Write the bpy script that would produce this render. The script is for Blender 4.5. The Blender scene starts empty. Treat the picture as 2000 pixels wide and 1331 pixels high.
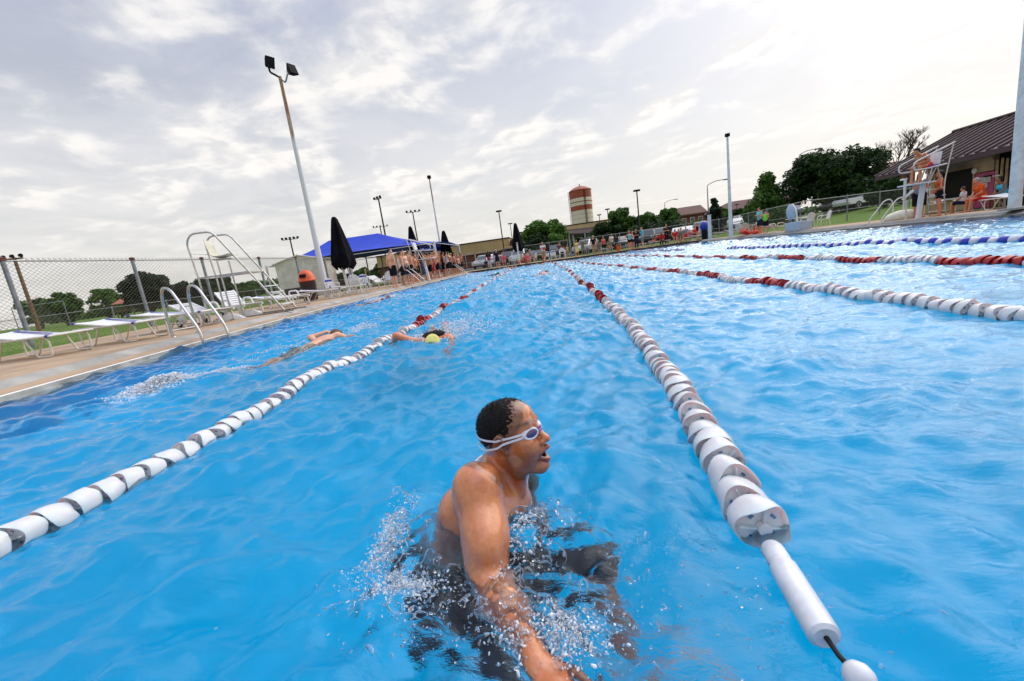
import bpy, math, random
import numpy as np
from mathutils import Vector, Matrix, noise
R = math.radians
random.seed(7)
rng = np.random.default_rng(7)
scene = bpy.context.scene
col = scene.collection

# ------------------------------------------------------------------ camera
VP, ND, PC = (1063.0, 498.5), (1597.0, 4981.0), (1000.0, 665.5)
FPX = 824.0
EYE = Vector((0.0, 0.0, 0.8))                     # 0.8 m above the water, z = 0 is the water
_y = Vector((VP[0] - PC[0], -(VP[1] - PC[1]), -FPX)).normalized()      # world +Y in camera space
_d = Vector((ND[0] - PC[0], -(ND[1] - PC[1]), -FPX)).normalized()      # world down in camera space
_z = (-_d - _y * (-_d).dot(_y)).normalized()
_x = _y.cross(_z)
MC = Matrix((_x, _y, _z))                          # camera space -> world (rows are world axes in camera space)

def ray(px, py):
    return MC @ Vector((px - PC[0], -(py - PC[1]), -FPX))
def atY(px, py, Y):
    r = ray(px, py); return EYE + r * (Y / r.y)
def atX(px, py, X):
    r = ray(px, py); return EYE + r * (X / r.x)
def atZ(px, py, z):
    r = ray(px, py); return EYE + r * ((z - EYE.z) / r.z)

# ------------------------------------------------------------------ tagging
def tag(o, label=None, cat=None, group=None, kind=None):
    if label: o['label'] = label
    if cat: o['category'] = cat
    if group: o['group'] = group
    if kind: o['kind'] = kind
    return o
def empty(name, loc=(0, 0, 0), rz=0.0, label=None, cat=None, group=None):
    o = bpy.data.objects.new(name, None)
    o.empty_display_size = 0.1
    o.location = loc; o.rotation_euler = (0, 0, rz)
    col.objects.link(o)
    return tag(o, label, cat, group)
def children(o):
    return [c for c in bpy.data.objects if c.parent == o]
def copy_tree(o, parent=None, _kids=None):
    if _kids is None:
        _kids = {}
        for c in bpy.data.objects:
            if c.parent: _kids.setdefault(c.parent, []).append(c)
    c = o.copy(); col.objects.link(c)
    if parent: c.parent = parent
    for ch in _kids.get(o, []):
        copy_tree(ch, c, _kids)
    return c

# ------------------------------------------------------------------ materials
def new_mat(name):
    m = bpy.data.materials.new(name); m.use_nodes = True
    nt = m.node_tree
    return m, nt, nt.nodes['Principled BSDF']
def N(nt, kind, **kw):
    n = nt.nodes.new(kind)
    for k, v in kw.items():
        if k in n.inputs.keys(): n.inputs[k].default_value = v
        else: setattr(n, k, v)
    return n
def ramp(nt, fac, stops, interp='LINEAR'):
    r = nt.nodes.new('ShaderNodeValToRGB'); r.color_ramp.interpolation = interp
    el = r.color_ramp.elements
    while len(el) > 1: el.remove(el[-1])
    el[0].position = stops[0][0]; el[0].color = (*stops[0][1], 1)
    for p, c in stops[1:]:
        e = el.new(p); e.color = (*c, 1)
    nt.links.new(fac, r.inputs[0]); return r.outputs[0]
def mat(name, c, rough=0.6, metal=0.0, var=0.15, scale=6.0, bump=0.0, bscale=40.0, spec=0.5, detail=4.0, dark=None, coat=0.0, **kw):
    """principled with large and small scale colour variation in object space"""
    m, nt, b = new_mat(name); L = nt.links
    tc = N(nt, 'ShaderNodeTexCoord')
    n1 = N(nt, 'ShaderNodeTexNoise', Scale=scale, Detail=detail, Roughness=0.6)
    L.new(tc.outputs['Object'], n1.inputs['Vector'])
    c = Vector(c[:3]); d = Vector(dark) if dark else c * (1 - var * 1.6)
    lo, hi = tuple(d), tuple(min(1, v) for v in c * (1 + var * 0.5))
    L.new(ramp(nt, n1.outputs[0], [(0.32, lo), (0.62, hi)]), b.inputs['Base Color'])
    b.inputs['Roughness'].default_value = rough; b.inputs['Metallic'].default_value = metal
    b.inputs['Specular IOR Level'].default_value = spec
    if coat: b.inputs['Coat Weight'].default_value = coat; b.inputs['Coat Roughness'].default_value = 0.05
    if bump:
        n2 = N(nt, 'ShaderNodeTexNoise', Scale=bscale, Detail=5.0)
        L.new(tc.outputs['Object'], n2.inputs['Vector'])
        bp = N(nt, 'ShaderNodeBump', Strength=bump, Distance=0.02)
        L.new(n2.outputs[0], bp.inputs['Height']); L.new(bp.outputs[0], b.inputs['Normal'])
    for k, v in kw.items(): b.inputs[k].default_value = v
    return m

# ------------------------------------------------------------------ mesh builder
class MB:
    def __init__(s): s.v = []; s.f = []; s.m = []; s.mi = 0
    def add(s, vs, fs):
        o = len(s.v); s.v += [tuple(v) for v in vs]
        for f in fs: s.f.append(tuple(i + o for i in f)); s.m.append(s.mi)
        return s
    def box(s, c, d, rz=0.0, rot=None):
        """centre, full dims"""
        M = rot if rot is not None else Matrix.Rotation(rz, 3, 'Z')
        vs = [Vector(c) + M @ Vector((x * d[0] / 2, y * d[1] / 2, z * d[2] / 2)) for x in (-1, 1) for y in (-1, 1) for z in (-1, 1)]
        return s.add(vs, [(0, 1, 3, 2), (4, 6, 7, 5), (0, 4, 5, 1), (2, 3, 7, 6), (0, 2, 6, 4), (1, 5, 7, 3)])
    def rbox(s, c, d, r, rz=0.0, axis='Z', seg=3):
        """box with rounded vertical edges (prism of a rounded rectangle) plus a small top chamfer"""
        w, h, t = d; pts = []
        for cx, cy, a0 in ((w/2-r, h/2-r, 0), (-w/2+r, h/2-r, 90), (-w/2+r, -h/2+r, 180), (w/2-r, -h/2+r, 270)):
            for k in range(seg + 1):
                a = R(a0 + 90 * k / seg); pts.append((cx + r * math.cos(a), cy + r * math.sin(a)))
        M = Matrix.Rotation(rz, 3, 'Z')
        if axis == 'X': M = M @ Matrix(((0, 0, 1), (1, 0, 0), (0, 1, 0)))
        if axis == 'Y': M = M @ Matrix(((1, 0, 0), (0, 0, -1), (0, 1, 0)))
        n = len(pts); vs = []; e = min(r, t / 2) * 0.35
        for z, q in ((-t/2, e), (-t/2 + e, 0), (t/2 - e, 0), (t/2, e)):
            for x, y in pts:
                k = 1 - q / max(w, h) * 2
                vs.append(Vector(c) + M @ Vector((x * k, y * k, z)))
        fs = [tuple(range(n))[::-1], tuple(range(3 * n, 4 * n))]
        for j in range(3):
            for i in range(n): fs.append((j*n+i, j*n+(i+1) % n, (j+1)*n+(i+1) % n, (j+1)*n+i))
        return s.add(vs, fs)
    def tube(s, pts, r, seg=8, closed=False, cap=True):
        pts = [Vector(p) for p in pts]; n = len(pts)
        rs = r if hasattr(r, '__len__') else [r] * n
        up = None; o = []
        for i, p in enumerate(pts):
            a = pts[i - 1] if (i or closed) else p; b = pts[(i + 1) % n] if (i < n - 1 or closed) else p
            t = (b - a).normalized()
            if up is None: up = t.orthogonal().normalized()
            up = (up - t * up.dot(t))
            up = up.normalized() if up.length > 1e-6 else t.orthogonal().normalized()
            w = t.cross(up)
            for k in range(seg):
                q = 2 * math.pi * k / seg
                o.append(p + (up * math.cos(q) + w * math.sin(q)) * rs[i])
        fs = []
        for i in range(n - (0 if closed else 1)):
            j = (i + 1) % n
            for k in range(seg): fs.append((i*seg+k, i*seg+(k+1) % seg, j*seg+(k+1) % seg, j*seg+k))
        if cap and not closed: fs += [tuple(range(seg))[::-1], tuple(range((n-1)*seg, n*seg))]
        return s.add(o, fs)
    def lathe(s, prof, c=(0, 0, 0), seg=24, M=None):
        """prof: (radius, height) list about z"""
        vs = []
        for r, z in prof:
            for k in range(seg):
                a = 2 * math.pi * k / seg; v = Vector((r * math.cos(a), r * math.sin(a), z))
                vs.append((M @ v if M else v) + Vector(c))
        fs = []
        for i in range(len(prof) - 1):
            for k in range(seg): fs.append((i*seg+k, i*seg+(k+1) % seg, (i+1)*seg+(k+1) % seg, (i+1)*seg+k))
        fs += [tuple(range(seg))[::-1], tuple(range((len(prof)-1)*seg, len(prof)*seg))]
        return s.add(vs, fs)
    def prism(s, poly, z0, z1):
        n = len(poly)
        vs = [(x, y, z0) for x, y in poly] + [(x, y, z1) for x, y in poly]
        return s.add(vs, [tuple(range(n))[::-1], tuple(range(n, 2 * n))] + [(i, (i+1) % n, n+(i+1) % n, n+i) for i in range(n)])
    def quad(s, a, b, c, d): return s.add([a, b, c, d], [(0, 1, 2, 3)])
    def build(s, name, mats, parent=None, smooth=False, angle=40, xf=None):
        me = bpy.data.meshes.new(name); me.from_pydata(s.v, [], s.f)
        mats = mats if isinstance(mats, (list, tuple)) else [mats]
        for m in mats: me.materials.append(m)
        if len(mats) > 1: me.polygons.foreach_set('material_index', s.m)
        if xf is not None: me.transform(xf)
        me.update()
        if smooth:
            me.polygons.foreach_set('use_smooth', [True] * len(me.polygons))
            if angle < 180: me.set_sharp_from_angle(angle=R(angle))
        o = bpy.data.objects.new(name, me); col.objects.link(o)
        if parent: o.parent = parent
        return o
def np_mesh(name, V, F, m, parent=None, smooth=True):
    """numpy verts (n,3) and quads/tris (m,k)"""
    me = bpy.data.meshes.new(name); k = F.shape[1]
    me.vertices.add(len(V)); me.vertices.foreach_set('co', V.astype(np.float32).ravel())
    me.loops.add(F.size); me.loops.foreach_set('vertex_index', F.astype(np.int32).ravel())
    me.polygons.add(len(F)); me.polygons.foreach_set('loop_start', np.arange(0, F.size, k, dtype=np.int32))
    me.update(calc_edges=True); me.validate()
    for q in (m if isinstance(m, (list, tuple)) else [m]): me.materials.append(q)
    if smooth: me.polygons.foreach_set('use_smooth', np.ones(len(me.polygons), bool))
    o = bpy.data.objects.new(name, me); col.objects.link(o)
    if parent: o.parent = parent
    return o
def arc(pts, r, seg=5):
    """round the corners of a polyline"""
    P = [Vector(p) for p in pts]; out = [P[0]]
    for a, b, c in zip(P, P[1:], P[2:]):
        u, w = (a - b), (c - b); q = min(r, u.length * .49, w.length * .49)
        s, e = b + u.normalized() * q, b + w.normalized() * q
        for k in range(seg + 1):
            t = k / seg; out.append(s * (1-t)**2 + b * 2*t*(1-t) + e * t*t)
    out.append(P[-1]); return out

cam = bpy.data.cameras.new('camera'); co = bpy.data.objects.new('camera', cam); col.objects.link(co)
cam.sensor_fit = 'HORIZONTAL'; cam.sensor_width = 36; cam.lens = FPX / 2000 * 36
cam.clip_start = 0.02; cam.clip_end = 3000
co.matrix_world = Matrix.Translation(EYE) @ MC.to_4x4()
cam.shift_x = (1000 - PC[0]) / 2000; cam.shift_y = 0
scene.camera = co
scene.view_settings.view_transform = 'Standard'; scene.view_settings.look = 'None'
scene.view_settings.exposure = 0.42; scene.view_settings.gamma = 1.0
scene.render.engine = 'CYCLES'
cy = scene.cycles
cy.max_bounces = 8; cy.diffuse_bounces = 3; cy.glossy_bounces = 3; cy.transmission_bounces = 6; cy.transparent_max_bounces = 16
cy.sample_clamp_indirect = 6.0; cy.caustics_reflective = False; cy.caustics_refractive = True; cy.blur_glossy = 0.5
# ------------------------------------------------------------------ world: Nishita sky under broken cloud
SUN_AZ, SUN_EL = R(46), R(38)           # azimuth measured from +Y towards +X
w = bpy.data.worlds.new('World'); scene.world = w; w.use_nodes = True
nt = w.node_tree; L = nt.links; bg = nt.nodes['Background']
sky = N(nt, 'ShaderNodeTexSky'); sky.sky_type = 'NISHITA'; sky.sun_disc = False
sky.sun_elevation = SUN_EL; sky.sun_rotation = SUN_AZ; sky.air_density = 1.0; sky.dust_density = 2.5; sky.ozone_density = 1.5
tc = N(nt, 'ShaderNodeTexCoord')
sep = N(nt, 'ShaderNodeSeparateXYZ'); L.new(tc.outputs['Generated'], sep.inputs[0])
def M(op, a, b=None, clamp=False):
    n = nt.nodes.new('ShaderNodeMath'); n.operation = op; n.use_clamp = clamp
    for i, v in enumerate((a, b)):
        if v is None: continue
        if isinstance(v, (int, float)): n.inputs[i].default_value = v
        else: L.new(v, n.inputs[i])
    return n.outputs[0]
def MIX(f, a, b):
    n = nt.nodes.new('ShaderNodeMix'); n.data_type = 'RGBA'
    if isinstance(f, (int, float)): n.inputs[0].default_value = f
    else: L.new(f, n.inputs[0])
    for i, v in ((6, a), (7, b)):
        if isinstance(v, tuple): n.inputs[i].default_value = (*v, 1)
        else: L.new(v, n.inputs[i])
    return n.outputs[2]
zc = M('MAXIMUM', sep.outputs[2], 0.0)
den = M('ADD', zc, 0.16)
cmb = N(nt, 'ShaderNodeCombineXYZ'); L.new(M('DIVIDE', sep.outputs[0], den), cmb.inputs[0]); L.new(M('DIVIDE', sep.outputs[1], den), cmb.inputs[1])
def cloud(scale, det, rough, off, dist=0.0):
    mp = N(nt, 'ShaderNodeMapping'); mp.inputs['Location'].default_value = off; L.new(cmb.outputs[0], mp.inputs[0])
    n = N(nt, 'ShaderNodeTexNoise', Scale=scale, Detail=det, Roughness=rough, Distortion=dist); L.new(mp.outputs[0], n.inputs['Vector']); return n.outputs[0]
def smooth(x, a, b):
    n = nt.nodes.new('ShaderNodeMapRange'); n.interpolation_type = 'SMOOTHSTEP'
    L.new(x, n.inputs[0]); n.inputs[1].default_value = a; n.inputs[2].default_value = b; return n.outputs[0]
off1 = (3.1, 1.7, 0.0)
big = cloud(1.35, 3.0, 0.5, (5.2, 8.1, 2.0)); puff = cloud(2.9, 7.0, 0.52, off1, 0.25)
puff_lit = cloud(2.9, 7.0, 0.52, (off1[0] + 0.035, off1[1] + 0.04, 0.0), 0.25)       # the same field a step towards the sun
thin = cloud(1.6, 6.0, 0.6, (9.0, 2.0, 4.0), 0.6)
base_n = nt.nodes.new('ShaderNodeVectorMath'); base_n.operation = 'SCALE'; L.new(sky.outputs[0], base_n.inputs[0]); base_n.inputs['Scale'].default_value = 0.075
# veil of high cloud over the blue, thicker towards the horizon
horiz = M('SUBTRACT', 1.0, smooth(zc, 0.02, 0.62))
veil = M('ADD', M('MULTIPLY', smooth(thin, 0.30, 0.72), 0.45), M('MULTIPLY', horiz, 0.5), True)
elev = smooth(zc, 0.0, 0.75)
veilcol = MIX(elev, (0.68, 0.66, 0.63), (0.48, 0.52, 0.66))
c0 = MIX(M('ADD', M('MULTIPLY', veil, 0.5), 0.48, True), base_n.outputs[0], veilcol)
cov = M('MULTIPLY', smooth(M('ADD', puff, M('MULTIPLY', M('SUBTRACT', big, 0.5), 0.75)), 0.44, 0.68), M('MULTIPLY', M('ADD', M('MULTIPLY', smooth(zc, 0.03, 0.25), 0.55), 0.25), M('SUBTRACT', 1.0, M('MULTIPLY', smooth(zc, 0.42, 0.68), 0.9))))
lit = smooth(M('SUBTRACT', puff, puff_lit), -0.06, 0.05)
ccol = MIX(lit, (0.66, 0.645, 0.64), (0.82, 0.79, 0.75))
c1 = MIX(cov, c0, ccol)
# glow round the hidden sun
sd = Vector((math.sin(SUN_AZ) * math.cos(SUN_EL), math.cos(SUN_AZ) * math.cos(SUN_EL), math.sin(SUN_EL)))
dt = nt.nodes.new('ShaderNodeVectorMath'); dt.operation = 'DOT_PRODUCT'; L.new(tc.outputs['Generated'], dt.inputs[0]); dt.inputs[1].default_value = sd
glow = M('POWER', M('MAXIMUM', dt.outputs['Value'], 0.0), 7.0)
ad = nt.nodes.new('ShaderNodeMix'); ad.data_type = 'RGBA'; ad.blend_type = 'ADD'; L.new(M('MULTIPLY', glow, 0.13), ad.inputs[0]); L.new(c1, ad.inputs[6]); ad.inputs[7].default_value = (1.0, 0.93, 0.80, 1)
zb = M('ADD', 1.0, M('MULTIPLY', smooth(zc, 0.62, 0.97), 1.9))
br = nt.nodes.new('ShaderNodeVectorMath'); br.operation = 'SCALE'; L.new(ad.outputs[2], br.inputs[0]); L.new(zb, br.inputs['Scale'])
below = MIX(smooth(sep.outputs[2], -0.03, 0.0), (0.25, 0.26, 0.2), br.outputs[0])
L.new(below, bg.inputs[0]); bg.inputs[1].default_value = 1.0
sl = bpy.data.lights.new('sun', 'SUN'); sl.energy = 1.5; sl.angle = R(75); sl.color = (1.0, 0.92, 0.80)
so = bpy.data.objects.new('sun', sl); col.objects.link(so)
so.rotation_euler = (-Vector((math.sin(SUN_AZ) * math.cos(SUN_EL), math.cos(SUN_AZ) * math.cos(SUN_EL), math.sin(SUN_EL)))).to_track_quat('-Z', 'Y').to_euler()

# ------------------------------------------------------------------ pool plan
YF, XR, YN = 41.6, 14.25, -0.35
EDGE = [(-5.6, YN), (-5.8, 2.0), (-6.15, 4.0), (-6.6, 7.0), (-7.05, 10.3), (-7.25, 14.0), (-7.3, 20), (-7.3, 30), (-7.2, YF)]
def edge_x(y):
    """smooth left waterline"""
    ys = [p[1] for p in EDGE]; xs = [p[0] for p in EDGE]
    c = np.interp([y - 1.5, y - .7, y, y + .7, y + 1.5], ys, xs); return float(c.mean())
ys_edge = list(np.linspace(YN, 12, 26)) + list(np.linspace(12.8, YF, 34))
left = [(edge_x(y), y) for y in ys_edge]

m_floor = mat('pool_paint', (0.0, 0.52, 0.97), rough=0.55, var=0.07, scale=0.6, bump=0.1, spec=0.0)
m_conc = mat('tan_concrete', (0.40, 0.285, 0.185), rough=0.85, var=0.22, scale=1.3, bump=0.35, bscale=55, detail=9)
m_grey = mat('grey_coping', (0.36, 0.345, 0.31), rough=0.8, var=0.22, scale=2.2, bump=0.3, bscale=60, detail=9)
m_lip = mat('white_lip', (0.75, 0.72, 0.66), rough=0.6, var=0.12, scale=5, bump=0.15)
m_gut = mat('gutter_concrete', (0.34, 0.35, 0.33), rough=0.6, var=0.3, scale=3.0, bump=0.2, detail=8)

# pool basin: floor and walls
b = MB()
ring = left + [(XR, YF), (XR, YN)]
b.add([(x, y, -1.35) for x, y in ring], [tuple(range(len(ring)))])
for i in range(len(ring)):
    (x0, y0), (x1, y1) = ring[i], ring[(i + 1) % len(ring)]
    b.quad((x0, y0, -1.35), (x1, y1, -1.35), (x1, y1, -0.06), (x0, y0, -0.06))
tag(b.build('pool_basin', m_floor), kind='structure')

# deck + coping, swept along the left edge and mitred round the pool
def strip(name, prof, mats, pts, nor, close=False):
    """prof: list of (offset outward, z, mat index of the band that starts here)"""
    b = MB(); n = len(prof)
    for (x, y), (nx, ny) in zip(pts, nor):
        b.v += [(x + nx * o, y + ny * o, z) for o, z, _ in prof]
    for i in range(len(pts) - 1):
        for j in range(n - 1):
            b.f.append((i*n+j, i*n+j+1, (i+1)*n+j+1, (i+1)*n+j)); b.m.append(prof[j][2])
    return tag(b.build(name, mats), kind='structure')
allp = left + [(XR, YF)] + [(XR, y) for y in np.linspace(YF - 2, YN, 24)]
nor = [(-1, 0)] * (len(left) - 1) + [(-1, 1), (1, 1)] + [(1, 0)] * 24
prof = [(0.0, -0.30, 0), (0.0, 0.018, 0), (0.05, 0.022, 0), (0.055, 0.075, 1), (0.12, 0.082, 2), (0.125, 0.074, 2), (0.14, 0.074, 3), (0.145, 0.09, 3), (0.36, 0.115, 4), (0.40, 0.15, 4), (0.52, 0.192, 4), (0.56, 0.20, 5), (0.58, 0.20, 5)]
m_dark = mat('dark_joint', (0.05, 0.045, 0.04), rough=0.7)  # narrow dark band beside the white lip
strip('pool_coping', [(o, z, {0: 0, 1: 1, 2: 2, 3: 3, 4: 4, 5: 3}[k]) for o, z, k in prof], [m_gut, m_lip, m_dark, m_conc, m_grey], allp[:len(left)], nor[:len(left)])
m_edge = mat('shaded_edge', (0.20, 0.20, 0.19), rough=0.8, var=0.25, scale=2.5, bump=0.3)  # coping and gutter colour darkened to carry their shade
strip('pool_edge', [(o, z, {0: 0, 1: 0, 2: 1, 3: 1, 4: 1, 5: 1}[k]) for o, z, k in prof], [m_edge, m_edge], allp[len(left) - 1:], nor[len(left) - 1:])
# the deck sheet: left part, far part, right part
b = MB()
def fence_x(y): return float(np.interp(y, [0, 8.5, 13.7, 22, 34, 50], [-11.3, -12.75, -14.2, -14.9, -15.0, -15.0]))
for i in range(len(left) - 1):
    (x0, y0), (x1, y1) = left[i], left[i + 1]
    b.quad((fence_x(y0) + .25, y0, 0.2), (x0 - 0.58, y0, 0.2), (x1 - 0.58, y1, 0.2), (fence_x(y1) + .25, y1, 0.2))
b.quad((-14.6, YF, 0.2), (-14.6, YF + 5.4, 0.2), (XR + .58, YF + 5.4, 0.2), (XR + .58, YF, 0.2))
b.quad((-8.08, YF, 0.2), (-8.08, YF + .58, 0.2), (-8.08, YF + .58, 0.2), (-8.08, YF, 0.2)) if False else None
b.quad((XR + .58, YF + 5.4, 0.2), (17.6, YF + 5.4, 0.2), (17.4, 30, 0.2), (XR + .58, 30, 0.2)); b.quad((XR + .58, 30, 0.2), (17.4, 30, 0.2), (19.9, 10, 0.2), (XR + .58, 10, 0.2))
b.quad((XR + .58, 10, 0.2), (20.5, 10, 0.2), (24, -3, 0.2), (XR + .58, -3, 0.2))
b.quad((-14, YN - 3, 0.2), (XR + .58, YN - 3, 0.2), (XR + .58, YN, 0.2), (-14, YN, 0.2)) if False else None
deck = tag(b.build('pool_deck', None or mat('deck_concrete', (0.43, 0.30, 0.19), rough=0.85, var=0.2, scale=0.9, bump=0.3, bscale=50, detail=10)), kind='structure')

# ground sheet of grass with a gentle rise beyond the right and far fences
def ground_z(x, y):
    a = max(0.0, min(1.0, (x + 2 - 0) / 30)) * max(0.0, min(1.0, (y - 36) / 45))
    c = max(0.0, min(1.0, (x - 19) / 14)) * max(0, min(1, (y - 16) / 20))
    return 0.17 + 1.1 * max(a, c) ** 1.1
xs = sorted(set([-900, -500, -300, -180, -120, -80, -60] + list(np.arange(-50, 90, 2.0)) + [90, 100, 120, 160, 250, 500, 900]))
ys = sorted(set([-60, -20, -8, -4] + list(np.arange(0, 130, 2.0)) + [130, 150, 200, 300, 500, 900, 1500]))
gm, gt, gb = new_mat('grass'); GL = gt.links
gtc = N(gt, 'ShaderNodeTexCoord')
g1 = N(gt, 'ShaderNodeTexNoise', Scale=0.25, Detail=8.0, Roughness=0.65); g2 = N(gt, 'ShaderNodeTexNoise', Scale=9.0, Detail=6.0)
GL.new(gtc.outputs['Object'], g1.inputs['Vector']); GL.new(gtc.outputs['Object'], g2.inputs['Vector'])
gmx = N(gt, 'ShaderNodeMix'); gmx.data_type = 'RGBA'; gmx.blend_type = 'MULTIPLY'; gmx.inputs[0].default_value = 0.8
GL.new(ramp(gt, g1.outputs[0], [(0.3, (0.075, 0.15, 0.018)), (0.55, (0.13, 0.22, 0.03)), (0.75, (0.22, 0.24, 0.06))]), gmx.inputs[6])
GL.new(ramp(gt, g2.outputs[0], [(0.3, (0.45, 0.45, 0.45)), (0.65, (1.1, 1.1, 1.1))]), gmx.inputs[7])
GL.new(gmx.outputs[2], gb.inputs['Base Color']); gb.inputs['Roughness'].default_value = 0.9; gb.inputs['Specular IOR Level'].default_value = 0.15
gbp = N(gt, 'ShaderNodeBump', Strength=0.7, Distance=0.05); GL.new(g2.outputs[0], gbp.inputs['Height']); GL.new(gbp.outputs[0], gb.inputs['Normal'])
b = MB(); nx = len(xs); idx = {}
for j, y in enumerate(ys):
    for i, x in enumerate(xs):
        b.v.append((x, y, ground_z(x, y)))
def in_pool(x0, x1, y0, y1): return x0 >= -10.0 and x1 <= 16.0 and y1 <= 44.0 and y0 >= -4
for j in range(len(ys) - 1):
    for i in range(nx - 1):
        if in_pool(xs[i], xs[i+1], ys[j], ys[j+1]): continue
        b.f.append((j*nx+i, j*nx+i+1, (j+1)*nx+i+1, (j+1)*nx+i)); b.m.append(0)
tag(b.build('ground', gm, smooth=True), kind='structure')

# ------------------------------------------------------------------ water
SW = Vector((-0.42, 1.05))                   # where the near swimmer churns the water
def make_waves():
    comp = []
    r = np.random.default_rng(11)
    for lam0, amp, n in ((3.2, .0060, 5), (1.7, .0050, 8), (0.95, .0034, 12), (0.52, .0023, 18), (0.27, .0021, 22), (0.14, .0009, 24), (0.075, .00045, 24)):
        for _ in range(n):
            lam = lam0 * r.uniform(.75, 1.35); th = r.normal(math.pi / 2 + .35, 1.0)
            k = 2 * math.pi / lam
            comp.append((k * math.cos(th), k * math.sin(th), r.uniform(0, 6.28), amp * r.uniform(.5, 1.3), lam))
    return comp
WAVES = make_waves()
def gauss(x, y, cx, cy, sx, sy=None): return np.exp(-((x - cx) / sx) ** 2 - ((y - cy) / (sy or sx)) ** 2)
def fbm(x, y, lam, seed, octs=4):
    """cheap turbulent field: rotated, domain-warped sines"""
    r = np.random.default_rng(seed); s = 0; a = 1.0
    for o in range(octs):
        for _ in range(4):
            th = r.uniform(0, 6.28); k = 6.283 / (lam * r.uniform(.7, 1.4)); ph = r.uniform(0, 6.28)
            s = s + a * np.sin(k * (x * math.cos(th) + y * math.sin(th)) + ph + 1.6 * np.sin(k * .5 * (x * math.sin(th) - y * math.cos(th)) + ph * 2))
        lam *= .52; a *= .55
    return s / 6
def water_h(x, y):
    h = np.zeros_like(x); env = 0.62 + 0.55 * np.exp(-np.maximum(0, x - 0.9) ** 2 / 1.2) * (x > 0.9) + 0.55 * (x <= 0.9)
    d = np.hypot(x, y)
    for kx, ky, ph, a, lam in WAVES:
        h += a * np.sin(kx * x + ky * y + ph)
    h = h * env * (1 + .5 * np.clip((y - 3.0) / 6.0, 0, 1))
    h = h + 0.35 * np.abs(h) * np.sign(h) * (h > 0)
    # wakes of the swimmers further off
    for cx, cy, sx, sy, a in ((-3.3, 5.6, .5, 1.6, .018), (-1.35, 6.0, .6, .9, .018), (-4.6, 4.4, .35, .5, .03), (-7.0, 13.2, .6, 1.2, .012)):
        h += a * gauss(x, y, cx, cy, sx, sy) * fbm(x, y, .35, 5)
    # churned water round the near swimmer
    near = np.maximum(gauss(x, y, -.30, .95, .42, .40), 1.15 * gauss(x, y, .0, 1.06, .24, .20))
    h += near * (0.018 * fbm(x, y, .15, 21, 4) + 0.0085 * fbm(x, y, .055, 22, 3))
    rr = np.hypot(x + .22, (y - 1.05)); h += 0.012 * np.sin(rr * 17 - 1.0) * np.exp(-((rr - .62) / .38) ** 2)
    h += 0.028 * gauss(x, y, -.60, 1.18, .07, .20) * (1 + .7 * fbm(x, y, .07, 31)) 
    h -= 0.018 * gauss(x, y, -.35, 1.25, .16, .14)
    h += 0.014 * gauss(x, y, -.05, .82, .13, .10) * fbm(x, y, .09, 33)
    h = np.where(x > 14.1, h * .5, h)
    return h
def axis(a0, a1, c, d0, g):
    out = [c]; v = c
    while v < a1: v += d0 + g * abs(v - c); out.append(min(v, a1))
    v = c; lo = []
    while v > a0: v -= d0 + g * abs(v - c); lo.append(max(v, a0))
    return np.array(lo[::-1] + out)
gx = axis(-8.9, XR + .02, -0.2, .010, .0062); gy = axis(YN, YF + .02, 0.6, .008, .0042)
GX, GY = np.meshgrid(gx, gy)
Z = water_h(GX, GY)
V = np.stack([GX.ravel(), GY.ravel(), Z.ravel()], 1)
nx, ny = len(gx), len(gy)
ii = (np.arange(ny - 1)[:, None] * nx + np.arange(nx - 1)[None, :]).ravel()
F = np.stack([ii, ii + 1, ii + nx + 1, ii + nx], 1)
inside = GX[:-1, :-1].ravel() > np.interp(GY[:-1, :-1].ravel(), ys_edge, [p[0] for p in left]) - 0.04
F = F[inside]
wm = bpy.data.materials.new('pool_water'); wm.use_nodes = True; wt = wm.node_tree; wt.nodes.clear(); WL = wt.links
out = N(wt, 'ShaderNodeOutputMaterial'); wtc = N(wt, 'ShaderNodeTexCoord')
def wnoise(scale, det, sx=1, sy=1, rot=0, rough=.5, dist=0.0):
    mp = N(wt, 'ShaderNodeMapping'); mp.inputs['Scale'].default_value = (sx, sy, 1); mp.inputs['Rotation'].default_value = (0, 0, rot)
    WL.new(wtc.outputs['Object'], mp.inputs[0]); n = N(wt, 'ShaderNodeTexNoise', Scale=scale, Detail=det, Roughness=rough, Distortion=dist); WL.new(mp.outputs[0], n.inputs['Vector']); return n.outputs[0]
bmp1 = N(wt, 'ShaderNodeBump', Strength=0.5, Distance=0.016); WL.new(wnoise(9.0, 6.0, 1.0, 2.2, .3, .62, .6), bmp1.inputs['Height'])
bmp2 = N(wt, 'ShaderNodeBump', Strength=0.5, Distance=0.004); WL.new(wnoise(38.0, 4.0, 1.0, 1.6, .2, .6), bmp2.inputs['Height']); WL.new(bmp1.outputs[0], bmp2.inputs['Normal'])
fr = N(wt, 'ShaderNodeFresnel', IOR=1.33); WL.new(bmp2.outputs[0], fr.inputs['Normal'])
gl = N(wt, 'ShaderNodeBsdfGlossy', Roughness=0.03); WL.new(bmp2.outputs[0], gl.inputs['Normal'])
rf = N(wt, 'ShaderNodeBsdfRefraction', IOR=1.33, Roughness=0.0); rf.inputs['Color'].default_value = (0.97, 1, 1, 1); gl.inputs['Color'].default_value = (0.86, 0.93, 1.0, 1); WL.new(bmp2.outputs[0], rf.inputs['Normal'])
mx = N(wt, 'ShaderNodeMixShader'); WL.new(fr.outputs[0], mx.inputs[0]); WL.new(rf.outputs[0], mx.inputs[1]); WL.new(gl.outputs[0], mx.inputs[2])
mx_w = mx; w_out = out
WL.new(mx.outputs[0], out.inputs['Surface'])
water = tag(np_mesh('water', V, F, wm), kind='structure')
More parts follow.
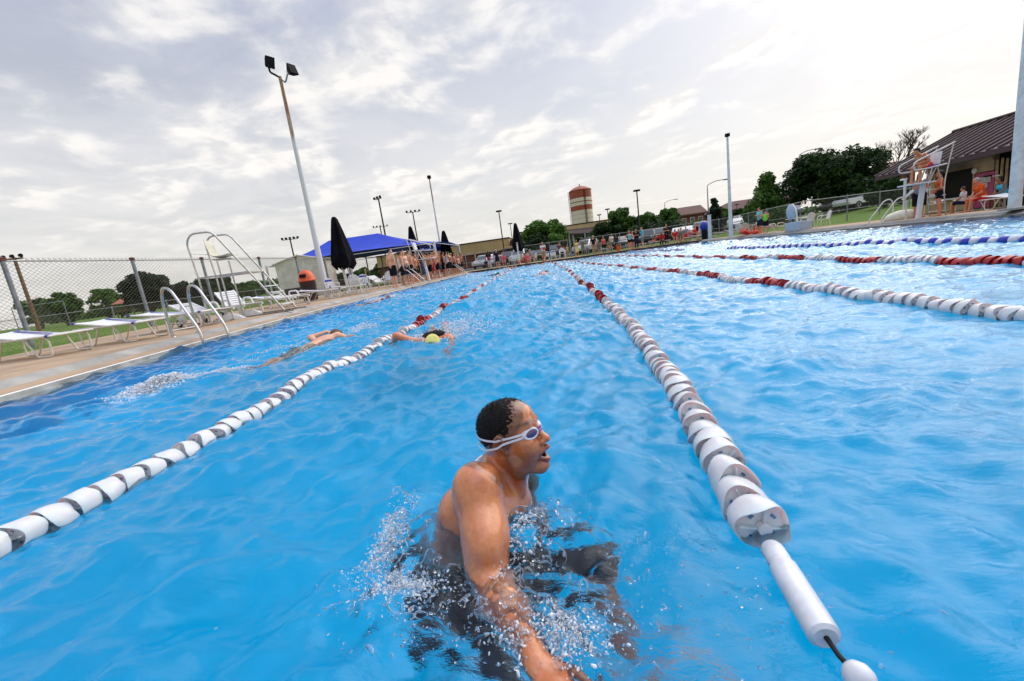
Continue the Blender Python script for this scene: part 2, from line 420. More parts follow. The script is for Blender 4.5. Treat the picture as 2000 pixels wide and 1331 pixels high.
# ------------------------------------------------------------------ implicit bodies: rounded cones and ellipsoids, smooth-blended, meshed by surface nets
class SDF:
    """prims: list of (kind, params, blend, op) ; op '+' smooth union, '-' smooth subtraction"""
    def __init__(s): s.p = []
    def cone(s, a, b, ra, rb, k=.03, op='+', fl=None):
        s.p.append(('c', np.array(a, float), np.array(b, float), ra, rb, k, op, fl)); return s
    def ell(s, c, r, k=.03, op='+', M=None):
        s.p.append(('e', np.array(c, float), np.array(r, float), M, None, k, op, None)); return s
    def chain(s, pts, rs, k=.02):
        for i in range(len(pts) - 1): s.cone(pts[i], pts[i+1], rs[i], rs[i+1], k)
        return s
    def clip(s, n, d, k=.004):
        s.p.append(('h', np.array(n, float), d, None, None, k, '*', None)); return s
    def ev(s, P, grow=0.0):
        f = None
        for kind, a, b, c, d, k, op, fl in s.p:
            if kind == 'c':
                ab = b - a; q = P - a
                t = np.clip((q @ ab) / max(ab @ ab, 1e-9), 0, 1)
                v = q - t[..., None] * ab
                if fl is not None:      # flattened limb: scale distance along direction fl[0]
                    n = np.array(fl[0], float); n /= np.linalg.norm(n); dn = v @ n
                    v = v + (dn * (fl[1] - 1))[..., None] * n
                g = np.sqrt((v * v).sum(-1)) - (c + (d - c) * t)
            elif kind == 'e':
                q = P - a
                if c is not None: q = q @ c
                k0 = np.sqrt(((q / b) ** 2).sum(-1)); k1 = np.sqrt(((q / b ** 2) ** 2).sum(-1))
                g = k0 * (k0 - 1) / np.maximum(k1, 1e-9)
            else:
                g = P @ a - b
            if f is None: f = g; continue
            if op == '+':
                h = np.maximum(k - np.abs(f - g), 0) / k; f = np.minimum(f, g) - h * h * k * .25
            elif op == '-':
                g = -g; h = np.maximum(k - np.abs(f - g), 0) / k; f = np.maximum(f, g) + h * h * k * .25
            else:
                h = np.maximum(k - np.abs(f - g), 0) / k; f = np.maximum(f, g) + h * h * k * .25
        return f - grow
    def bounds(s):
        lo, hi = [], []
        for kind, a, b, c, d, k, op, fl in s.p:
            if op != '+': continue
            if kind == 'c':
                r = max(c, d) + .01; lo.append(np.minimum(a, b) - r); hi.append(np.maximum(a, b) + r)
            elif kind == 'e': r = b.max() + .01; lo.append(a - r); hi.append(a + r)
        return np.min(lo, 0), np.max(hi, 0)
def nets(fn, lo, hi, h):
    lo = np.array(lo) - 2 * h; n = np.ceil((np.array(hi) + 2 * h - lo) / h).astype(int) + 1
    ax = [lo[i] + h * np.arange(n[i]) for i in range(3)]
    K = 8; nb = -(-n // K)
    bx = [lo[i] + h * (K * np.arange(nb[i]) + (K - 1) / 2) for i in range(3)]
    C = np.stack(np.meshgrid(*bx, indexing='ij'), -1).reshape(-1, 3)
    fc = fn(C).reshape(nb)
    f = np.repeat(np.repeat(np.repeat(fc, K, 0), K, 1), K, 2).astype(np.float32)
    near = np.argwhere(np.abs(fc) < h * K * 1.25 + .006)
    off = np.stack(np.meshgrid(*[np.arange(K)] * 3, indexing='ij'), -1)
    for i0 in range(0, len(near), 250):
        blk = near[i0:i0+250]; G = (blk[:, None, None, None, :] * K + off[None]).reshape(-1, 3)
        f[tuple(G.T)] = fn(lo + h * G)
    f = f[:n[0], :n[1], :n[2]]
    s = f < 0
    c = [(x, y, z) for x in (0, 1) for y in (0, 1) for z in (0, 1)]
    m = tuple(k - 1 for k in n)
    def sl(A, o): return A[o[0]:o[0]+m[0], o[1]:o[1]+m[1], o[2]:o[2]+m[2]]
    cnt = sum(sl(s, o).astype(np.int8) for o in c)
    act = (cnt > 0) & (cnt < 8); I = np.argwhere(act)
    acc = np.zeros((len(I), 3)); w = np.zeros(len(I))
    for a in range(8):
        for ax_ in range(3):
            if c[a][ax_]: continue
            o0 = np.array(c[a]); o1 = o0.copy(); o1[ax_] = 1
            f0 = f[tuple((I + o0).T)]; f1 = f[tuple((I + o1).T)]
            x = (f0 < 0) != (f1 < 0); t = np.where(x, f0 / np.where(x, f0 - f1, 1), 0)
            p = I + o0 + t[:, None] * (o1 - o0); acc += p * x[:, None]; w += x
    V = lo + h * acc / w[:, None]
    idx = -np.ones(m, int); idx[act] = np.arange(len(I))
    F = []
    for ax_ in range(3):
        u, v = (ax_ + 1) % 3, (ax_ + 2) % 3
        o1 = [0, 0, 0]; o1[ax_] = 1
        A = s[:n[0]-o1[0], :n[1]-o1[1], :n[2]-o1[2]]; B = s[o1[0]:, o1[1]:, o1[2]:]
        E = np.argwhere(A != B); E = E[(E[:, u] > 0) & (E[:, v] > 0)]
        ok = (E[:, u] < m[u]) & (E[:, v] < m[v]) & (E[:, ax_] < m[ax_]); E = E[ok]
        du = np.zeros(3, int); du[u] = 1; dv = np.zeros(3, int); dv[v] = 1
        q = [idx[tuple((E - du - dv).T)], idx[tuple((E - dv).T)], idx[tuple(E.T)], idx[tuple((E - du).T)]]
        q = np.stack(q, 1); ins = A[tuple(E.T)]
        q[~ins] = q[~ins][:, ::-1]; F.append(q[(q >= 0).all(1)])
    return V, np.concatenate(F)
def sdf_obj(name, S, h, m, parent, grow=0.0, post=None):
    lo, hi = S.bounds(); V, F = nets(lambda P: S.ev(P, grow), lo, hi, h)
    if post: V = post(V)
    return np_mesh(name, V, F, m, parent)

# ------------------------------------------------------------------ skeletons: facing +X, right hand at -Y, feet at z = 0
def V3(*a): return np.array(a, float)
def skel(pose='stand', arms='down', girth=1.0, female=False, lean=0.0, seat=0.45, twist=0.0, spread=0.11):
    J = {}
    sh = .185 if not female else .165; hipw = .095 if not female else .10
    hz = .93
    J['pel'] = V3(0, 0, hz); J['chest'] = V3(0.0, 0, 1.27); J['neck'] = V3(-.005, 0, 1.46); J['head'] = V3(.025, 0, 1.635)
    for s, n in ((-1, 'R'), (1, 'L')):
        J['sh' + n] = V3(-.01, s * sh, 1.42); J['hip' + n] = V3(0, s * hipw, .90)
        J['kn' + n] = V3(.015, s * spread, .49); J['an' + n] = V3(-.02, s * spread, .09); J['toe' + n] = V3(.16, s * (spread + .03), .025)
        J['el' + n] = V3(-.03, s * (sh + .065), 1.14); J['wr' + n] = V3(.05, s * (sh + .06), .90)
        J['hd' + n] = V3(.09, s * (sh + .045), .78)
        if arms == 'crossed': J['el' + n] = V3(.05, s * (sh + .03), 1.16); J['wr' + n] = V3(.20, -s * .07, 1.20); J['hd' + n] = V3(.16, -s * .15, 1.22)
        if arms == 'front': J['el' + n] = V3(.0, s * (sh + .05), 1.13); J['wr' + n] = V3(.17, s * .06, .98); J['hd' + n] = V3(.20, s * .01, .93)
        if arms == 'hips': J['el' + n] = V3(-.08, s * (sh + .17), 1.19); J['wr' + n] = V3(.03, s * (sh - .02), 1.02); J['hd' + n] = V3(.07, s * (sh - .06), .98)
        if arms == 'hold': J['el' + n] = V3(.03, s * (sh + .04), 1.15); J['wr' + n] = V3(.25, s * .08, 1.22); J['hd' + n] = V3(.30, s * .04, 1.26)
        if arms == 'phone' and s == -1: J['el' + n] = V3(.10, s * (sh + .05), 1.20); J['wr' + n] = V3(.19, s * .13, 1.42); J['hd' + n] = V3(.17, s * .11, 1.50)
        if arms == 'face' : J['el' + n] = V3(.16, s * (sh + .06), 1.28); J['wr' + n] = V3(.20, s * .10, 1.52); J['hd' + n] = V3(.17, s * .06, 1.60)
        if arms == 'back': J['el' + n] = V3(-.12, s * (sh + .05), 1.17); J['wr' + n] = V3(-.16, s * .05, .98); J['hd' + n] = V3(-.16, -s * .02, .95)
    up = [k for k in J if k[:2] in ('ch', 'ne', 'he', 'sh', 'el', 'wr', 'hd')]
    if pose == 'sit':
        dz = seat + .09 - hz
        for k in list(J):
            if k in up or k == 'pel' or k[:3] == 'hip': J[k] = J[k] + V3(0, 0, dz)
        for s, n in ((-1, 'R'), (1, 'L')):
            J['kn' + n] = V3(.42, s * spread, seat + .07); J['an' + n] = V3(.42 + .02, s * spread, .09); J['toe' + n] = J['an' + n] + V3(.17, s * .03, -.065)
        if arms in ('down', 'front'):
            for s, n in ((-1, 'R'), (1, 'L')):
                J['wr' + n] = V3(.26, s * .10, seat + .20); J['hd' + n] = V3(.35, s * .07, seat + .17); J['el' + n] = V3(.04, s * .23, seat + .33)
    if pose == 'bend':
        for s, n in ((-1, 'R'), (1, 'L')):
            J['wr' + n] = V3(.30, s * .12, .98); J['hd' + n] = V3(.36, s * .12, .90); J['el' + n] = V3(.12, s * .24, 1.14)
    if lean:
        c0 = J['pel'].copy(); ca, sa = math.cos(lean), math.sin(lean)
        for k in up:
            d = J[k] - c0; J[k] = c0 + V3(d[0] * ca + d[2] * sa, d[1], -d[0] * sa + d[2] * ca)
        for n in 'RL':        # keep hands on the legs when seated
            if pose == 'sit' and arms in ('down', 'front'):
                s = -1 if n == 'R' else 1
                J['wr' + n] = V3(.30, s * .10, seat + .18); J['hd' + n] = V3(.38, s * .06, seat + .15); J['el' + n] = (J['sh' + n] + J['wr' + n]) / 2 + V3(-.06, s * .07, -.07)
    J['g'] = girth; J['f'] = female
    return J
def torso(S, J, g=1.0, k=.06, grow=0.0):
    f = J['f']; p, c, n = J['pel'], J['chest'], J['neck']
    ax = (c - p) / np.linalg.norm(c - p)
    fw = np.cross(V3(0, 1, 0), ax)
    wst = p + (c - p) * .40
    q = .8 if f else 1.0
    for s, r in (('R', -1), ('L', 1)):
        S.cone(J['hip' + s], p + V3(0, r * .05, .03), .088 * (1.06 if f else 1) * g + grow, .085 * g + grow, k)
        S.cone(c + V3(0, r * .055 * (.9 if f else 1), .02) + fw * .01, wst + V3(0, r * .045, 0), .105 * q * g + grow, .088 * q * g + grow, k)
        S.cone(c + V3(0, r * .05, 0), J['sh' + s] + V3(0, -r * .02, -.01), .095 * q + grow, .058 + grow, .05)
        S.cone(wst + V3(0, r * .04, 0), p + V3(0, r * .05, 0), .086 * q * g + grow, .092 * g + grow, k)
    if g > 1.15: S.ell(wst + fw * .05, (.12 * g, .13 * g, .15), .06)
    if f: 
        for r in (-1, 1): S.ell(c + fw * .085 + V3(0, r * .06, .0), (.05 + grow, .055 + grow, .055 + grow), .04)
    return S
def leg(S, J, n, frm=0.0, to=1.0, grow=0.0, g=1.0):
    h, k, a = J['hip' + n], J['kn' + n], J['an' + n]
    t = lambda u: h + (k - h) * u
    if to <= 1: S.cone(t(frm), t(to), (.082 - .022 * frm) * g + grow, (.082 - .022 * to) * g + grow, .03); return S
    S.cone(t(frm), k, .082 * g + grow, .055 + grow, .03); m = k + (a - k) * .28 + (V3(-.018, 0, 0) if abs((k-a)[2]) > .2 else 0)
    S.cone(k, m, .052 + grow, .052 + grow, .03); S.cone(m, a, .052 + grow, .036 + grow, .03)
    return S
def foot(S, J, n):
    a, t = J['an' + n], J['toe' + n]; d = (t - a); d[2] = 0; d /= max(np.linalg.norm(d), 1e-6)
    S.cone(a, a + V3(0, 0, -.05) - d * .03, .036, .032, .02); S.cone(a + V3(0, 0, -.055) , t, .033, .024, .03); return S
def arm(S, J, n, grow=0.0, frm=0, to=2.0):
    s, e, w = J['sh' + n], J['el' + n], J['wr' + n]
    q = .85 if J['f'] else 1
    if to >= 1: S.cone(s, e, .052 * q + grow, .040 * q + grow, .03); S.cone(e, w, .041 * q + grow, .028 * q + grow, .02) if to > 1 else None
    else: S.cone(s, s + (e - s) * to, .056 * q + grow, .055 * q + grow, .03)
    return S
def hand(S, J, n, fingers=True):
    w, h = J['wr' + n], J['hd' + n]; d = h - w; d = d / np.linalg.norm(d)
    y = V3(0, 1, 0); side = y - d * (y @ d); side = np.cross(d, np.cross(side, d)); side = side / max(np.linalg.norm(side), 1e-6)
    fwd = np.cross(side, d)
    S.cone(w, w + d * .085, .027, .033, .02, fl=(side, 1.6))
    if fingers:
        for i, (o, l) in enumerate(((-.026, .062), (-.009, .075), (.009, .070), (.025, .055))):
            b = w + d * .09 + fwd * o; m = b + d * l * .55 - side * 0.0; S.cone(b, m, .0105, .0095, .006); S.cone(m, b + d * l * .95 + side * (.012 if n == 'R' else -.012), .0095, .0085, .004)
        S.cone(w + d * .03 + fwd * .028, w + d * .085 + fwd * .058, .013, .010, .012)
    return S
def headS(S, J, k=.02, yaw=0.0, pitch=0.0, detail=1):
    c = J['head']; Mx = (Matrix.Rotation(yaw, 3, 'Z') @ Matrix.Rotation(pitch, 3, 'Y')); A = np.array(Mx)
    X = lambda *p: c + A @ V3(*p)
    S.cone(J['neck'] + V3(-.01, 0, -.04), X(-.02, 0, -.06), .062, .055, .03)
    S.ell(X(-.012, 0, .03), (.098, .077, .092), .02, M=A)
    S.ell(X(.028, 0, -.03), (.066, .060, .085), .03, M=A)
    S.cone(X(.02, 0, -.075), X(.062, 0, -.09), .035, .022, .02)
    if detail:
        S.cone(X(.082, 0, .005), X(.106, 0, -.03), .010, .013, .012)
        S.cone(X(.076, -.03, .022), X(.076, .03, .022), .012, .012, .015)
        for r in (-1, 1):
            S.ell(X(.088, r * .03, .002), (.016, .017, .011), .012, '-')
            S.ell(X(-.005, r * .078, -.005), (.017, .010, .03), .006, M=A)
        S.cone(X(.086, -.02, -.062), X(.086, .02, -.062), .008, .008, .008)
    return S
def hairS(J, yaw=0.0, pitch=0.0, style='short', vol=.008):
    c = J['head']; A = np.array(Matrix.Rotation(yaw, 3, 'Z') @ Matrix.Rotation(pitch, 3, 'Y')); X = lambda *p: c + A @ V3(*p)
    S = SDF(); S.ell(X(-.014, 0, .034), (.098 + vol, .077 + vol, .090 + vol), .01, M=A)
    if style == 'long': S.cone(X(-.06, 0, 0), X(-.085, 0, -.20), .075, .05, .03)
    if style == 'bun': S.ell(X(-.11, 0, .05), (.045, .045, .045), .02)
    if style == 'tail': S.cone(X(-.10, 0, .02), X(-.13, 0, -.18), .035, .018, .02)
    n = A @ V3(.86, 0, -.5); S.clip(n, n @ X(.028, 0, .022)) if style not in ('long', 'tail') else S.clip(A @ V3(1, 0, -.25), (A @ V3(1, 0, -.25)) @ X(.04, 0, .02))
    if style == 'short': n = A @ V3(.15, 0, -1); S.clip(n, n @ X(0, 0, -.055))
    return S

# ------------------------------------------------------------------ person materials
def skin_mat(name, c, warm=.25):
    m, nt, b = new_mat(name); L = nt.links; tc = N(nt, 'ShaderNodeTexCoord')
    n1 = N(nt, 'ShaderNodeTexNoise', Scale=7.0, Detail=5.0); L.new(tc.outputs['Object'], n1.inputs['Vector'])
    c = Vector(c); red = Vector((c.x * 1.05, c.y * (1 - warm * .7), c.z * (1 - warm)))
    L.new(ramp(nt, n1.outputs[0], [(.35, tuple(red * .88)), (.62, tuple(c))]), b.inputs['Base Color'])
    b.inputs['Roughness'].default_value = .42; b.inputs['Subsurface Weight'].default_value = .08; b.inputs['Subsurface Radius'].default_value = (.02, .008, .004); b.inputs['Subsurface Scale'].default_value = .4
    return m
SK = {'pale': skin_mat('skin_pale', (.74, .42, .27)), 'tan': skin_mat('skin_tan', (.60, .26, .12)), 'red': skin_mat('skin_red', (.68, .27, .15)), 'brown': skin_mat('skin_brown', (.25, .11, .055)), 'dark': skin_mat('skin_dark', (.11, .05, .03))}
HR = {'black': mat('hair_black', (.010, .008, .007), rough=.55, var=.3, scale=60), 'brown': mat('hair_brown', (.045, .022, .012), rough=.6, var=.4, scale=60), 'fair': mat('hair_fair', (.30, .17, .07), rough=.6, var=.3, scale=60), 'grey': mat('hair_grey', (.35, .33, .3), rough=.6), 'buzz': mat('hair_buzz', (.14, .065, .04), rough=.7, var=.2, scale=80), 'red': mat('hair_red', (.24, .06, .02), rough=.6)}
_cl = {}
def cloth(c):
    if c not in _cl:
        P = dict(black=(.008, .008, .011), navy=(.012, .016, .05), white=(.72, .72, .74), grey=(.22, .22, .24), red=(.62, .025, .02), crimson=(.45, .02, .04), orange=(.8, .12, .02), blue=(.02, .11, .42), aqua=(.06, .48, .62), teal=(.18, .58, .60), lime=(.16, .75, .06), yellow=(.74, .68, .22), khaki=(.42, .27, .13), camo=(.25, .23, .18), pink=(.75, .12, .20), lightblue=(.25, .42, .62), plum=(.16, .06, .10))[c]
        _cl[c] = mat('cloth_' + c, P, rough=.85, var=.35 if c == 'camo' else .18, scale=25 if c == 'camo' else 9, bump=.25, bscale=30, spec=.2)
    return _cl[c]
PPL = []
def person(loc, face, h=1.78, label='', group=None, pose='stand', arms='down', skin='pale', hair='black', hstyle='short', bottom=('shorts', 'black'), top=None, girth=1.0, female=False, lean=0.0, hyaw=0.0, hpitch=0.0, seat=0.45, res=.017, hat=None, shoes=None, fingers=True, spread=.11, stripe=None, both_skin_feet=True, drop_legs=False, J=None):
    """face: heading in degrees, 0 = towards +X, 90 = towards +Y"""
    sc = h / 1.76
    root = empty('person', loc, R(face), label, 'person', group); root.scale = (sc,) * 3
    J = J or skel(pose, arms, girth, female, lean, seat / sc, spread=spread)
    S = SDF(); torso(S, J, girth)
    for n in 'RL':
        leg(S, J, n, to=2, g=min(girth, 1.15)); foot(S, J, n); arm(S, J, n); hand(S, J, n, fingers and res < .02)
    headS(S, J, yaw=hyaw, pitch=hpitch, detail=res < .022)
    sdf_obj('body', S, res, SK[skin], root)
    if hair: sdf_obj('hair', hairS(J, hyaw, hpitch, hstyle), res * .8, HR[hair], root)
    if hat:
        A = np.array(Matrix.Rotation(hyaw, 3, 'Z') @ Matrix.Rotation(hpitch, 3, 'Y')); c = J['head']; kind, cc = hat
        H = SDF(); H.ell(c + A @ V3(-.01, 0, .045), (.108, .088, .082), .01, M=A)
        nn = A @ V3(0, 0, -1); H.clip(nn, nn @ (c + A @ V3(0, 0, .045)))
        o = sdf_obj('cap', H, res * .7, cloth(cc), root)
        if kind == 'brim': sdf_obj('brim', SDF().ell(c + A @ V3(.10, 0, .045), (.075, .065, .012), M=A), res * .45, cloth(cc), o)
    if bottom:
        kind, bc = bottom; B = SDF(); p = J['pel']
        to = {'shorts': .82, 'short': .45, 'briefs': .2, 'trousers': 2, 'skirt': .7, 'long': 1.0, 'suit': .16}[kind]
        for n, r in (('R', -1), ('L', 1)):
            if to > 1:
                leg(B, J, n, to=2, grow=.016)
            else:
                hpt = J['hip' + n]; k = J['kn' + n]; e = hpt + (k - hpt) * to
                B.cone(hpt, e, (.088 * (1.06 if female else 1)) * girth + .014, .088 * min(girth, 1.12) + (.012 if to > .5 else .004), .03)
            B.cone(hpt if to <= 1 else J['hip' + n], p + V3(0, r * .05, .045), .088 * girth + .012, .088 * girth + .008, .05)
        if kind == 'skirt': B.cone((J['hipR'] + J['hipL']) / 2, (J['knR'] + J['knL']) / 2 + V3(0, 0, .05), .13, .19, .05)
        ax = J['chest'] - p; ax /= np.linalg.norm(ax); B.clip(ax, ax @ (p + ax * .085))
        nm = {'shorts': 'shorts', 'short': 'shorts', 'briefs': 'briefs', 'trousers': 'trousers', 'skirt': 'skirt', 'long': 'shorts', 'suit': 'briefs'}[kind]
        if pose != 'sit' and to <= 1: B.clip((0, 0, -1), -((J['hipR'] + (J['knR'] - J['hipR']) * to)[2] - .03))
        if pose == 'sit' and to <= 1: B.clip((1, 0, 0), (J['hipR'] + (J['knR'] - J['hipR']) * to)[0] + .03)
        sh = sdf_obj(nm, B, res * .9, cloth(bc), root)
        if stripe:
            T = SDF()
            for n, r in (('R', -1), ('L', 1)):
                a = J['hip' + n] + V3(0, r * .085 * girth, 0); T.cone(a, a + (J['kn' + n] - J['hip' + n]) * (to * .9), .022, .022)
            sdf_obj('stripe', T, .013, cloth(stripe), sh)
    if top:
        kind, tcx = top; T = SDF(); torso(T, J, girth, grow=.014)
        if kind in ('tee', 'polo'):
            for n in 'RL': arm(T, J, n, grow=.014, to=.55)
        if kind in ('sleeves', 'jacket'):
            for n in 'RL': arm(T, J, n, grow=.016, to=2)
        if kind == 'dress':
            e = (J['knR'] + J['knL']) / 2 + V3(0, 0, .10); T.cone(J['pel'], e, .13, .20, .06)
        else:
            p = J['pel']; ax = J['chest'] - p; ax /= np.linalg.norm(ax); lowc = -.02 if kind != 'bikini' else .33
            T.clip(-ax, -ax @ (p + ax * lowc))
        if kind in ('tank', 'bikini', 'suit'):
            p = J['chest']; ax = J['neck'] - J['pel']; ax /= np.linalg.norm(ax); T.clip(ax, ax @ (J['neck'] - ax * .06)); T.clip((0, 1, 0), .135); T.clip((0, -1, 0), .135)
        nm = {'tee': 'shirt', 'polo': 'shirt', 'sleeves': 'shirt', 'jacket': 'jacket', 'tank': 'tank_top', 'bikini': 'bikini_top', 'dress': 'dress', 'suit': 'swimsuit'}[kind]
        sdf_obj(nm, T, res * .9, cloth(tcx), root)
    if shoes:
        for n in 'RL':
            T = SDF(); a, t = J['an' + n], J['toe' + n]; d = t - a; d[2] = 0; d /= np.linalg.norm(d)
            T.cone(a + V3(0, 0, -.045) - d * .04, t + V3(0, 0, .012), .044, .036); 
            if shoes == 'boots': T.cone(a + V3(0, 0, -.04), a + V3(0, 0, .10), .05, .052, .03)
            T.clip((0, 0, -1), -.002); sdf_obj('boot' if shoes == 'boots' else 'shoe', T, res * .7, cloth('khaki' if shoes == 'boots' else shoes), root)
    PPL.append(root)
    return root
# ------------------------------------------------------------------ the near swimmer
def swimmer():
    root = empty('person', (-.3, 1.2, 0), 0, 'near swimmer in white goggles and a thin neck chain, shoulders out of the water', 'person')
    P = lambda x, y, z: V3(x + .3, y - 1.2, z)
    # head frame: facing +X, turned slightly to the camera
    HC = P(-.175, 1.305, .235)
    HA = np.array(Matrix.Rotation(R(-16), 3, 'Z') @ Matrix.Rotation(R(-10), 3, 'Y') @ Matrix.Rotation(R(-3), 3, 'X'))
    X = lambda *p: HC + HA @ V3(*p)
    H = SDF()
    H.ell(X(-.018, 0, .030), (.096, .076, .088), .02, M=HA)                     # cranium
    H.ell(X(.012, 0, .052), (.078, .068, .062), .02, M=HA)                      # forehead
    H.ell(X(.022, 0, -.030), (.064, .060, .078), .03, M=HA)                     # mid face
    for s in (-1, 1):
        H.cone(X(-.022, s * .056, -.045), X(.010, s * .050, -.088), .020, .021, .03)   # jaw angle
        H.cone(X(.010, s * .050, -.088), X(.068, s * .014, -.118), .021, .019, .025)
        H.ell(X(.056, s * .042, -.022), (.026, .022, .020), .025, M=HA)         # cheekbone
        H.ell(X(.052, s * .036, -.060), (.030, .024, .034), .025, M=HA)
    H.ell(X(.074, 0, -.116), (.022, .024, .018), .018, M=HA)                    # chin
    H.cone(X(.078, -.034, .030), X(.078, .034, .030), .014, .014, .02)          # brow
    H.ell(X(.076, 0, -.058), (.026, .030, .030), .02, M=HA)                     # muzzle
    for s in (-1, 1): H.ell(X(.092, s * .033, .008), (.020, .020, .014), .014, '-')
    H.cone(X(.082, 0, .022), X(.109, 0, -.022), .0085, .0105, .012)             # nose bridge
    H.ell(X(.113, 0, -.030), (.0135, .0125, .0115), .010, M=HA)                 # tip
    for s in (-1, 1):
        H.ell(X(.100, s * .013, -.035), (.012, .0085, .009), .006, M=HA)        # wing
        H.ell(X(.105, s * .0075, -.044), (.006, .0038, .005), .003, '-')        # nostril
    H.ell(X(.103, 0, -.075), (.032, .021, .0180), .006, '-')                    # open mouth
    for s in (-1, 1):
        H.cone(X(.109, s * .001, -.0560), X(.091, s * .024, -.067), .0072, .0045, .006)
        H.cone(X(.098, s * .001, -.0975), X(.085, s * .024, -.082), .0080, .0045, .006)
        # ear: rim, lobe, bowl
        for a0, a1 in zip(np.linspace(-60, 235, 9)[:-1], np.linspace(-60, 235, 9)[1:]):
            e = lambda a: X(-.014 - .017 * math.cos(R(a + 15)), s * (.079 + .004 * math.sin(R(a))), -.004 + .030 * math.sin(R(a)))
            H.cone(e(a0), e(a1), .0055, .0055, .004)
        H.ell(X(-.010, s * .076, -.006), (.017, .007, .028), .006, M=HA)
        H.ell(X(-.006, s * .0835, -.006), (.008, .006, .011), .005, '-')
        H.ell(X(.000, s * .077, -.031), (.008, .006, .009), .006, M=HA)
    NK = P(-.235, 1.325, .095)
    H.cone(X(-.03, 0, -.035), NK, .058, .064, .03)
    H.cone(X(.015, -.035, -.085), P(-.165, 1.27, .055), .022, .016, .03)        # neck muscle
    # trunk
    SR, SL_ = P(-.285, 1.155, .140), P(-.165, 1.50, .085)
    ELR, WRR = P(-.248, .965, -.055), P(-.118, .735, -.030)
    PEL = P(-.52, 1.28, -.42); CH = P(-.315, 1.315, -.04)
    B = SDF()
    B.cone(NK, P(-.27, 1.335, .05), .064, .085, .04)
    B.cone(P(-.27, 1.335, .07), SR + V3(-.005, .02, .005), .070, .060, .05)      # trapezius
    B.cone(P(-.25, 1.35, .06), SL_, .070, .058, .05)
    B.ell(SR + V3(.004, -.004, -.012), (.074, .072, .076), .03)                 # deltoids
    B.ell(SL_, (.066, .066, .07), .03)
    B.cone(P(-.315, 1.235, .010), P(-.375, 1.215, -.16), .105, .098, .06)        # rib cage, near side
    B.cone(P(-.265, 1.42, .0), P(-.36, 1.38, -.16), .100, .095, .06)
    B.cone(P(-.37, 1.22, .02), P(-.42, 1.18, -.10), .070, .060, .05)             # back muscle
    B.cone(P(-.250, 1.200, .030), P(-.205, 1.30, -.01), .055, .055, .04)         # chest
    B.cone(P(-.245, 1.40, .02), P(-.20, 1.31, -.01), .055, .050, .04)
    B.cone(P(-.40, 1.27, -.17), PEL, .115, .105, .07)
    # near arm
    B.cone(SR, ELR + V3(-.01, .04, .02), .066, .060, .03)
    B.ell((SR + ELR) / 2 + V3(.014, 0, .004), (.058, .095, .068), .04)
    B.cone(ELR + V3(-.01, .04, .02), ELR, .060, .054, .02)
    M1 = ELR + (WRR - ELR) * .3 + V3(.0, 0, .0)
    B.cone(ELR, M1, .054, .056, .02); B.cone(M1, WRR, .056, .032, .02, fl=((0, 0, 1), 1.1))
    # far arm reaching down and ahead
    EL2 = P(-.17, 1.52, -.18); WR2 = P(-.15, 1.46, -.43)
    B.cone(SL_, EL2, .052, .043, .03); B.cone(EL2, WR2, .042, .028, .02)
    # hands
    def fhand(Wp, d, side, s):
        d = d / np.linalg.norm(d); side = side - d * (side @ d); side /= np.linalg.norm(side); nrm = np.cross(d, side)
        B.cone(Wp, Wp + d * .085, .026, .038, .02, fl=(nrm, 1.9))
        for o, l in ((-.032, .058), (-.011, .072), (.011, .076), (.031, .068)):
            b0 = Wp + d * .092 + side * o * 1.0; b1 = b0 + d * l * .52 - nrm * .004 * s + side * o * .15; b2 = b1 + d * l * .42 - nrm * .018 * s
            B.cone(b0 - d * .03, b0, .011, .0112, .006); B.cone(b0, b1, .0105, .0095, .003); B.cone(b1, b2, .0095, .0078, .003)
        t0 = Wp + d * .028 + side * .026; t1 = Wp + d * .065 + side * .058 - nrm * .008 * s; B.cone(t0, t1, .0155, .0125, .012); B.cone(t1, t1 + d * .032 + side * .010 - nrm * .006 * s, .012, .0095, .004)
    fhand(WRR, V3(.12, -.20, .012), V3(.86, .5, 0), 1)
    fhand(WR2, V3(.3, -.3, -.8), V3(-.3, -.8, .2), -1)
    # legs: thighs drawn up and driven to the right, under water
    HR_, HL_ = PEL + V3(.02, -.08, -.02), PEL + V3(.03, .10, -.01)
    KR, KL = P(-.14, .98, -.40), P(.05, 1.26, -.33)
    AR, AL = P(-.04, .96, -.78), P(.16, 1.08, -.70)
    B.cone(HR_, KR, .092, .058, .04); B.cone(HL_, KL, .092, .058, .04)
    for K_, A_ in ((KR, AR), (KL, AL)):
        m = K_ + (A_ - K_) * .3 + V3(-.02, 0, 0); B.cone(K_, m, .056, .056, .03); B.cone(m, A_, .056, .037, .03)
        B.cone(A_, A_ + V3(.02, 0, -.05), .037, .032, .02); B.cone(A_ + V3(0, 0, -.05), A_ + V3(.17, -.02, -.09), .034, .024, .03)
    # one body: merge fields (fine grid round the head, coarser elsewhere would leave a seam, so two passes share the field)
    A = SDF(); A.p = B.p + H.p
    lo, hi = A.bounds()
    V, F = nets(A.ev, lo, hi, .0034)
    # skin
    m, nt, b = new_mat('skin_swimmer'); L = nt.links; tc = N(nt, 'ShaderNodeTexCoord')
    n1 = N(nt, 'ShaderNodeTexNoise', Scale=9.0, Detail=6.0, Roughness=.6); L.new(tc.outputs['Object'], n1.inputs['Vector'])
    n2 = N(nt, 'ShaderNodeTexNoise', Scale=90.0, Detail=4.0); L.new(tc.outputs['Object'], n2.inputs['Vector'])
    c1 = ramp(nt, n1.outputs[0], [(.32, (.44, .125, .038)), (.5, (.60, .205, .070)), (.68, (.70, .28, .11))])
    mxx = N(nt, 'ShaderNodeMix'); mxx.data_type = 'RGBA'; mxx.blend_type = 'MULTIPLY'; mxx.inputs[0].default_value = .5
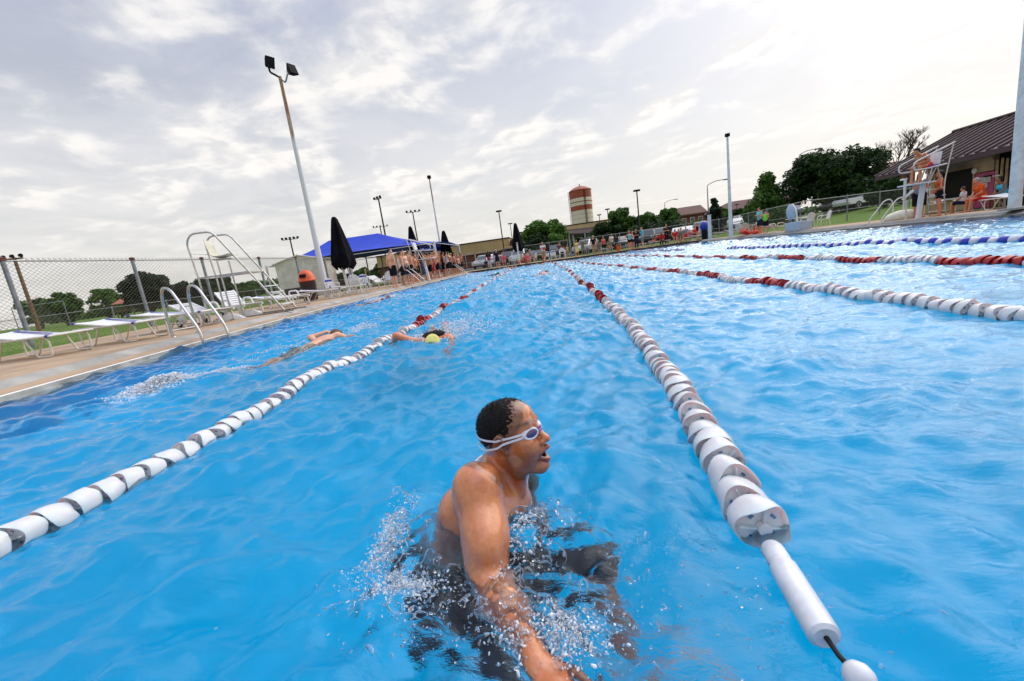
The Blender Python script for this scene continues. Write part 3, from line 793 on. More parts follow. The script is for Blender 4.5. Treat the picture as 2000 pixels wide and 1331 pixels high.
    L.new(c1, mxx.inputs[6]); L.new(ramp(nt, n2.outputs[0], [(.3, (.72, .66, .62)), (.6, (1, 1, 1))]), mxx.inputs[7])
    at = N(nt, 'ShaderNodeAttribute'); at.attribute_name = 'tint'
    def mixc(f, a, bcol):
        q = N(nt, 'ShaderNodeMix'); q.data_type = 'RGBA'; L.new(f, q.inputs[0]); L.new(a, q.inputs[6]); q.inputs[7].default_value = (*bcol, 1); return q.outputs[2]
    sx = N(nt, 'ShaderNodeSeparateColor'); L.new(at.outputs['Color'], sx.inputs[0])
    cc = mixc(sx.outputs[0], mxx.outputs[2], (.34, .045, .035))       # lips, ear blush
    cc = mixc(sx.outputs[1], cc, (.035, .020, .014))                   # stubble and brows
    cc = mixc(sx.outputs[2], cc, (.03, .008, .006))                    # inside of the mouth
    L.new(cc, b.inputs['Base Color'])
    rr = N(nt, 'ShaderNodeMapRange'); L.new(n1.outputs[0], rr.inputs[0]); rr.inputs[1].default_value = .35; rr.inputs[2].default_value = .65; rr.inputs[3].default_value = .20; rr.inputs[4].default_value = .38
    L.new(rr.outputs[0], b.inputs['Roughness'])
    b.inputs['Subsurface Weight'].default_value = .12; b.inputs['Subsurface Radius'].default_value = (.02, .007, .004); b.inputs['Subsurface Scale'].default_value = .35
    b.inputs['Coat Weight'].default_value = .6; b.inputs['Coat Roughness'].default_value = .10
    # beads and sheets of water on the skin
    vo = N(nt, 'ShaderNodeTexVoronoi', Scale=150.0, Randomness=1.0); L.new(tc.outputs['Object'], vo.inputs['Vector'])
    n3 = N(nt, 'ShaderNodeTexNoise', Scale=28.0, Detail=4.0); L.new(tc.outputs['Object'], n3.inputs['Vector'])
    drop = N(nt, 'ShaderNodeMapRange'); L.new(vo.outputs['Distance'], drop.inputs[0]); drop.inputs[1].default_value = .36; drop.inputs[2].default_value = .10
    gate = N(nt, 'ShaderNodeMapRange'); L.new(n3.outputs[0], gate.inputs[0]); gate.inputs[1].default_value = .55; gate.inputs[2].default_value = .68
    mu = N(nt, 'ShaderNodeMath', operation='MULTIPLY'); L.new(drop.outputs[0], mu.inputs[0]); L.new(gate.outputs[0], mu.inputs[1])
    ad = N(nt, 'ShaderNodeMath', operation='MULTIPLY_ADD'); L.new(mu.outputs[0], ad.inputs[0]); ad.inputs[1].default_value = .7; L.new(n2.outputs[0], ad.inputs[2])
    bp = N(nt, 'ShaderNodeBump', Strength=.35, Distance=.0022); L.new(ad.outputs[0], bp.inputs['Height']); L.new(bp.outputs[0], b.inputs['Normal'])
    bp2 = N(nt, 'ShaderNodeBump', Strength=.6, Distance=.003); L.new(mu.outputs[0], bp2.inputs['Height']); L.new(bp2.outputs[0], b.inputs['Coat Normal'])
    body = np_mesh('body', V, F, m, root)
    # tint attribute from head-space position
    Q = (V - HC) @ HA
    g = lambda c, r: np.exp(-(((Q - np.array(c)) / np.array(r)) ** 2).sum(1))
    lips = np.clip(1.5 * g((.102, 0, -.056), (.012, .022, .0055)) + 1.5 * g((.099, 0, -.0985), (.016, .024, .0085)) + .45 * (g((-.012, -.085, -.004), (.02, .012, .03)) + g((-.012, .085, -.004), (.02, .012, .03))) + .22 * g((.115, 0, -.03), (.02, .02, .02)), 0, 1)
    ay = np.abs(Q[:, 1])
    st = .62 * np.exp(-(np.clip((-.062 - Q[:, 2]) / .02, -9, 0)) ** 2) * (Q[:, 2] > -.14) * (Q[:, 0] > -.03) * np.clip((Q[:, 0] + .03) / .03, 0, 1)
    st = st + .40 * g((.092, 0, -.047), (.02, .03, .007)) + .5 * np.exp(-((Q[:, 0] + .002) / .012) ** 2) * (Q[:, 2] < 0) * np.exp(-((Q[:, 2] + .03) / .045) ** 2) * (ay > .04)
    st = st * (1 - np.clip(lips * 1.4, 0, 1)); 
    hz_ = np.exp(-np.clip(np.minimum((V3(.058, 0, .052) - Q) @ V3(.80, 0, -.60), (V3(.068, 0, .06) - Q) @ V3(1, 0, .10)) + .004, -1, 0) ** 2 / .000045) * ((Q[:, 2] > -.045) & (Q[:, 0] < .075) & (Q[:, 2] < .13)) * np.clip((Q[:, 2] + .045) / .03, 0, 1)
    st = np.clip(st + .8 * hz_, 0, 1)
    brow = .95 * np.exp(-((ay - .036) / .020) ** 4 - ((Q[:, 2] - .0400 - .004 * np.cos((ay - .03) * 60)) / .0075) ** 2) * (Q[:, 0] > .04)
    mouth = np.clip(2.4 * g((.080, 0, -.075), (.017, .021, .0145)), 0, 1)
    ca = body.data.color_attributes.new('tint', 'FLOAT_COLOR', 'POINT')
    colr = np.stack([lips, np.clip(st * .8 + brow, 0, 1), mouth, np.ones(len(V))], 1).astype(np.float32)
    inm = np.linalg.norm(Q, axis=1) < .2; colr[~inm, :3] = 0
    ca.data.foreach_set('color', colr.ravel())
    # hair: cropped cap, roughened
    S = SDF(); S.ell(X(-.0185, 0, .0305), (.0978, .0775, .0896), .01, M=HA); S.ell(X(.0108, 0, .0528), (.0785, .0688, .0625), .02, M=HA)
    n = HA @ V3(.80, 0, -.60); S.clip(n, n @ X(.052, 0, .048), .012)
    n = HA @ V3(1, 0, .10); S.clip(n, n @ X(.060, 0, .06), .012)
    n = HA @ V3(.55, 0, -.9); S.clip(n, n @ X(-.035, 0, -.050), .01)
    S.ell(X(.020, -.078, -.004), (.022, .03, .022), .008, '-'); S.ell(X(-.012, -.082, -.012), (.024, .022, .036), .006, '-')
    def rough(V):
        o = np.array([noise.noise(Vector(v) * 160) * .0022 + noise.noise(Vector(v) * 420) * .0016 for v in V])
        d = V - HC; d /= np.linalg.norm(d, axis=1)[:, None]; Q_ = (V - HC) @ HA
        e = np.minimum.reduce([(V3(.052, 0, .048) - Q_) @ V3(.80, 0, -.60), (V3(.060, 0, .06) - Q_) @ V3(1, 0, .10), (V3(-.035, 0, -.050) - Q_) @ V3(.55, 0, -.9)])
        nz_ = np.array([noise.noise(Vector(v) * 130) for v in V]); o = o - np.exp(-np.clip(e, 0, 1) / .010) * (.0042 + .0045 * nz_)
        return V + d * o[:, None]
    mh = mat('wet_black_hair', (.007, .005, .004), rough=.5, var=.5, scale=220, bump=.5, bscale=330, spec=.25)
    hair = sdf_obj('hair', S, .0026, mh, root, post=rough)
    # short spikes that break the outline
    mb = MB(); r = random.Random(3); vv = hair.data.vertices; nn = len(vv)
    for _ in range(3800):
        v = vv[r.randrange(nn)]; p = Vector(v.co); d = (p - Vector(HC)).normalized()
        if d.z < -.35: continue
        t = (d + Vector(HA @ V3(.5, 0, -.1)) * .5 + Vector((r.uniform(-.5, .5), r.uniform(-.5, .5), r.uniform(-.4, .4)))).normalized(); s = t.cross(d); s = (s.normalized() if s.length > 1e-4 else Vector((0, 1, 0))) * .0011
        q = p + t * r.uniform(.004, .0085); mb.add([p - s, p + s, q], [(0, 1, 2)])
    mb.build('stubble', mh, hair)
    # goggles
    mw = mat('goggle_silicone', (.72, .74, .80), rough=.25, var=.08, scale=30, coat=.4)
    ml, ntl, bl = new_mat('goggle_lens'); bl.inputs['Base Color'].default_value = (.10, .05, .16, 1); bl.inputs['Roughness'].default_value = .06; bl.inputs['Metallic'].default_value = .55; bl.inputs['Coat Weight'].default_value = 1
    mp = mat('purple_bridge', (.14, .03, .34), rough=.3, coat=.5)
    gog = empty('goggles', (0, 0, 0)); gog.parent = root
    for s in (-1, 1):
        cx = V3(.083, s * .035, .006); nrm = V3(.80, s * .60, -.02); nrm /= np.linalg.norm(nrm); tv = np.cross(V3(0, 0, 1), nrm); tv /= np.linalg.norm(tv); uv = np.cross(nrm, tv)
        def ringp(a, rx, rz, o): return Vector(X(*(cx + tv * rx * math.cos(a) * (1.15 if math.cos(a) * s > 0 else .95) + uv * rz * math.sin(a) + nrm * o)))
        K = 28; mbr = MB(); prof = [(.029, .0205, -.013), (.0285, .0200, -.001), (.0265, .0180, .006), (.0235, .0150, .0075), (.0205, .0120, .0060)]
        for rx, rz, o in prof: mbr.v += [tuple(ringp(2 * math.pi * k / K, rx, rz, o)) for k in range(K)]
        for j in range(len(prof) - 1):
            for k in range(K): mbr.f.append((j*K+k, j*K+(k+1) % K, (j+1)*K+(k+1) % K, (j+1)*K+k)); mbr.m.append(0)
        fr_ = mbr.build('frame', mw, gog, smooth=True)
        mbl = MB(); mbl.v = [tuple(ringp(2 * math.pi * k / K, .0215, .0128, .0058)) for k in range(K)] + [tuple(ringp(2 * math.pi * k / K, .011, .0065, .0085)) for k in range(K)]
        mbl.f = [(k, (k+1) % K, K+(k+1) % K, K+k) for k in range(K)] + [tuple(range(K, 2*K))]; mbl.m = [0] * len(mbl.f)
        mbl.build('lens', ml, gog, smooth=True)
        for dz0, dz1, dz2 in ((.006, .012, .030), (-.004, -.004, -.012)):
            pts = []
            for t in np.linspace(0, 1, 16):
                a = R(34 + t * 143); zz = (dz0 * (1 - t) + dz1 * t) + (dz2 - dz1) * max(0, t - .35) / .65 + (.004 if t < .4 else 0)
                rr_ = .1015; x_, y_ = -.016 + rr_ * math.cos(a) * .99, .0845 * math.sin(a)
                if dz2 < 0 and .25 < t < .9: zz -= .010 * math.sin((t - .25) / .65 * math.pi)
                k_ = 1 - .16 * max(0, -zz / .05) ; pts.append((x_ * 1.0, s * y_, zz + .004))
            M_ = [X(*p) for p in pts]
            mbs = MB(); vs = []
            for i, p in enumerate(M_):
                d = p - X(-.016, 0, p[2] * 0 + .01); d[2] = 0; d /= np.linalg.norm(d); p = p + d * (.0015 if dz2 > 0 else .003)
                u = HA @ V3(0, 0, 1)
                vs += [p - u * .0032, p + u * .0032, p + u * .0032 + d * .002, p - u * .0032 + d * .002]
            fs = []
            for i in range(15):
                for k in range(4): fs.append((i*4+k, i*4+(k+1) % 4, (i+1)*4+(k+1) % 4, (i+1)*4+k))
            mbs.add(vs, fs); mbs.build('strap', mw, gog)
    MB().tube([X(.098, -.014, .010), X(.1035, -.007, .013), X(.105, 0, .014), X(.1035, .007, .013), X(.098, .014, .010)], .0036).build('nose_bridge', mp, gog, smooth=True)
    MB().tube([X(.100, -.012, -.000), X(.1055, 0, .003), X(.100, .012, -.000)], .0028).build('nose_bridge', mp, gog, smooth=True)
    # chain: project a loop on to the body field
    mc = mat('silver_chain', (.75, .68, .60), rough=.25, metal=1.0)
    ctr = NK + V3(-.005, 0, -.005); axn = V3(.50, -.10, .86); axn /= np.linalg.norm(axn)
    e1 = V3(1, 0, -.55); e1 -= axn * (e1 @ axn); e1 /= np.linalg.norm(e1); e2 = np.cross(axn, e1); pts = []
    for k in range(120):
        a = 2 * math.pi * k / 120; d = e1 * math.cos(a) + e2 * math.sin(a); d = d - axn * .30 * max(0, math.cos(a)) ** 2
        lo_, hi_ = .02, .22
        for _ in range(22):
            mid = (lo_ + hi_) / 2; f = A.ev((ctr + d * mid)[None])[0]
            if f < 0: lo_ = mid
            else: hi_ = mid
        pts.append(ctr + d * (hi_ + .0008))
    pts = np.array(pts); pts = (np.roll(pts, 1, 0) + pts * 2 + np.roll(pts, -1, 0)) / 4
    mbc = MB()
    for i in range(120):
        a, c = Vector(pts[i]), Vector(pts[(i + 1) % 120]); n_ = max(1, int((c - a).length / .0033))
        for j in range(n_):
            q = a.lerp(c, (j + .5) / n_); mbc.lathe([(.0006, -.0016), (.0021, -.0008), (.0021, .0008), (.0006, .0016)], q, 6)
    mbc.build('neck_chain', mc, root, smooth=True)
    # board shorts
    T = SDF(); T.cone(HR_, HR_ + (KR - HR_) * .96, .112, .100, .05); T.cone(HL_, HL_ + (KL - HL_) * .96, .112, .100, .05); T.cone(PEL + V3(0, -.04, -.01), PEL + V3(0, .05, -.01), .125, .125, .06)
    T.cone(PEL, PEL + (P(-.40, 1.27, -.17) - PEL) * .45, .128, .128, .06)
    def fold(V):
        o = np.array([noise.noise(Vector((v[0] * 9, v[1] * 22, v[2] * 16))) * .016 for v in V]); d = V - PEL; d /= np.linalg.norm(d, axis=1)[:, None]; return V + d * o[:, None]
    sdf_obj('shorts', T, .011, mat('swim_shorts', (.006, .006, .012), rough=.75, var=.3, scale=8, bump=.3), root, post=fold)
    return root, A
SWIMMER, SW_SDF = swimmer()
# ------------------------------------------------------------------ lane ropes
m_fw = mat('float_white', (.80, .80, .81), rough=.32, var=.04, scale=30, coat=.2, **{'Subsurface Weight': .5, 'Subsurface Scale': .05})
m_fr = mat('float_red', (.52, .012, .02), rough=.35, var=.12, scale=30, coat=.2)
m_fb = mat('float_blue', (.015, .04, .42), rough=.35, var=.12, scale=30, coat=.2)
m_cable = mat('cable', (.02, .02, .022), rough=.4, metal=.6)
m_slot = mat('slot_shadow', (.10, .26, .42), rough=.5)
for _m, _c in ((m_fw, (.85, .86, .88, 1)), (m_fr, (.60, .02, .02, 1))):      # thin moulded plastic lets light through
    _t = _m.node_tree; _p = _t.nodes['Principled BSDF']; _tr = N(_t, 'ShaderNodeBsdfTranslucent'); _tr.inputs['Color'].default_value = _c
    _x = N(_t, 'ShaderNodeMixShader', Fac=.18); _t.links.new(_p.outputs[0], _x.inputs[1]); _t.links.new(_tr.outputs[0], _x.inputs[2]); _t.links.new(_x.outputs[0], _t.nodes['Material Output'].inputs['Surface'])

def float_mesh(m, fat=False):
    """wave-quelling float about local X: outer twisted bands, a slotted disc and a hub"""
    b = MB(); Rr = .064; Lx = .098; K = 28
    def ring(xf, r0, r1, th=.004, a0=0, a1=360, n=K, tw=.0):
        # band of width between xf(a)[0], xf(a)[1] at radius rf
        base = len(b.v)
        for i in range(n + 1):
            a = R(a0 + (a1 - a0) * i / n); x0, x1 = xf(a); c, s = math.cos(a), math.sin(a)
            for x, r in ((x0, r0), (x1, r1), (x1, r1 - th), (x0, r0 - th)): b.v.append((x, r * c, r * s))
        for i in range(n):
            for k in range(4):
                b.f.append((base+i*4+k, base+i*4+(k+1) % 4, base+(i+1)*4+(k+1) % 4, base+(i+1)*4+k)); b.m.append(0)
    if not fat:
        # bell shaped disc: scalloped rim towards -X, recessed slotted face, tapering skirt towards +X
        prof = [(-.024, .014), (-.026, .030), (-.024, .052), (-.030, .060), (-.040, .0655), (-.044, .0680), (-.036, .0690), (-.012, .0680), (.016, .0650), (.040, .0605), (.049, .0540), (.049, .016)]
        K = 36; base = len(b.v)
        for x, q in prof:
            for k in range(K):
                a = 2 * math.pi * k / K; w = 1 + (.055 * math.cos(3 * a + x * 30)) * (q > .05); xx = x + .013 * math.cos(a * 2) * (q > .055) + .006 * math.sin(3 * a) * (q > .05)
                b.v.append((xx, q * w * math.cos(a), q * w * math.sin(a)))
        for i in range(len(prof) - 1):
            for k in range(K): b.f.append((base+i*K+k, base+i*K+(k+1) % K, base+(i+1)*K+(k+1) % K, base+(i+1)*K+k)); b.m.append(0)
        for k in range(4):      # ribs and slots of the face
            a = R(90 * k + 20); c, s_ = math.cos(a), math.sin(a); b.box((-.032, .038 * c, .038 * s_), (.016, .004, .044), rot=Matrix.Rotation(a - R(90), 3, 'X'))
        for k in range(4):
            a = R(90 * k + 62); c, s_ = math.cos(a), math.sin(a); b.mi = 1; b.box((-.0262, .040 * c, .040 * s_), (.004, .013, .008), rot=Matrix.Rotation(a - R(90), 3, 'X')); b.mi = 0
    else:
        M = Matrix.Rotation(R(90), 3, 'Y')
        b.lathe([(.020, -.075), (.060, -.060), (.078, -.030), (.082, 0), (.078, .030), (.060, .060), (.020, .075)], (0, 0, 0), 18, M)
    b.tube([(-Lx / 2, 0, 0), (Lx / 2, 0, 0)], .017, 10)
    o = b.build('float', [m, m_slot], None, smooth=True, angle=50); me = o.data; bpy.data.objects.remove(o); return me
FM = {'w': float_mesh(m_fw), 'r': float_mesh(m_fr), 'W': float_mesh(m_fw, True), 'B': float_mesh(m_fb, True)}
MI = {'w': 0, 'r': 1, 'W': 0, 'B': 2}
def rope(pts, y_first_red, label, colour='rw', y0=.3, gap=None, phase=0, pitch=.094, z=.022, start_kind='w'):
    root = empty('lane_rope', (0, 0, 0), 0, label, 'lane rope', 'lane ropes floating along the pool')
    P = [Vector((x, y, z)) for x, y in pts]
    # resample along a Catmull-Rom through the plan points
    dense = []
    for i in range(len(P) - 1):
        a, bb, c, d = P[max(0, i-1)], P[i], P[i+1], P[min(len(P)-1, i+2)]
        n = max(2, int((c - bb).length / .03))
        for k in range(n):
            t = k / n; dense.append(.5 * ((2 * bb) + (c - a) * t + (2*a - 5*bb + 4*c - d) * t*t + (-a + 3*bb - 3*c + d) * t**3))
    dense.append(P[-1])
    pos = []; acc = 0; last = dense[0]
    for q in dense[1:]:
        acc += (q - last).length
        if acc >= pitch: pos.append(q); acc = 0
        last = q
    L_ = []; r = random.Random(len(label))
    for i, q in enumerate(pos):
        t = (pos[min(i+1, len(pos)-1)] - pos[max(i-1, 0)]); t.z = 0; t.normalize()
        if gap and gap[0] < q.y < gap[1]: continue
        if colour == 'rw':
            k = 'w' if q.y < y_first_red else ('r' if int((q.y - y_first_red) / .98) % 2 == 0 else 'w')
        else: k = 'B' if i % 2 else 'W'
        zz = float(water_h(np.array([q.x]), np.array([q.y]))[0])
        ang = math.atan2(t.y, t.x)
        M = Matrix.Translation((q.x, q.y, zz * .8 + z - .008)) @ Matrix.Rotation(ang + r.uniform(-.10, .10) + .09 * math.sin(i * .9), 4, 'Z') @ Matrix.Rotation(r.uniform(-.08, .08) + .08 * math.cos(i * .9), 4, 'Y') @ Matrix.Rotation(i * R(37) + r.uniform(-.3, .3), 4, 'X')
        L_.append((k, M))
    L_.sort(key=lambda e: (e[1].translation - EYE).length)
    for k, M in L_[:99]:
        o = bpy.data.objects.new('float', FM[k]); o.matrix_world = M; col.objects.link(o); o.parent = root
    rest = L_[99:]
    if rest:
        b = MB()
        for k, M in rest:
            d = (M.translation - EYE).length; b.mi = MI[k]
            if d < 1e9:
                R3 = M.to_3x3(); r_ = .078 if k in 'WB' else .064
                if k in 'wr':
                    Mx = R3 @ Matrix.Rotation(R(90), 3, 'Y')
                    b.lathe([(.03, -.044), (r_ * .93, -.040), (r_, -.018), (r_ * .95, -.010), (.045, -.004), (r_, .012), (r_ * .95, .036), (.03, .044)], M.translation, 10, Mx)
                else:
                    Mx = R3 @ Matrix.Rotation(R(90), 3, 'Y'); b.lathe([(.02, -.05), (.06, -.043), (r_, -.02), (r_, .02), (.06, .043), (.02, .05)], M.translation, 10, Mx)
        o = b.build('float_run', [m_fw, m_fr, m_fb], root, smooth=True, angle=50); tag(o, kind='stuff')
    ln = [Vector((q.x, q.y, z * .6)) for q in pos[::4] if q.y > y0 and not (gap and gap[0] < q.y < gap[1])]
    MB().tube([(q.x, q.y, q.z) for q in ln], .004, 5).build('cable', m_cable, root)
    return root
r1 = rope([(-2.16, -.3), (-2.14, 1.2), (-2.12, 3), (-2.10, 6), (-2.2, 12), (-2.45, 22), (-2.85, YF - .1)], 6.15, 'red and white lane rope left of the near swimmer', z=.006)
r1['label'] = 'red and white lane rope between the near swimmer and the left pool edge'
r2 = rope([(.482, .955), (.50, 1.2), (.56, 1.7), (.63, 2.4), (.70, 3.3), (.76, 4.6), (.80, 6.4), (.84, 10), (.88, 20), (.55, YF - .1)], 6.2, 'red and white lane rope ending in a white cylinder beside the near swimmer')
r3 = rope([(2.95, .2), (2.93, 3), (2.91, 6), (2.80, 14), (2.3, 24), (1.7, YF - .1)], 5.5, 'red and white lane rope next right of the one with the cylinder')
r4 = rope([(5.1, 1.5), (5.12, 5), (5.2, 12), (5.3, 19.5), (5.0, YF - .1)], 5.05, 'red and white lane rope farthest right, next to the blue one')
r5 = rope([(7.35, 3.6), (7.42, 7.3), (7.58, 18.2), (7.7, 30), (7.8, YF - .3)], 0, 'lane rope of blue and white floats', colour='bw', gap=(18.6, 24.5), pitch=.152, z=.03)
# tensioner barrel, cable and cap at the near end of the second rope
m_pvc = mat('white_pvc', (.66, .67, .70), rough=.35, var=.12, scale=14, coat=.2)
A_, B_ = Vector((.481, .985, -.002)), Vector((.455, .735, -.002))
Mz = (B_ - A_).to_track_quat('Z', 'Y').to_matrix()
b = MB(); Ln = (B_ - A_).length
b.lathe([(.012, -.012), (.024, -.008), (.028, .004), (.028, .045), (.025, .052), (.028, .058), (.031, .066), (.031, Ln - .03), (.031, Ln - .02), (.030, Ln - .006), (.022, Ln), (.013, Ln - .002)], A_, 24, Mz)
b.build('tension_barrel', m_pvc, r2, smooth=True)
C_ = atZ(1668, 1312, .005)
MB().tube([B_ - (B_ - A_).normalized() * .02, B_.lerp(C_, .5) + Vector((0, 0, -.004)), C_], .0052, 8).build('end_cable', m_cable, r2, smooth=True)
b = MB(); Mz2 = (C_ - B_).to_track_quat('Z', 'Y').to_matrix()
b.lathe([(.008, -.012), (.018, -.006), (.025, .006), (.025, .020), (.018, .030), (.010, .034)], C_, 20, Mz2)
b.build('end_cap', m_pvc, r2, smooth=True)
# ------------------------------------------------------------------ fences
m_galv = mat('galvanised', (.30, .31, .33), rough=.42, metal=.75, var=.25, scale=9)
m_post = mat('grey_post', (.26, .28, .32), rough=.5, metal=.35, var=.2, scale=7)
m_wire = mat('fence_wire', (.20, .19, .175), rough=.55, metal=.5, var=.2)
m_rust = mat('rust', (.16, .055, .03), rough=.85, var=.4, scale=30)
def fence(pts, z0, z1, label, cell=.15, wire=.0042, post_every=3.05, pr=.036, mid=False, posts=None, mesh=True, tie_rust=False, group=None, gz=None):
    root = empty('chain_link_fence', (pts[0][0], pts[0][1], z0), 0, label, 'fence', group)
    O = Vector((pts[0][0], pts[0][1], z0))
    P = [Vector((x, y, 0)) for x, y in pts]; cum = [0]
    for a, b_ in zip(P, P[1:]): cum.append(cum[-1] + (b_ - a).length)
    zz = gz or (lambda x, y: z0)
    def at(s):
        s = max(0, min(cum[-1], s))
        for i in range(len(P) - 1):
            if s <= cum[i+1] + 1e-6: return P[i].lerp(P[i+1], (s - cum[i]) / max(1e-6, cum[i+1] - cum[i]))
        return P[-1]
    def pt(s, t):
        q = at(s); zb = zz(q.x, q.y); return Vector((q.x, q.y, zb + (z1 - z0) * t)) - O
    n = int(cum[-1] / post_every); H = z1 - z0
    ss = posts or [post_every * k for k in range(n + 1)] + [cum[-1]]
    for s in ss:
        b = MB(); b.tube([pt(s, -.0), pt(s, 1.0)], pr, 8); b.tube([pt(s, 1.0), pt(s, 1.0) + Vector((0, 0, .07))], [pr * 1.12, pr * .5], 8)
        o = b.build('fence_post', m_post, root, smooth=True)
        if tie_rust: MB().tube([pt(s, .985), pt(s, 1.02)], pr * 1.5, 8).build('post_cap', m_rust, o, smooth=True)
    rl = [s for s in np.arange(0, cum[-1] + .01, 2.0)] + [cum[-1]]
    MB().tube([pt(s, .985) for s in rl], .022, 8).build('top_rail', m_galv, root, smooth=True)
    if mid: MB().tube([pt(s, .48) for s in rl], .018, 6).build('middle_rail', m_galv, root, smooth=True)
    if mesh:
        b = MB(); off = Vector((.03, .03, 0)); ch = cell * .72
        m = int(cum[-1] / cell) + 1; rows = H * 1.01 / ch
        run = rows * cell
        for k in range(-int(rows) - 1, m):
            for sg in (1, -1):
                s0 = k * cell if sg == 1 else k * cell + run; s1 = s0 + sg * run; t0, t1 = .015, 1.02
                if min(s0, s1) < 0 or max(s0, s1) > cum[-1]:
                    lo, hi = 0, cum[-1]; u0 = (max(lo, min(hi, s0)) - s0) / (s1 - s0); u1 = (max(lo, min(hi, s1)) - s0) / (s1 - s0)
                    t0, t1 = t0 + (t1 - t0) * u0, t0 + (t1 - t0) * u1; s0, s1 = s0 + (s1 - s0) * u0, s0 + (s1 - s0) * u1
                    if abs(s1 - s0) < .02: continue
                q = [pt(s0 + (s1 - s0) * u, t0 + (t1 - t0) * u) for u in (0, .5, 1)]
                b.tube(q, wire, 3, cap=False)
        for k in range(m):          # twisted barbs above the rail and below the hem
            s = k * cell; p = pt(s, 1.0); b.tube([p, p + Vector((.01, .01, .05))], wire, 3, cap=False)
            p = pt(s, .012); b.tube([p, p + Vector((-.01, .03, -.03))], wire, 3, cap=False)
        b.build('wire_mesh', m_wire, root)
    return root
LF = [(fence_x(y) if y < 22 else -14.9, y) for y in (1.5, 5, 8.5, 13.7, 22, 34, 46.2)]
LF = [(-13.7, 4.0), (-14.0, 8.0), (-14.35, 12.0), (-14.45, 16.0), (-14.5, 30.0), (-14.6, 46.2)]
fence(LF, .2, 2.62, 'tall chain link fence behind the white loungers along the left deck', posts=[2.6, 6.35, 10.15, 13.3, 17.0, 20.3, 23.6, 27, 30.4, 33.8, 37.2, 41], tie_rust=True, gz=lambda x, y: .2, pr=.055)
fence([(-14.6, 46.2), (-8, 46.3), (-.5, 46.4), (2.6, 46.5)], .2, 2.05, 'chain link fence across the far end, behind the blue striped chairs', wire=.004, cell=.2, mid=True)
fence([(4.7, 46.5), (12, 46.7), (18.3, 46.8), (18.1, 38), (17.75, 30.3)], .2, 1.98, 'chain link fence with pipe rails running from the gate posts to the right corner', wire=.003, cell=.2, mid=True, post_every=3.4)
fence([(17.75, 30.3), (22, 31.8), (26.5, 33.6)], .2, 1.95, 'chain link fence on the lawn behind the right pool ladder', wire=.003, cell=.2, mid=True, post_every=3.0)
gp = empty('gate', (3.0, 46.5, .2), 0, 'open gate with tall grey posts in the far fence', 'gate')
for x in (-.15, .25, 1.5): MB().tube([(x, 0, 0), (x, 0, 2.25)], .07, 10).build('gate_post', m_post, gp, smooth=True)
MB().tube([(.3, .1, .1), (.3, .1, 1.9), (.45, 1.3, 1.9), (.45, 1.3, .1), (.3, .1, .1)], .03, 8).build('gate_frame', m_galv, gp, smooth=True)
# low fence and backstop across the field to the left
q0, q1, q2 = atZ(-260, 662, 1.45), atZ(0, 627, 1.45), atZ(288, 591, 1.45)
lo = [(q0.x, q0.y), (q1.x, q1.y), (q2.x, q2.y), (q2.x - 1.5, q2.y + 25), (q2.x - 2, q2.y + 60)]
fence(lo, .2, 1.42, 'low chain link fence across the ball field beyond the tall fence', wire=.006, cell=.3, pr=.05, post_every=4.5)
bs = atY(88, 640, 46.0)
bk = empty('backstop', (bs.x, 46.0, .2), R(8), 'tall wire backstop panel standing in the ball field', 'backstop')
b = MB()
for k in range(-12, 13):
    for sg in (1, -1):
        x0, x1 = k * .25, k * .25 + sg * 2.6; z0, z1 = 0.05, 3.0
        if x1 > 3 : z1 = z0 + (z1 - z0) * (3 - x0) / (x1 - x0); x1 = 3
        if x1 < -3: z1 = z0 + (z1 - z0) * (-3 - x0) / (x1 - x0); x1 = -3
        b.tube([(x0, 0, z0), (x1, 0, z1)], .008, 3, cap=False)
b.build('wire_mesh', m_wire, bk)
b = MB(); b.tube([(-3, 0, 0), (-3, 0, 3), (3, 0, 3), (3, 0, 0)], .05, 6); b.build('pipe_frame', m_post, bk, smooth=True)

# ------------------------------------------------------------------ poles and lamps
m_white = mat('white_paint', (.72, .72, .70), rough=.45, var=.12, scale=5)
m_black = mat('black_metal', (.008, .008, .010), rough=.7, var=.3, spec=.15)
m_wood = mat('pole_wood', (.20, .12, .07), rough=.9, var=.35, scale=14, bump=.5)
m_dkpole = mat('dark_pole', (.045, .035, .03), rough=.8, var=.3, scale=8)
def rusty_white():
    m, nt, b = new_mat('rust_streaked_white'); L = nt.links; tc = N(nt, 'ShaderNodeTexCoord'); sp = N(nt, 'ShaderNodeSeparateXYZ'); L.new(tc.outputs['Object'], sp.inputs[0])
    n = N(nt, 'ShaderNodeTexNoise', Scale=1.6, Detail=7.0, Roughness=.7); mp = N(nt, 'ShaderNodeMapping'); mp.inputs['Scale'].default_value = (14, 14, .8); L.new(tc.outputs['Object'], mp.inputs[0]); L.new(mp.outputs[0], n.inputs['Vector'])
    mr = N(nt, 'ShaderNodeMapRange'); L.new(sp.outputs[2], mr.inputs[0]); mr.inputs[1].default_value = 6.3; mr.inputs[2].default_value = 8.2; mr.inputs[3].default_value = -.30; mr.inputs[4].default_value = .12
    a = N(nt, 'ShaderNodeMath', operation='ADD'); L.new(mr.outputs[0], a.inputs[0]); L.new(n.outputs[0], a.inputs[1])
    L.new(ramp(nt, a.outputs[0], [(.46, (.66, .66, .66)), (.60, (.34, .17, .07)), (.75, (.20, .09, .04))]), b.inputs['Base Color']); b.inputs['Roughness'].default_value = .6
    return m
m_rw = rusty_white()
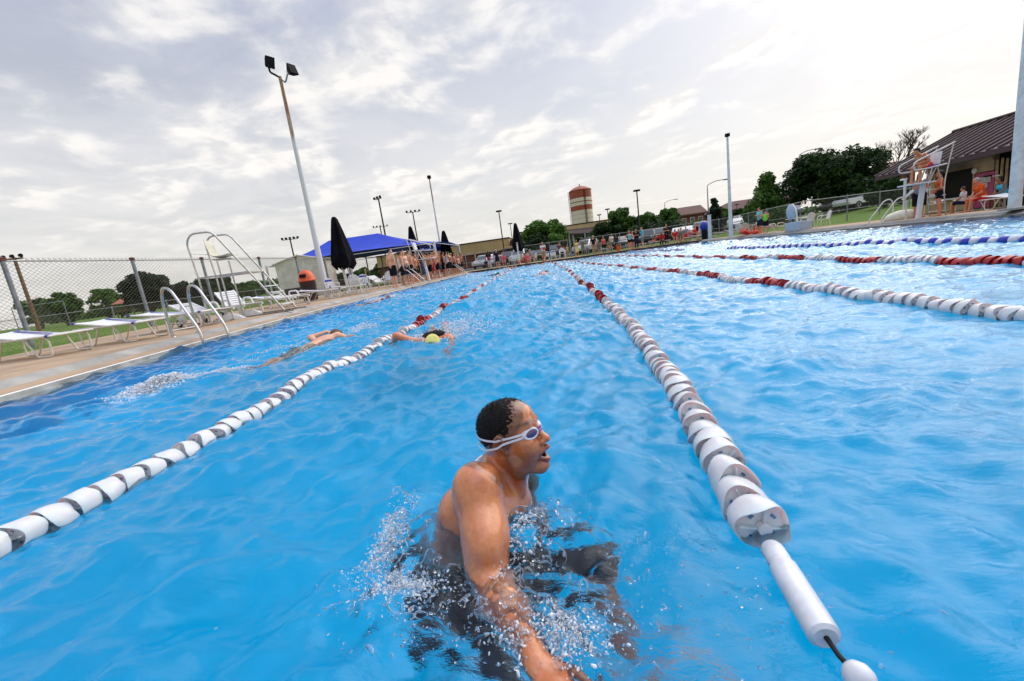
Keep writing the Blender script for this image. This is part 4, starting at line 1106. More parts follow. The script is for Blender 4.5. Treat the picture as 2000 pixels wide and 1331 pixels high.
def floodlight(parent, c, yaw, pitch, s=.5):
    b = MB(); M_ = Matrix.Rotation(yaw, 3, 'Z') @ Matrix.Rotation(pitch, 3, 'Y')
    def T(v): return Vector(c) + M_ @ Vector(v)
    K = [(-.5, -.36, -.42), (-.5, .36, -.42), (-.5, .36, .42), (-.5, -.36, .42)]
    vs = [T((x * s * .6 + (.0), y * s * .7, z * s * .7)) for x, y, z in K] + [T((.22 * s, y * s * 1.25, z * s * 1.25)) for x, y, z in K] + [T((.34 * s, y * s * 1.25, z * s * 1.25)) for x, y, z in K]
    b.add(vs, [(0, 1, 2, 3)[::-1], (8, 9, 10, 11)] + [(j + i, j + (i + 1) % 4, j + 4 + (i + 1) % 4, j + 4 + i) for j in (0, 4) for i in range(4)])
    return b.build('floodlight', m_black, parent)
def vpole(px, pyb, pyt, Y, r0, r1, m, label, lights=(), group='light poles round the pool', z0=.2, name='light_pole', cat='light pole', bent=None):
    bs_ = atY(px, pyb, Y); 
    # the top pixel gives the height at that distance
    x = bs_.x; z = None
    for dpx in np.linspace(-140, 60, 401):
        q = atY(px + dpx, pyt, Y)
        if z is None or abs(q.x - x) < abs(z[0] - x): z = (q.x, q.z)
    h = z[1] - z0
    root = empty(name, (x, Y, z0), 0, label, cat, group)
    MB().tube([(0, 0, 0), (0, 0, h * .5), (0, 0, h)], [r0, (r0 + r1) / 2, r1], 14).build('pole', m, root, smooth=True)
    return root, h
# rust streaked white flood pole by the guard chair
p, h = vpole(640, 579, 150, 20.5, .15, .07, m_rw, 'tall white light pole streaked with rust, two black floodlights on top', z0=.2)
MB().tube(arc([(0, 0, h - .05), (-.22, 0, h + .12), (-.42, 0, h + .25), (-.42, 0, h + .52)], .1), .045, 8).build('bracket', m_black, p, smooth=True)
MB().tube(arc([(0, 0, h - .05), (.20, 0, h - .30), (.40, 0, h + .05), (.40, 0, h + .12)], .1), .035, 8).build('bracket', m_galv, p, smooth=True)
floodlight(p, (-.38, 0, h + .66), R(-30), R(20), .44); floodlight(p, (.60, 0, h + .14), R(-25), R(-20), .44)
MB().box((.42, 0, h + .10), (.10, .08, .14)).build('control_box', m_white, p)
p, h = vpole(864, 505, 350, 45.2, .12, .06, m_rw, 'slim pale light pole behind the row of swimmers, one small black lamp')
MB().box((0, 0, h + .18), (.34, .3, .3)).build('lamp_head', m_black, p)
p, h = vpole(1428, 466, 268, 32.0, .13, .07, m_white, 'white light pole on the far right deck between the tables, one lamp on top')
MB().box((0, 0, h + .12), (.26, .22, .20)).build('lamp_head', m_black, p)
P1 = atZ(1974, 411, .2)
p = empty('light_pole', (P1.x + .1, P1.y, .2), 0, 'thick white pole at the right edge in front of the pool house', 'light pole', 'light poles round the pool')
MB().tube([(0, 0, 0), (0, 0, 3), (0, 0, 9)], [.15, .14, .10], 16).build('pole', m_white, p, smooth=True)
MB().box((0, .0, .03), (.5, .5, .06)).build('base_plate', m_grey, p)
# car park and street lamps, ball field lights
def shoe(px, pyb, pyt, Y, label, m=m_dkpole, r=.11, head=(.9, .5, .22), z0=.3):
    p, h = vpole(px, pyb, pyt, Y, r, r * .7, m, label, z0=z0, group='car park lamps', name='street_lamp', cat='street lamp')
    M_ = MB(); M_.rbox((0, 0, h + head[2] * .4), head, .1); M_.build('lamp_head', m_black, p); return p
shoe(986, 500, 414, 70, 'dark car park lamp with a flat head in front of the long tan building')
shoe(1002, 480, 438, 95, 'dark lamp post just left of the tallest far black umbrella', r=.10, head=(1.0, .5, .2))
shoe(1251, 470, 374, 62, 'dark lamp post rising out of the trees right of the water tower')
shoe(1173, 450, 421, 110, 'small lamp post right beside the water tower', r=.12, head=(1.0, .5, .25))
shoe(1190, 450, 410, 100, 'second lamp post right of the water tower, above the trees', r=.11, head=(1.0, .5, .25))
shoe(1440, 430, 401, 105, 'thin lamp in front of the brown barracks roof', r=.08, head=(.7, .4, .2))
for px, pyb, pyt, Y, lab in ((1385, 445, 368, 58, 'pale street lamp with a curved arm above the dark conifer'), (1562, 400, 308, 62, 'street lamp whose curved arm reaches over the big round tree'), (1300, 430, 400, 95, 'far curved street lamp showing above the tree line')):
    p, h = vpole(px, pyb, pyt, Y, .10, .06, m_galv, lab, z0=.8, group='curved street lamps', name='street_lamp', cat='street lamp')
    MB().tube(arc([(0, 0, h - .1), (0, 0, h + .35), (1.0, 0, h + .75), (2.1, 0, h + .75)], .8, 6), .05, 8).build('arm', m_galv, p, smooth=True)
    MB().rbox((2.4, 0, h + .73), (.8, .28, .14), .1).build('lamp_head', m_galv, p)
def ball_light(px, pyb, pyt, Y, label, n=4, m=m_dkpole, wide=1.6, r=.16, rz=.3, z0=.2, tier=0):
    p, h = vpole(px, pyb, pyt, Y, r, r * .7, m, label, z0=z0, group='ball field floodlights', name='floodlight_pole', cat='light pole')
    p.rotation_euler = (0, 0, rz)
    MB().box((0, 0, h - .1), (wide, .1, .1)).build('crossarm', m, p)
    for k in range(n):
        x = -wide / 2 + wide * k / (n - 1); b = MB(); b.lathe([(.03, 0), (.08, .05), (.14, .20)] if Y < 40 else [(.05, 0), (.14, .08), (.24, .34)], (x, -.05, h - .02), 8, Matrix.Rotation(R(65), 3, 'X') @ Matrix.Rotation(.3, 3, 'Y')); b.build('floodlight', m_black, p)
    return p
ball_light(70, 625, 503, 27, 'brown wooden pole with floodlights seen through the tall fence', m=m_wood, wide=1.0, r=.13, n=3)
ball_light(575, 505, 467, 75, 'far ball field light pole above the cream shed', n=5, wide=2.6)
ball_light(754, 468, 388, 70, 'tallest dark ball field light pole above the blue canopy', n=3, wide=1.6, rz=-.6)
ball_light(747, 468, 443, 115, 'lower ball field light pole partly behind the tallest one', n=5, wide=3.6, r=.2)
ball_light(812, 450, 414, 90, 'ball field light pole above the second black umbrella', n=4, wide=2.6)
# ------------------------------------------------------------------ pool furniture
m_resin = mat('white_resin', (.74, .74, .73), rough=.42, var=.08, scale=8)
m_cream = mat('cream_resin', (.66, .62, .50), rough=.5, var=.08, scale=8)
m_sling = mat('white_sling', (.76, .77, .80), rough=.75, var=.10, scale=30, bump=.3, bscale=160)
m_frame = mat('white_tube', (.72, .69, .63), rough=.38, var=.10, scale=12)
m_blue = mat('blue_vinyl', (.012, .035, .34), rough=.45, var=.2)
m_steel = mat('stainless', (.50, .49, .48), rough=.22, metal=.95, var=.12, scale=12)
m_steel2 = mat('dull_steel', (.30, .29, .28), rough=.35, metal=.8, var=.25, scale=10)
m_tyre = mat('tyre', (.02, .02, .02), rough=.8)
m_canvas = mat('black_canvas', (.006, .006, .009), rough=.95, var=.4, scale=3, bump=.5, bscale=12, spec=.1)
m_shade = mat('blue_shade_cloth', (.008, .045, .50), rough=.8, var=.18, scale=1.2, bump=.2, bscale=18)
m_orange = mat('orange_plastic', (.72, .10, .02), rough=.4, var=.12)
m_brownp = mat('brown_plastic', (.035, .012, .01), rough=.5, var=.3)
def yaw_to(a, b): return math.atan2(b[1] - a[1], b[0] - a[0])
def lounger(loc, rz, label, L_=1.95, W=.66, stripes=True, rise=.13):
    r = empty('sun_lounger', loc, rz, label, 'sun lounger', 'white loungers on the deck')
    b = MB()
    for s in (-1, 1): b.tube([(0, s * W / 2, .38), (L_, s * W / 2, .385)], .019, 8); b.tube([(0, s * W / 2, .385 + rise * .55 * L_), (.55 * L_, s * W / 2, .39)], .019, 8)
    b.tube([(0, -W/2, .38), (0, W/2, .38)], .019, 8); b.tube([(L_, -W/2, .385), (L_, W/2, .385)], .019, 8)
    b.build('frame', m_frame, r, smooth=True)
    b = MB(); nx_ = 16
    for i in range(nx_ + 1):
        x = .03 + (L_ - .06) * i / nx_
        for j in range(5):
            y = -W/2 + W * j / 4; b.v.append((x, y, .405 - .025 * math.sin(math.pi * j / 4) - .012 * math.sin(math.pi * i / nx_) + max(0, .55 * L_ - x) * rise))
    for i in range(nx_):
        for j in range(4): b.f.append((i*5+j, i*5+j+1, (i+1)*5+j+1, (i+1)*5+j)); b.m.append(0)
    sl_ = b.build('sling', m_sling, r, smooth=True)
    if stripes:
        b = MB(); b.box((L_ * .30, W * .36, .408 + rise * .25 * L_), (L_ * .5, .05, .006), rot=Matrix.Rotation(math.atan(rise), 3, 'Y')); b.build('stripe', m_blue, sl_)
        for x in (.02, L_ - .02):
            for s in (-1, 1): MB().tube([(x - .07 if x > 1 else x, s * W / 2, .384 if x > 1 else .385 + rise * .55 * L_), (x if x > 1 else x + .09, s * W / 2, .384 if x > 1 else .375 + rise * .55 * L_)], .026, 8).build('end_sleeve', m_blue, r, smooth=True)
    for x0, d in ((.10, 1), (L_ - .10, -1)):
        for s in (-1, 1):
            y = s * (W / 2 - .03)
            MB().tube(arc([(x0 + d * .66, y, .37), (x0 + d * .60, y, .33), (x0 + d * .40, y, .018), (x0 + d * .02, y, .018), (x0 - d * .0, y, .30), (x0 + d * .10, y, .372)], .07), .0165, 8).build('leg', m_frame, r, smooth=True)
    return r
def chaise(loc, rz, label, back=38, m=None, wheels=True):
    m = m or m_resin
    r = empty('chaise_longue', loc, rz, label, 'chaise longue', 'white plastic chaises')
    W = .62; bb = Vector((.72, 0, .36)); A = R(back)
    b = MB()
    for s in (-1, 1): b.box((1.28, s * (W/2 - .03), .33), (1.20, .06, .07))
    for k in range(10): b.box((.80 + .115 * k, 0, .365), (.085, W - .10, .022))
    b.build('seat', m, r)
    b = MB(); d = Vector((-math.cos(A), 0, math.sin(A))); M_ = Matrix.Rotation(A, 3, 'Y')
    for s in (-1, 1): b.box(bb + d * .36 + Vector((0, s * (W/2 - .03), 0)), (.74, .055, .05), rot=M_)
    for k in range(7): b.box(bb + d * (.06 + .105 * k), (.075, W - .08, .022), rot=M_)
    b.build('backrest', m, r)
    for s in (-1, 1):
        y = s * (W / 2 + .02)
        MB().tube(arc([(.62, y, .34), (.60, y, .56), (1.12, y, .56), (1.20, y, .36)], .12), .028, 8).build('armrest', m, r, smooth=True)
    for x in ((.35, 1.72) if not wheels else (1.72,)):
        for s in (-1, 1): MB().tube(arc([(x - .16, s * (W/2 - .03), .32), (x, s * (W/2 - .02), .30), (x + .02, s * (W/2), .03), (x - .14, s * W/2, .02)], .06), .028, 8).build('leg', m, r, smooth=True)
    if wheels:
        for s in (-1, 1): MB().box((.42, s * (W/2 - .05), .20), (.34, .035, .24), rot=Matrix.Rotation(R(-20), 3, 'Y')).build('wheel_bracket', m, r)
        for s in (-1, 1):
            M_ = Matrix.Rotation(R(90), 3, 'X'); c = (.40, s * (W/2 + .03), .105)
            w_ = MB().lathe([(.062, -.020), (.100, -.022), (.105, -.010), (.105, .010), (.100, .022), (.062, .020)], c, 22, M_).build('wheel', m_tyre, r, smooth=True)
            h_ = MB().lathe([(.018, -.026), (.024, -.02), (.024, .02), (.018, .026)], c, 12, M_)
            for k in range(6):
                a = k * math.pi / 3; h_.tube([c, (c[0] + .062 * math.cos(a), c[1], c[2] + .062 * math.sin(a))], .009, 5)
            h_.lathe([(.056, -.021), (.064, -.021), (.064, .021), (.056, .021)], c, 20, M_)
            h_.build('spokes', m, w_)
    return r
def armchair(loc, rz, label, m=None, striped=False, group='white plastic armchairs'):
    """resin armchair facing local +X"""
    m = m or m_resin; r = empty('patio_chair', loc, rz, label, 'chair', group)
    b = MB(); b.rbox((.0, 0, .43), (.46, .48, .03), .06)
    if striped: b.mi = 1; b.box((0.02, .10, .449), (.40, .09, .006)); b.box((.02, -.10, .449), (.40, .09, .006))
    b.build('seat', [m, m_blue], r)
    b = MB(); 
    for k in range(5):
        y = -.19 + .095 * k; hgt = .47 - .10 * (abs(k - 2) / 2) ** 2
        b.box((-.245 - .05, y, .44 + hgt / 2), (.022, .075, hgt), rot=Matrix.Rotation(R(-12), 3, 'Y'))
    b.tube(arc([(-.22, -.23, .42), (-.33, -.23, .84), (-.35, 0, .93), (-.33, .23, .84), (-.22, .23, .42)], .14, 5), .017, 8)
    if striped: b.mi = 1; b.box((-.325, 0, .80), (.03, .40, .10), rot=Matrix.Rotation(R(-12), 3, 'Y'))
    b.build('backrest', [m, m_blue], r)
    for s in (-1, 1):
        MB().tube(arc([(-.29, s * .25, .66), (.12, s * .27, .66), (.22, s * .26, .60), (.22, s * .24, .43)], .08), .022, 8).build('armrest', m, r, smooth=True)
        for x, x2 in ((.20, .25), (-.20, -.27)): MB().tube([(x, s * .22, .43), (x2, s * .26, 0)], [.026, .018], 8).build('leg', m, r, smooth=True)
    return r
def table(loc, label, rad=.55, h=.72, m=None, rz=0, square=False):
    m = m or m_resin; r = empty('patio_table', loc, rz, label, 'table', 'patio tables on the deck')
    b = MB()
    if square: b.rbox((0, 0, h), (1.3, .85, .04), .08)
    else: b.lathe([(rad * .98, -.02), (rad, -.01), (rad, .012), (rad * .98, .02)], (0, 0, h), 28)
    b.build('tabletop', m, r)
    for a in (45, 135, 225, 315):
        c, s = math.cos(R(a)), math.sin(R(a)); q = rad * .72
        MB().tube(arc([(c * .12, s * .12, h - .03), (c * q, s * q, h * .45), (c * .30, s * .30, .25), (c * q, s * q, 0)], .1) if not square else [(c * .1, s * .1, h - .03), (c * q, s * q, 0)], .022, 8).build('leg', m, r, smooth=True)
    return r
def gxy(px, py): q = atZ(px, py, .2); return (q.x, q.y, .2)
# left deck, near to far
def lng(a, b_, label, flip=False, **k):
    A_, B_ = gxy(*a), gxy(*b_); return lounger(B_ if flip else A_, yaw_to(B_ if flip else A_, A_ if flip else B_), label, **k)
G1 = gxy(112, 697); lounger((G1[0] - 2.0, G1[1] + .62, .2), R(-9), 'nearest white sling lounger, cut by the left edge', L_=2.1)
G2 = gxy(197, 680); lounger((G2[0] - 1.35, G2[1] + 1.10, .2), R(-12), 'white sling lounger standing between the nearest one and the pool ladder')
G3 = gxy(255, 664); lounger((G3[0] - 1.05, G3[1] + 1.35, .2), R(2), 'white sling lounger with a blue stripe, partly behind the pool ladder')
c = gxy(391, 629); chaise((-10.55, 11.35, .2), R(-18), 'white plastic chaise with a wheel seen between the pool ladder rails', back=22)
chaise((-10.9, 13.5, .2), R(-28), 'white plastic chaise with raised slatted back under the steel guard chair', back=42)
chaise((-10.6, 15.6, .2), R(-25), 'flat white plastic chaise behind the ladder of the steel guard chair', back=8, wheels=False)
lounger((-12.2, 16.6, .2), R(-5), 'white sling lounger showing through the steps of the steel guard chair')
lounger((-10.75, 17.6, .2), R(8), 'white sling lounger on the deck in front of the orange lidded bin')
lounger((-9.75, 18.5, .2), R(20), 'white sling lounger at the foot of the rusty light pole', L_=1.7)

# ladders
def ladder(loc, rz, label, w=.62, group='steel pool ladders', m=None, h=.86, treads=True):
    """local +X points to the water, rails enter it at x = .95"""
    m = m or m_steel; r = empty('pool_ladder', loc, rz, label, 'pool ladder', group)
    for s in (-1, 1):
        y = s * w / 2
        MB().tube(arc([(0, y, 0), (-.02, y, h * .75), (.10, y, h), (.40, y, h * .96), (1.02, y, .18), (1.10, y, -.02), (1.10, y, -.85)], .26, 7), .026, 12).build('rail', m, r, smooth=True)
        MB().lathe([(.06, 0), (.055, .012), (.034, .02)], (0, y, 0), 16).build('flange', m, r, smooth=True)
    MB().tube([(.0, -w/2, .13), (.0, w/2, .13)], .016, 8).build('crossbar', m, r, smooth=True)
    for k in range(2): MB().box((1.10, 0, -.42 - .28 * k), (.09, w, .03)).build('tread', m, r)
    return r
lf = (gxy(320, 662)); lb = (gxy(366, 650))
mx_, my_ = -7.42, 7.95
lad = ladder((mx_, my_, .2), R(-24), 'stainless pool ladder at the left edge, nearest to the camera', w=.46, h=.98)
MB().tube([(.02, -.23, .26), (.86, -.23, .24)], .014, 8).build('side_bar', m_steel2, lad, smooth=True)
ladder((-7.9, 23.3, .2), R(-8), 'pool ladder in front of the first standing swimmers', m=m_steel)
ladder((-8.0, 36.2, .2), R(-5), 'pool ladder beside the bending man at the far left corner', m=m_steel)
ladder((15.55, 20.4, .2), R(186), 'pool ladder on the right edge by the white pool lift', m=m_frame, h=.95)

# steel guard chair
gc = empty('lifeguard_chair', (-8.95, 12.05, .2), R(12), 'empty steel lifeguard chair with a cream seat and a stepped ladder', 'lifeguard chair', 'lifeguard chairs')
for s in (-1, 1):
    y = s * .46
    MB().tube(arc([(-.95, y, .05), (-.95, y, 1.25), (-1.02, y, 2.28), (-.85, y, 2.50), (-.30, y, 2.50), (.55, y, 1.05), (1.12, y, .05)], .17, 6), .026, 10).build('side_rail', m_steel, gc, smooth=True)
    MB().tube([(-.40, y * .7, .05), (-.42, y * .7, 1.72)], .024, 10).build('post', m_steel, gc, smooth=True)
    MB().tube([(-.97, y, 1.28), (.42, y, 1.28)], .022, 8).build('platform_rail', m_steel, gc, smooth=True)
    b = MB(); b.add([(-.75, y * 1.3 - .11, 0), (.1, y * 1.3 - .11, 0), (.1, y * 1.3 + .11, 0), (-.75, y * 1.3 + .11, 0), (-.45, y * 1.3 - .03, .17), (-.22, y * 1.3 - .03, .17), (-.22, y * 1.3 + .03, .17), (-.45, y * 1.3 + .03, .17)], [(0, 1, 5, 4), (1, 2, 6, 5), (2, 3, 7, 6), (3, 0, 4, 7), (4, 5, 6, 7)]); b.build('foot_cover', m_resin, gc)
    MB().box((.05, y * 1.15, .02), (2.7, .05, .04)).build('skid', m_steel2, gc)
for k in range(5):
    t = .15 + .185 * k; MB().box((1.12 - .60 * t, 0, .05 + t * 1.05 + .02), (.14, .90, .028)).build('step', m_resin, gc) if k < 4 else MB().box((.20, 0, 1.29), (.50, .90, .03)).build('footrest', m_cream, gc)
MB().tube([(-.97, -.46, 1.28), (-.97, .46, 1.28)], .02, 8).build('crossbar', m_steel, gc, smooth=True)
MB().tube([(-1.03, -.46, 1.98), (-1.03, .46, 1.98)], .010, 6).build('crossbar', m_steel, gc, smooth=True)
b = MB(); K = 10      # shell seat: back panel curving into the pan
prof = [(-.74, 2.33), (-.72, 2.15), (-.68, 1.96), (-.62, 1.84), (-.50, 1.79), (-.30, 1.79), (-.12, 1.82), (-.05, 1.81)]
for x, z in prof:
    for j in range(K + 1):
        u = -1 + 2 * j / K; b.v.append((x + .05 * u * u * (z > 1.85), u * .235, z + .05 * u * u * (z <= 1.85)))
for i in range(len(prof) - 1):
    for j in range(K): b.f.append((i*(K+1)+j, i*(K+1)+j+1, (i+1)*(K+1)+j+1, (i+1)*(K+1)+j)); b.m.append(0)
so_ = b.build('seat', m_cream, gc, smooth=True, angle=180); md = so_.modifiers.new('s', 'SOLIDIFY'); md.thickness = .014
MB().box((-.42, 0, 1.755), (.36, .34, .03)).build('seat_plate', m_steel2, gc)

# white post guard chairs (the middle and right ones)
def guard_post(loc, rz, label, s=1.0, parts=True):
    """pedestal guard chair: slanted white post, platform, seat, looped arm rails and a rear ladder; faces local +X"""
    r = empty('lifeguard_chair', loc, rz, label, 'lifeguard chair', 'lifeguard chairs'); r.scale = (s,) * 3
    MB().tube([(.10, 0, 0), (-.02, 0, 1.22)], [.085, .085], 4).build('post', m_resin, r)
    MB().box((.22, 0, 1.25), (.85, .62, .045)).build('platform', m_resin, r)
    for q in (-1, 1):
        y = q * .30
        MB().tube(arc([(-.62, y, .0), (-.50, y, .80), (-.52, y, 1.30), (-.75, y, 2.45)], .2), .022, 8).build('ladder_rail', m_steel, r, smooth=True)
        MB().tube(arc([(-.80, y, 2.50), (.30, y, 2.10), (.62, y, 1.98), (.60, y, 1.72), (.2, y, 1.72), (-.55, y, 1.80)], .20, 6), .024, 8).build('arm_rail', m_frame, r, smooth=True)
        MB().tube([(-.05, y * .7, 1.25), (-.28, y * .7, 1.78)], .022, 8).build('seat_strut', m_steel, r, smooth=True)
        MB().tube([(-.50, y * .7, 1.2), (-.30, y * .7, 1.78)], .022, 8).build('seat_strut', m_steel, r, smooth=True)
    for k in range(4): MB().box((-.60 + .035 * k, 0, .18 + .27 * k), (.09, .60, .03)).build('step', m_frame, r)
    MB().rbox((-.20, 0, 1.80), (.42, .46, .04), .06).build('seat', m_blue, r)
    MB().box((-.42, 0, 2.05), (.03, .42, .42), rot=Matrix.Rotation(R(-10), 3, 'Y')).build('backrest', m_resin, r)
    return r
guard_post((-7.80, 27.6, .2), R(-5), 'white post guard chair standing among the row of swimmers', 1.12)
GCR = guard_post((15.15, 18.8, .2), R(184), 'white post guard chair on the right deck with a guard sitting on it', 1.08)

# closed cantilever umbrellas
def umbrella(loc, h, label, s=1.0, rz=0, base=True):
    r = empty('closed_umbrella', loc, rz, label, 'umbrella', 'folded black umbrellas'); H = h
    MB().box((0, 0, .05), (1.0, .12, .07)).build('base', m_resin, r) if base else None
    if base: MB().box((0, 0, .055), (.12, 1.0, .07)).build('base', m_resin, r)
    MB().tube([(0, 0, .05), (-.12 * s, 0, H * .55)], [.085, .06], 12).build('mast', m_white, r, smooth=True)
    MB().tube([(.30 * s, 0, .05 + H * .02), (.12 * s, 0, H * .52)], .03, 8).build('mast', m_galv, r, smooth=True) if base else None
    b = MB(); K = 32; rnd = random.Random(int(H * 100)); prof = [(.10, 1.0), (.17, .97), (.30, .84), (.46, .66), (.62, .50), (.66, .40), (.44, .33)]
    ph = [rnd.uniform(0, 6) for _ in range(3)]
    for i, (q, z) in enumerate(prof):
        for k in range(K):
            a = 2 * math.pi * k / K; rr_ = q * s * H / 4.0 * (1 + .20 * math.sin(5 * a + ph[0]) * (i > 0) + .10 * math.sin(9 * a + ph[1]))
            dz = (.05 * math.sin(4 * a + ph[2]) + .045 * math.sin(7 * a)) * (i >= 4) * H / 3
            b.v.append((rr_ * math.cos(a) * .80 + .04 * i * s * .0, rr_ * math.sin(a), z * H + dz))
    for i in range(len(prof) - 1):
        for k in range(K): b.f.append((i*K+k, i*K+(k+1) % K, (i+1)*K+(k+1) % K, (i+1)*K+k)); b.m.append(0)
    b.f.append(tuple(range(K))[::-1]); b.m.append(0)
    b.build('canopy', m_canvas, r, smooth=True, angle=60)
    return r
q = atY(680, 562, 23); umbrella((q.x, 23, .2), 4.15, 'biggest folded black umbrella, beside the rusty light pole', 1.0)
q = atY(828, 530, 33); umbrella((q.x - .5, 33, .2), 4.15, 'folded black umbrella behind the white post guard chair', .85)
q = atY(889, 528, 38); umbrella((q.x - .5, 38, .2), 3.9, 'folded black umbrella in front of the tan building, behind the row of swimmers', 1.0)
q = atY(1017, 512, 44.5); umbrella((q.x - .1, 44.9, .2), 4.2, 'folded black umbrella at the far end of the pool', 1.0)

# blue shade canopy
def canopy():
    r = empty('shade_canopy', (-15.5, 31, .2), 0, 'large blue shade canopy on white posts behind the left deck', 'canopy')
    Yn, Yf = 31.0, 40.0
    c0, c1 = atY(588, 512, Yn), atY(842, 505, Yn); e0, e1 = atY(640, 520, Yf), atY(868, 486, Yf)
    ax, bx_ = c0.x, atY(800, 505, Yn).x; y0, y1 = Yn, Yf
    ze, zr = 2.95, 4.35
    ax = atY(590, 512, Yn).x; bx_ = atY(842, 503, Yn).x
    cx0, cx1 = ax + (bx_ - ax) * .32, ax + (bx_ - ax) * .62; ym = (y0 + y1) / 2
    ax -= 2.9; bx_ += .4; cx0 -= 3.0; cx1 -= 1.6; ze, zr = 2.75, 4.45
    C4 = [Vector((ax, y0, ze)), Vector((bx_, y0, ze)), Vector((bx_, y1, ze)), Vector((ax, y1, ze))]; Rg = [Vector((cx0, ym, zr)), Vector((cx1, ym, zr))]
    b = MB(); O = Vector((-15.5, 31, 0.2))
    def patch(a, b2, c, d, n=10, sag=.22):
        base = len(b.v)
        for i in range(n + 1):
            for j in range(n + 1):
                u, v = i / n, j / n; p = (a.lerp(b2, u)).lerp(d.lerp(c, u), v); s_ = sag * 4 * v * (1 - v) * 1.0 + .25 * (1 - v) * 4 * u * (1 - u)
                p.z -= s_ * (1 if v < 1 else 0) - .25 * (1 - v) * 4 * u * (1 - u) * 2 * .9; b.v.append(tuple(p - O))
        for i in range(n):
            for j in range(n): b.f.append((base+i*(n+1)+j, base+(i+1)*(n+1)+j, base+(i+1)*(n+1)+j+1, base+i*(n+1)+j+1)); b.m.append(0)
    patch(C4[0], C4[1], Rg[1], Rg[0]); patch(C4[1], C4[2], Rg[1], Rg[1]); patch(C4[2], C4[3], Rg[0], Rg[1]); patch(C4[3], C4[0], Rg[0], Rg[0])
    b.build('shade_cloth', m_shade, r, smooth=True, angle=50)
    for p in C4 + [C4[0].lerp(C4[1], .5), C4[3].lerp(C4[2], .5)]:
        MB().tube([(p.x + 15.5, p.y - 31, 0), (p.x + 15.5, p.y - 31, p.z - .1)], .07, 10).build('post', m_white, r, smooth=True)
    b = MB(); b.tube([p - O for p in C4], .022, 6, closed=True); b.build('edge_beam', m_white, r, smooth=True)
canopy()
# small blue canopy further along
r = empty('shade_canopy', (-10.3, 41.0, .2), 0, 'small blue canopy behind the row of swimmers, near the far corner', 'canopy')
b = MB(); S_ = 1.1
vs = [(-S_, -S_, 2.6), (S_, -S_, 2.6), (S_, S_, 2.6), (-S_, S_, 2.6), (0, 0, 3.1), (-S_, -S_, 2.4), (S_, -S_, 2.4), (S_, S_, 2.4), (-S_, S_, 2.4)]
b.add(vs, [(0, 1, 4), (1, 2, 4), (2, 3, 4), (3, 0, 4), (5, 6, 1, 0), (6, 7, 2, 1), (7, 8, 3, 2), (8, 5, 0, 3)]); b.build('shade_cloth', m_shade, r)
for x in (-S_, S_):
    for y in (-S_, S_): MB().tube([(x * .97, y * .97, 0), (x * .97, y * .97, 2.5)], .05, 8).build('post', m_white, r, smooth=True)

# tables and chairs on the left deck
T1 = gxy(722, 562)
def put(px, py, fn, *a, z=.2, **k):
    q = atZ(px, py, z); return fn((q.x, q.y, z), *a, **k)
table((-9.55, 21.0, .2), 'white table between the biggest umbrella and the first standing swimmer', .62)
armchair((-10.55, 20.3, .2), R(-35), 'white chair with a blue band, at the foot of the biggest umbrella', striped=True, group='white and blue chairs')
armchair((-9.15, 19.9, .2), R(100), 'white strap chair nearest to the camera at the left deck table', group='white and blue chairs')
armchair((-9.9, 22.6, .2), R(-60), 'white chair with a blue band behind the left deck table', striped=True, group='white and blue chairs')
armchair((-9.1, 24.2, .2), R(-80), 'white chair behind the first standing swimmer', group='white and blue chairs')
armchair((-8.9, 25.8, .2), R(-100), 'white chair behind the second and third standing swimmers', group='white and blue chairs')
chaise((-10.6, 25.0, .2), R(-20), 'white plastic chaise in the shade of the blue canopy', back=35, wheels=False)
# bins, shed
def bin_(loc, label, rz=0, s=1.0):
    r = empty('litter_bin', loc, rz, label, 'litter bin'); r.scale = (s,) * 3
    MB().lathe([(.28, 0), (.30, .02), (.34, .85), (.35, .88), (.33, .90)], (0, 0, 0), 24).build('body', m_brownp, r, smooth=True)
    b = MB(); b.lathe([(.36, .86), (.37, .90), (.35, .94), (.34, 1.02), (.28, 1.20), (.17, 1.32), (.04, 1.36)], (0, 0, 0), 24); b.build('lid', m_orange, r, smooth=True)
    MB().box((.27, -.12, 1.10), (.16, .26, .15), rz=R(-25)).build('flap', m_black, r)
    return r
bin_((-11.15, 19.2, .2), 'brown litter bin with an orange domed lid beside the rusty light pole', R(-60), 1.05)
sp_ = atY(597, 560, 27.5)
sh = empty('shed', (sp_.x - .2, 28.5, .2), R(14), 'cream metal shed behind the tall fence, left of the rusty pole', 'shed')
m_shed = mat('cream_siding', (.80, .77, .68), rough=.6, var=.12, scale=3)
b = MB(); Wd, Dp, Hh, Hr = 3.0, 3.0, 2.35, 2.75
nb = 20
for (x0, y0, x1, y1) in ((-Wd/2, -Dp/2, Wd/2, -Dp/2), (Wd/2, -Dp/2, Wd/2, Dp/2), (Wd/2, Dp/2, -Wd/2, Dp/2), (-Wd/2, Dp/2, -Wd/2, -Dp/2)):
    nx2, ny2 = (y1 - y0), -(x1 - x0); l_ = math.hypot(nx2, ny2); nx2 /= l_; ny2 /= l_; prev = None
    for k in range(nb * 2 + 1):
        t = k / (nb * 2); o_ = .018 if k % 2 else 0; x, y = x0 + (x1 - x0) * t + nx2 * o_, y0 + (y1 - y0) * t + ny2 * o_
        top = Hh + (Hr - Hh) * (1 - abs(x) / (Wd / 2 + .02)) if abs(ny2) > .5 else Hh
        if prev: b.quad((prev[0], prev[1], 0), (x, y, 0), (x, y, top), (prev[0], prev[1], prev[2]))
        prev = (x, y, top)
b.build('wall', m_shed, sh)
b = MB()
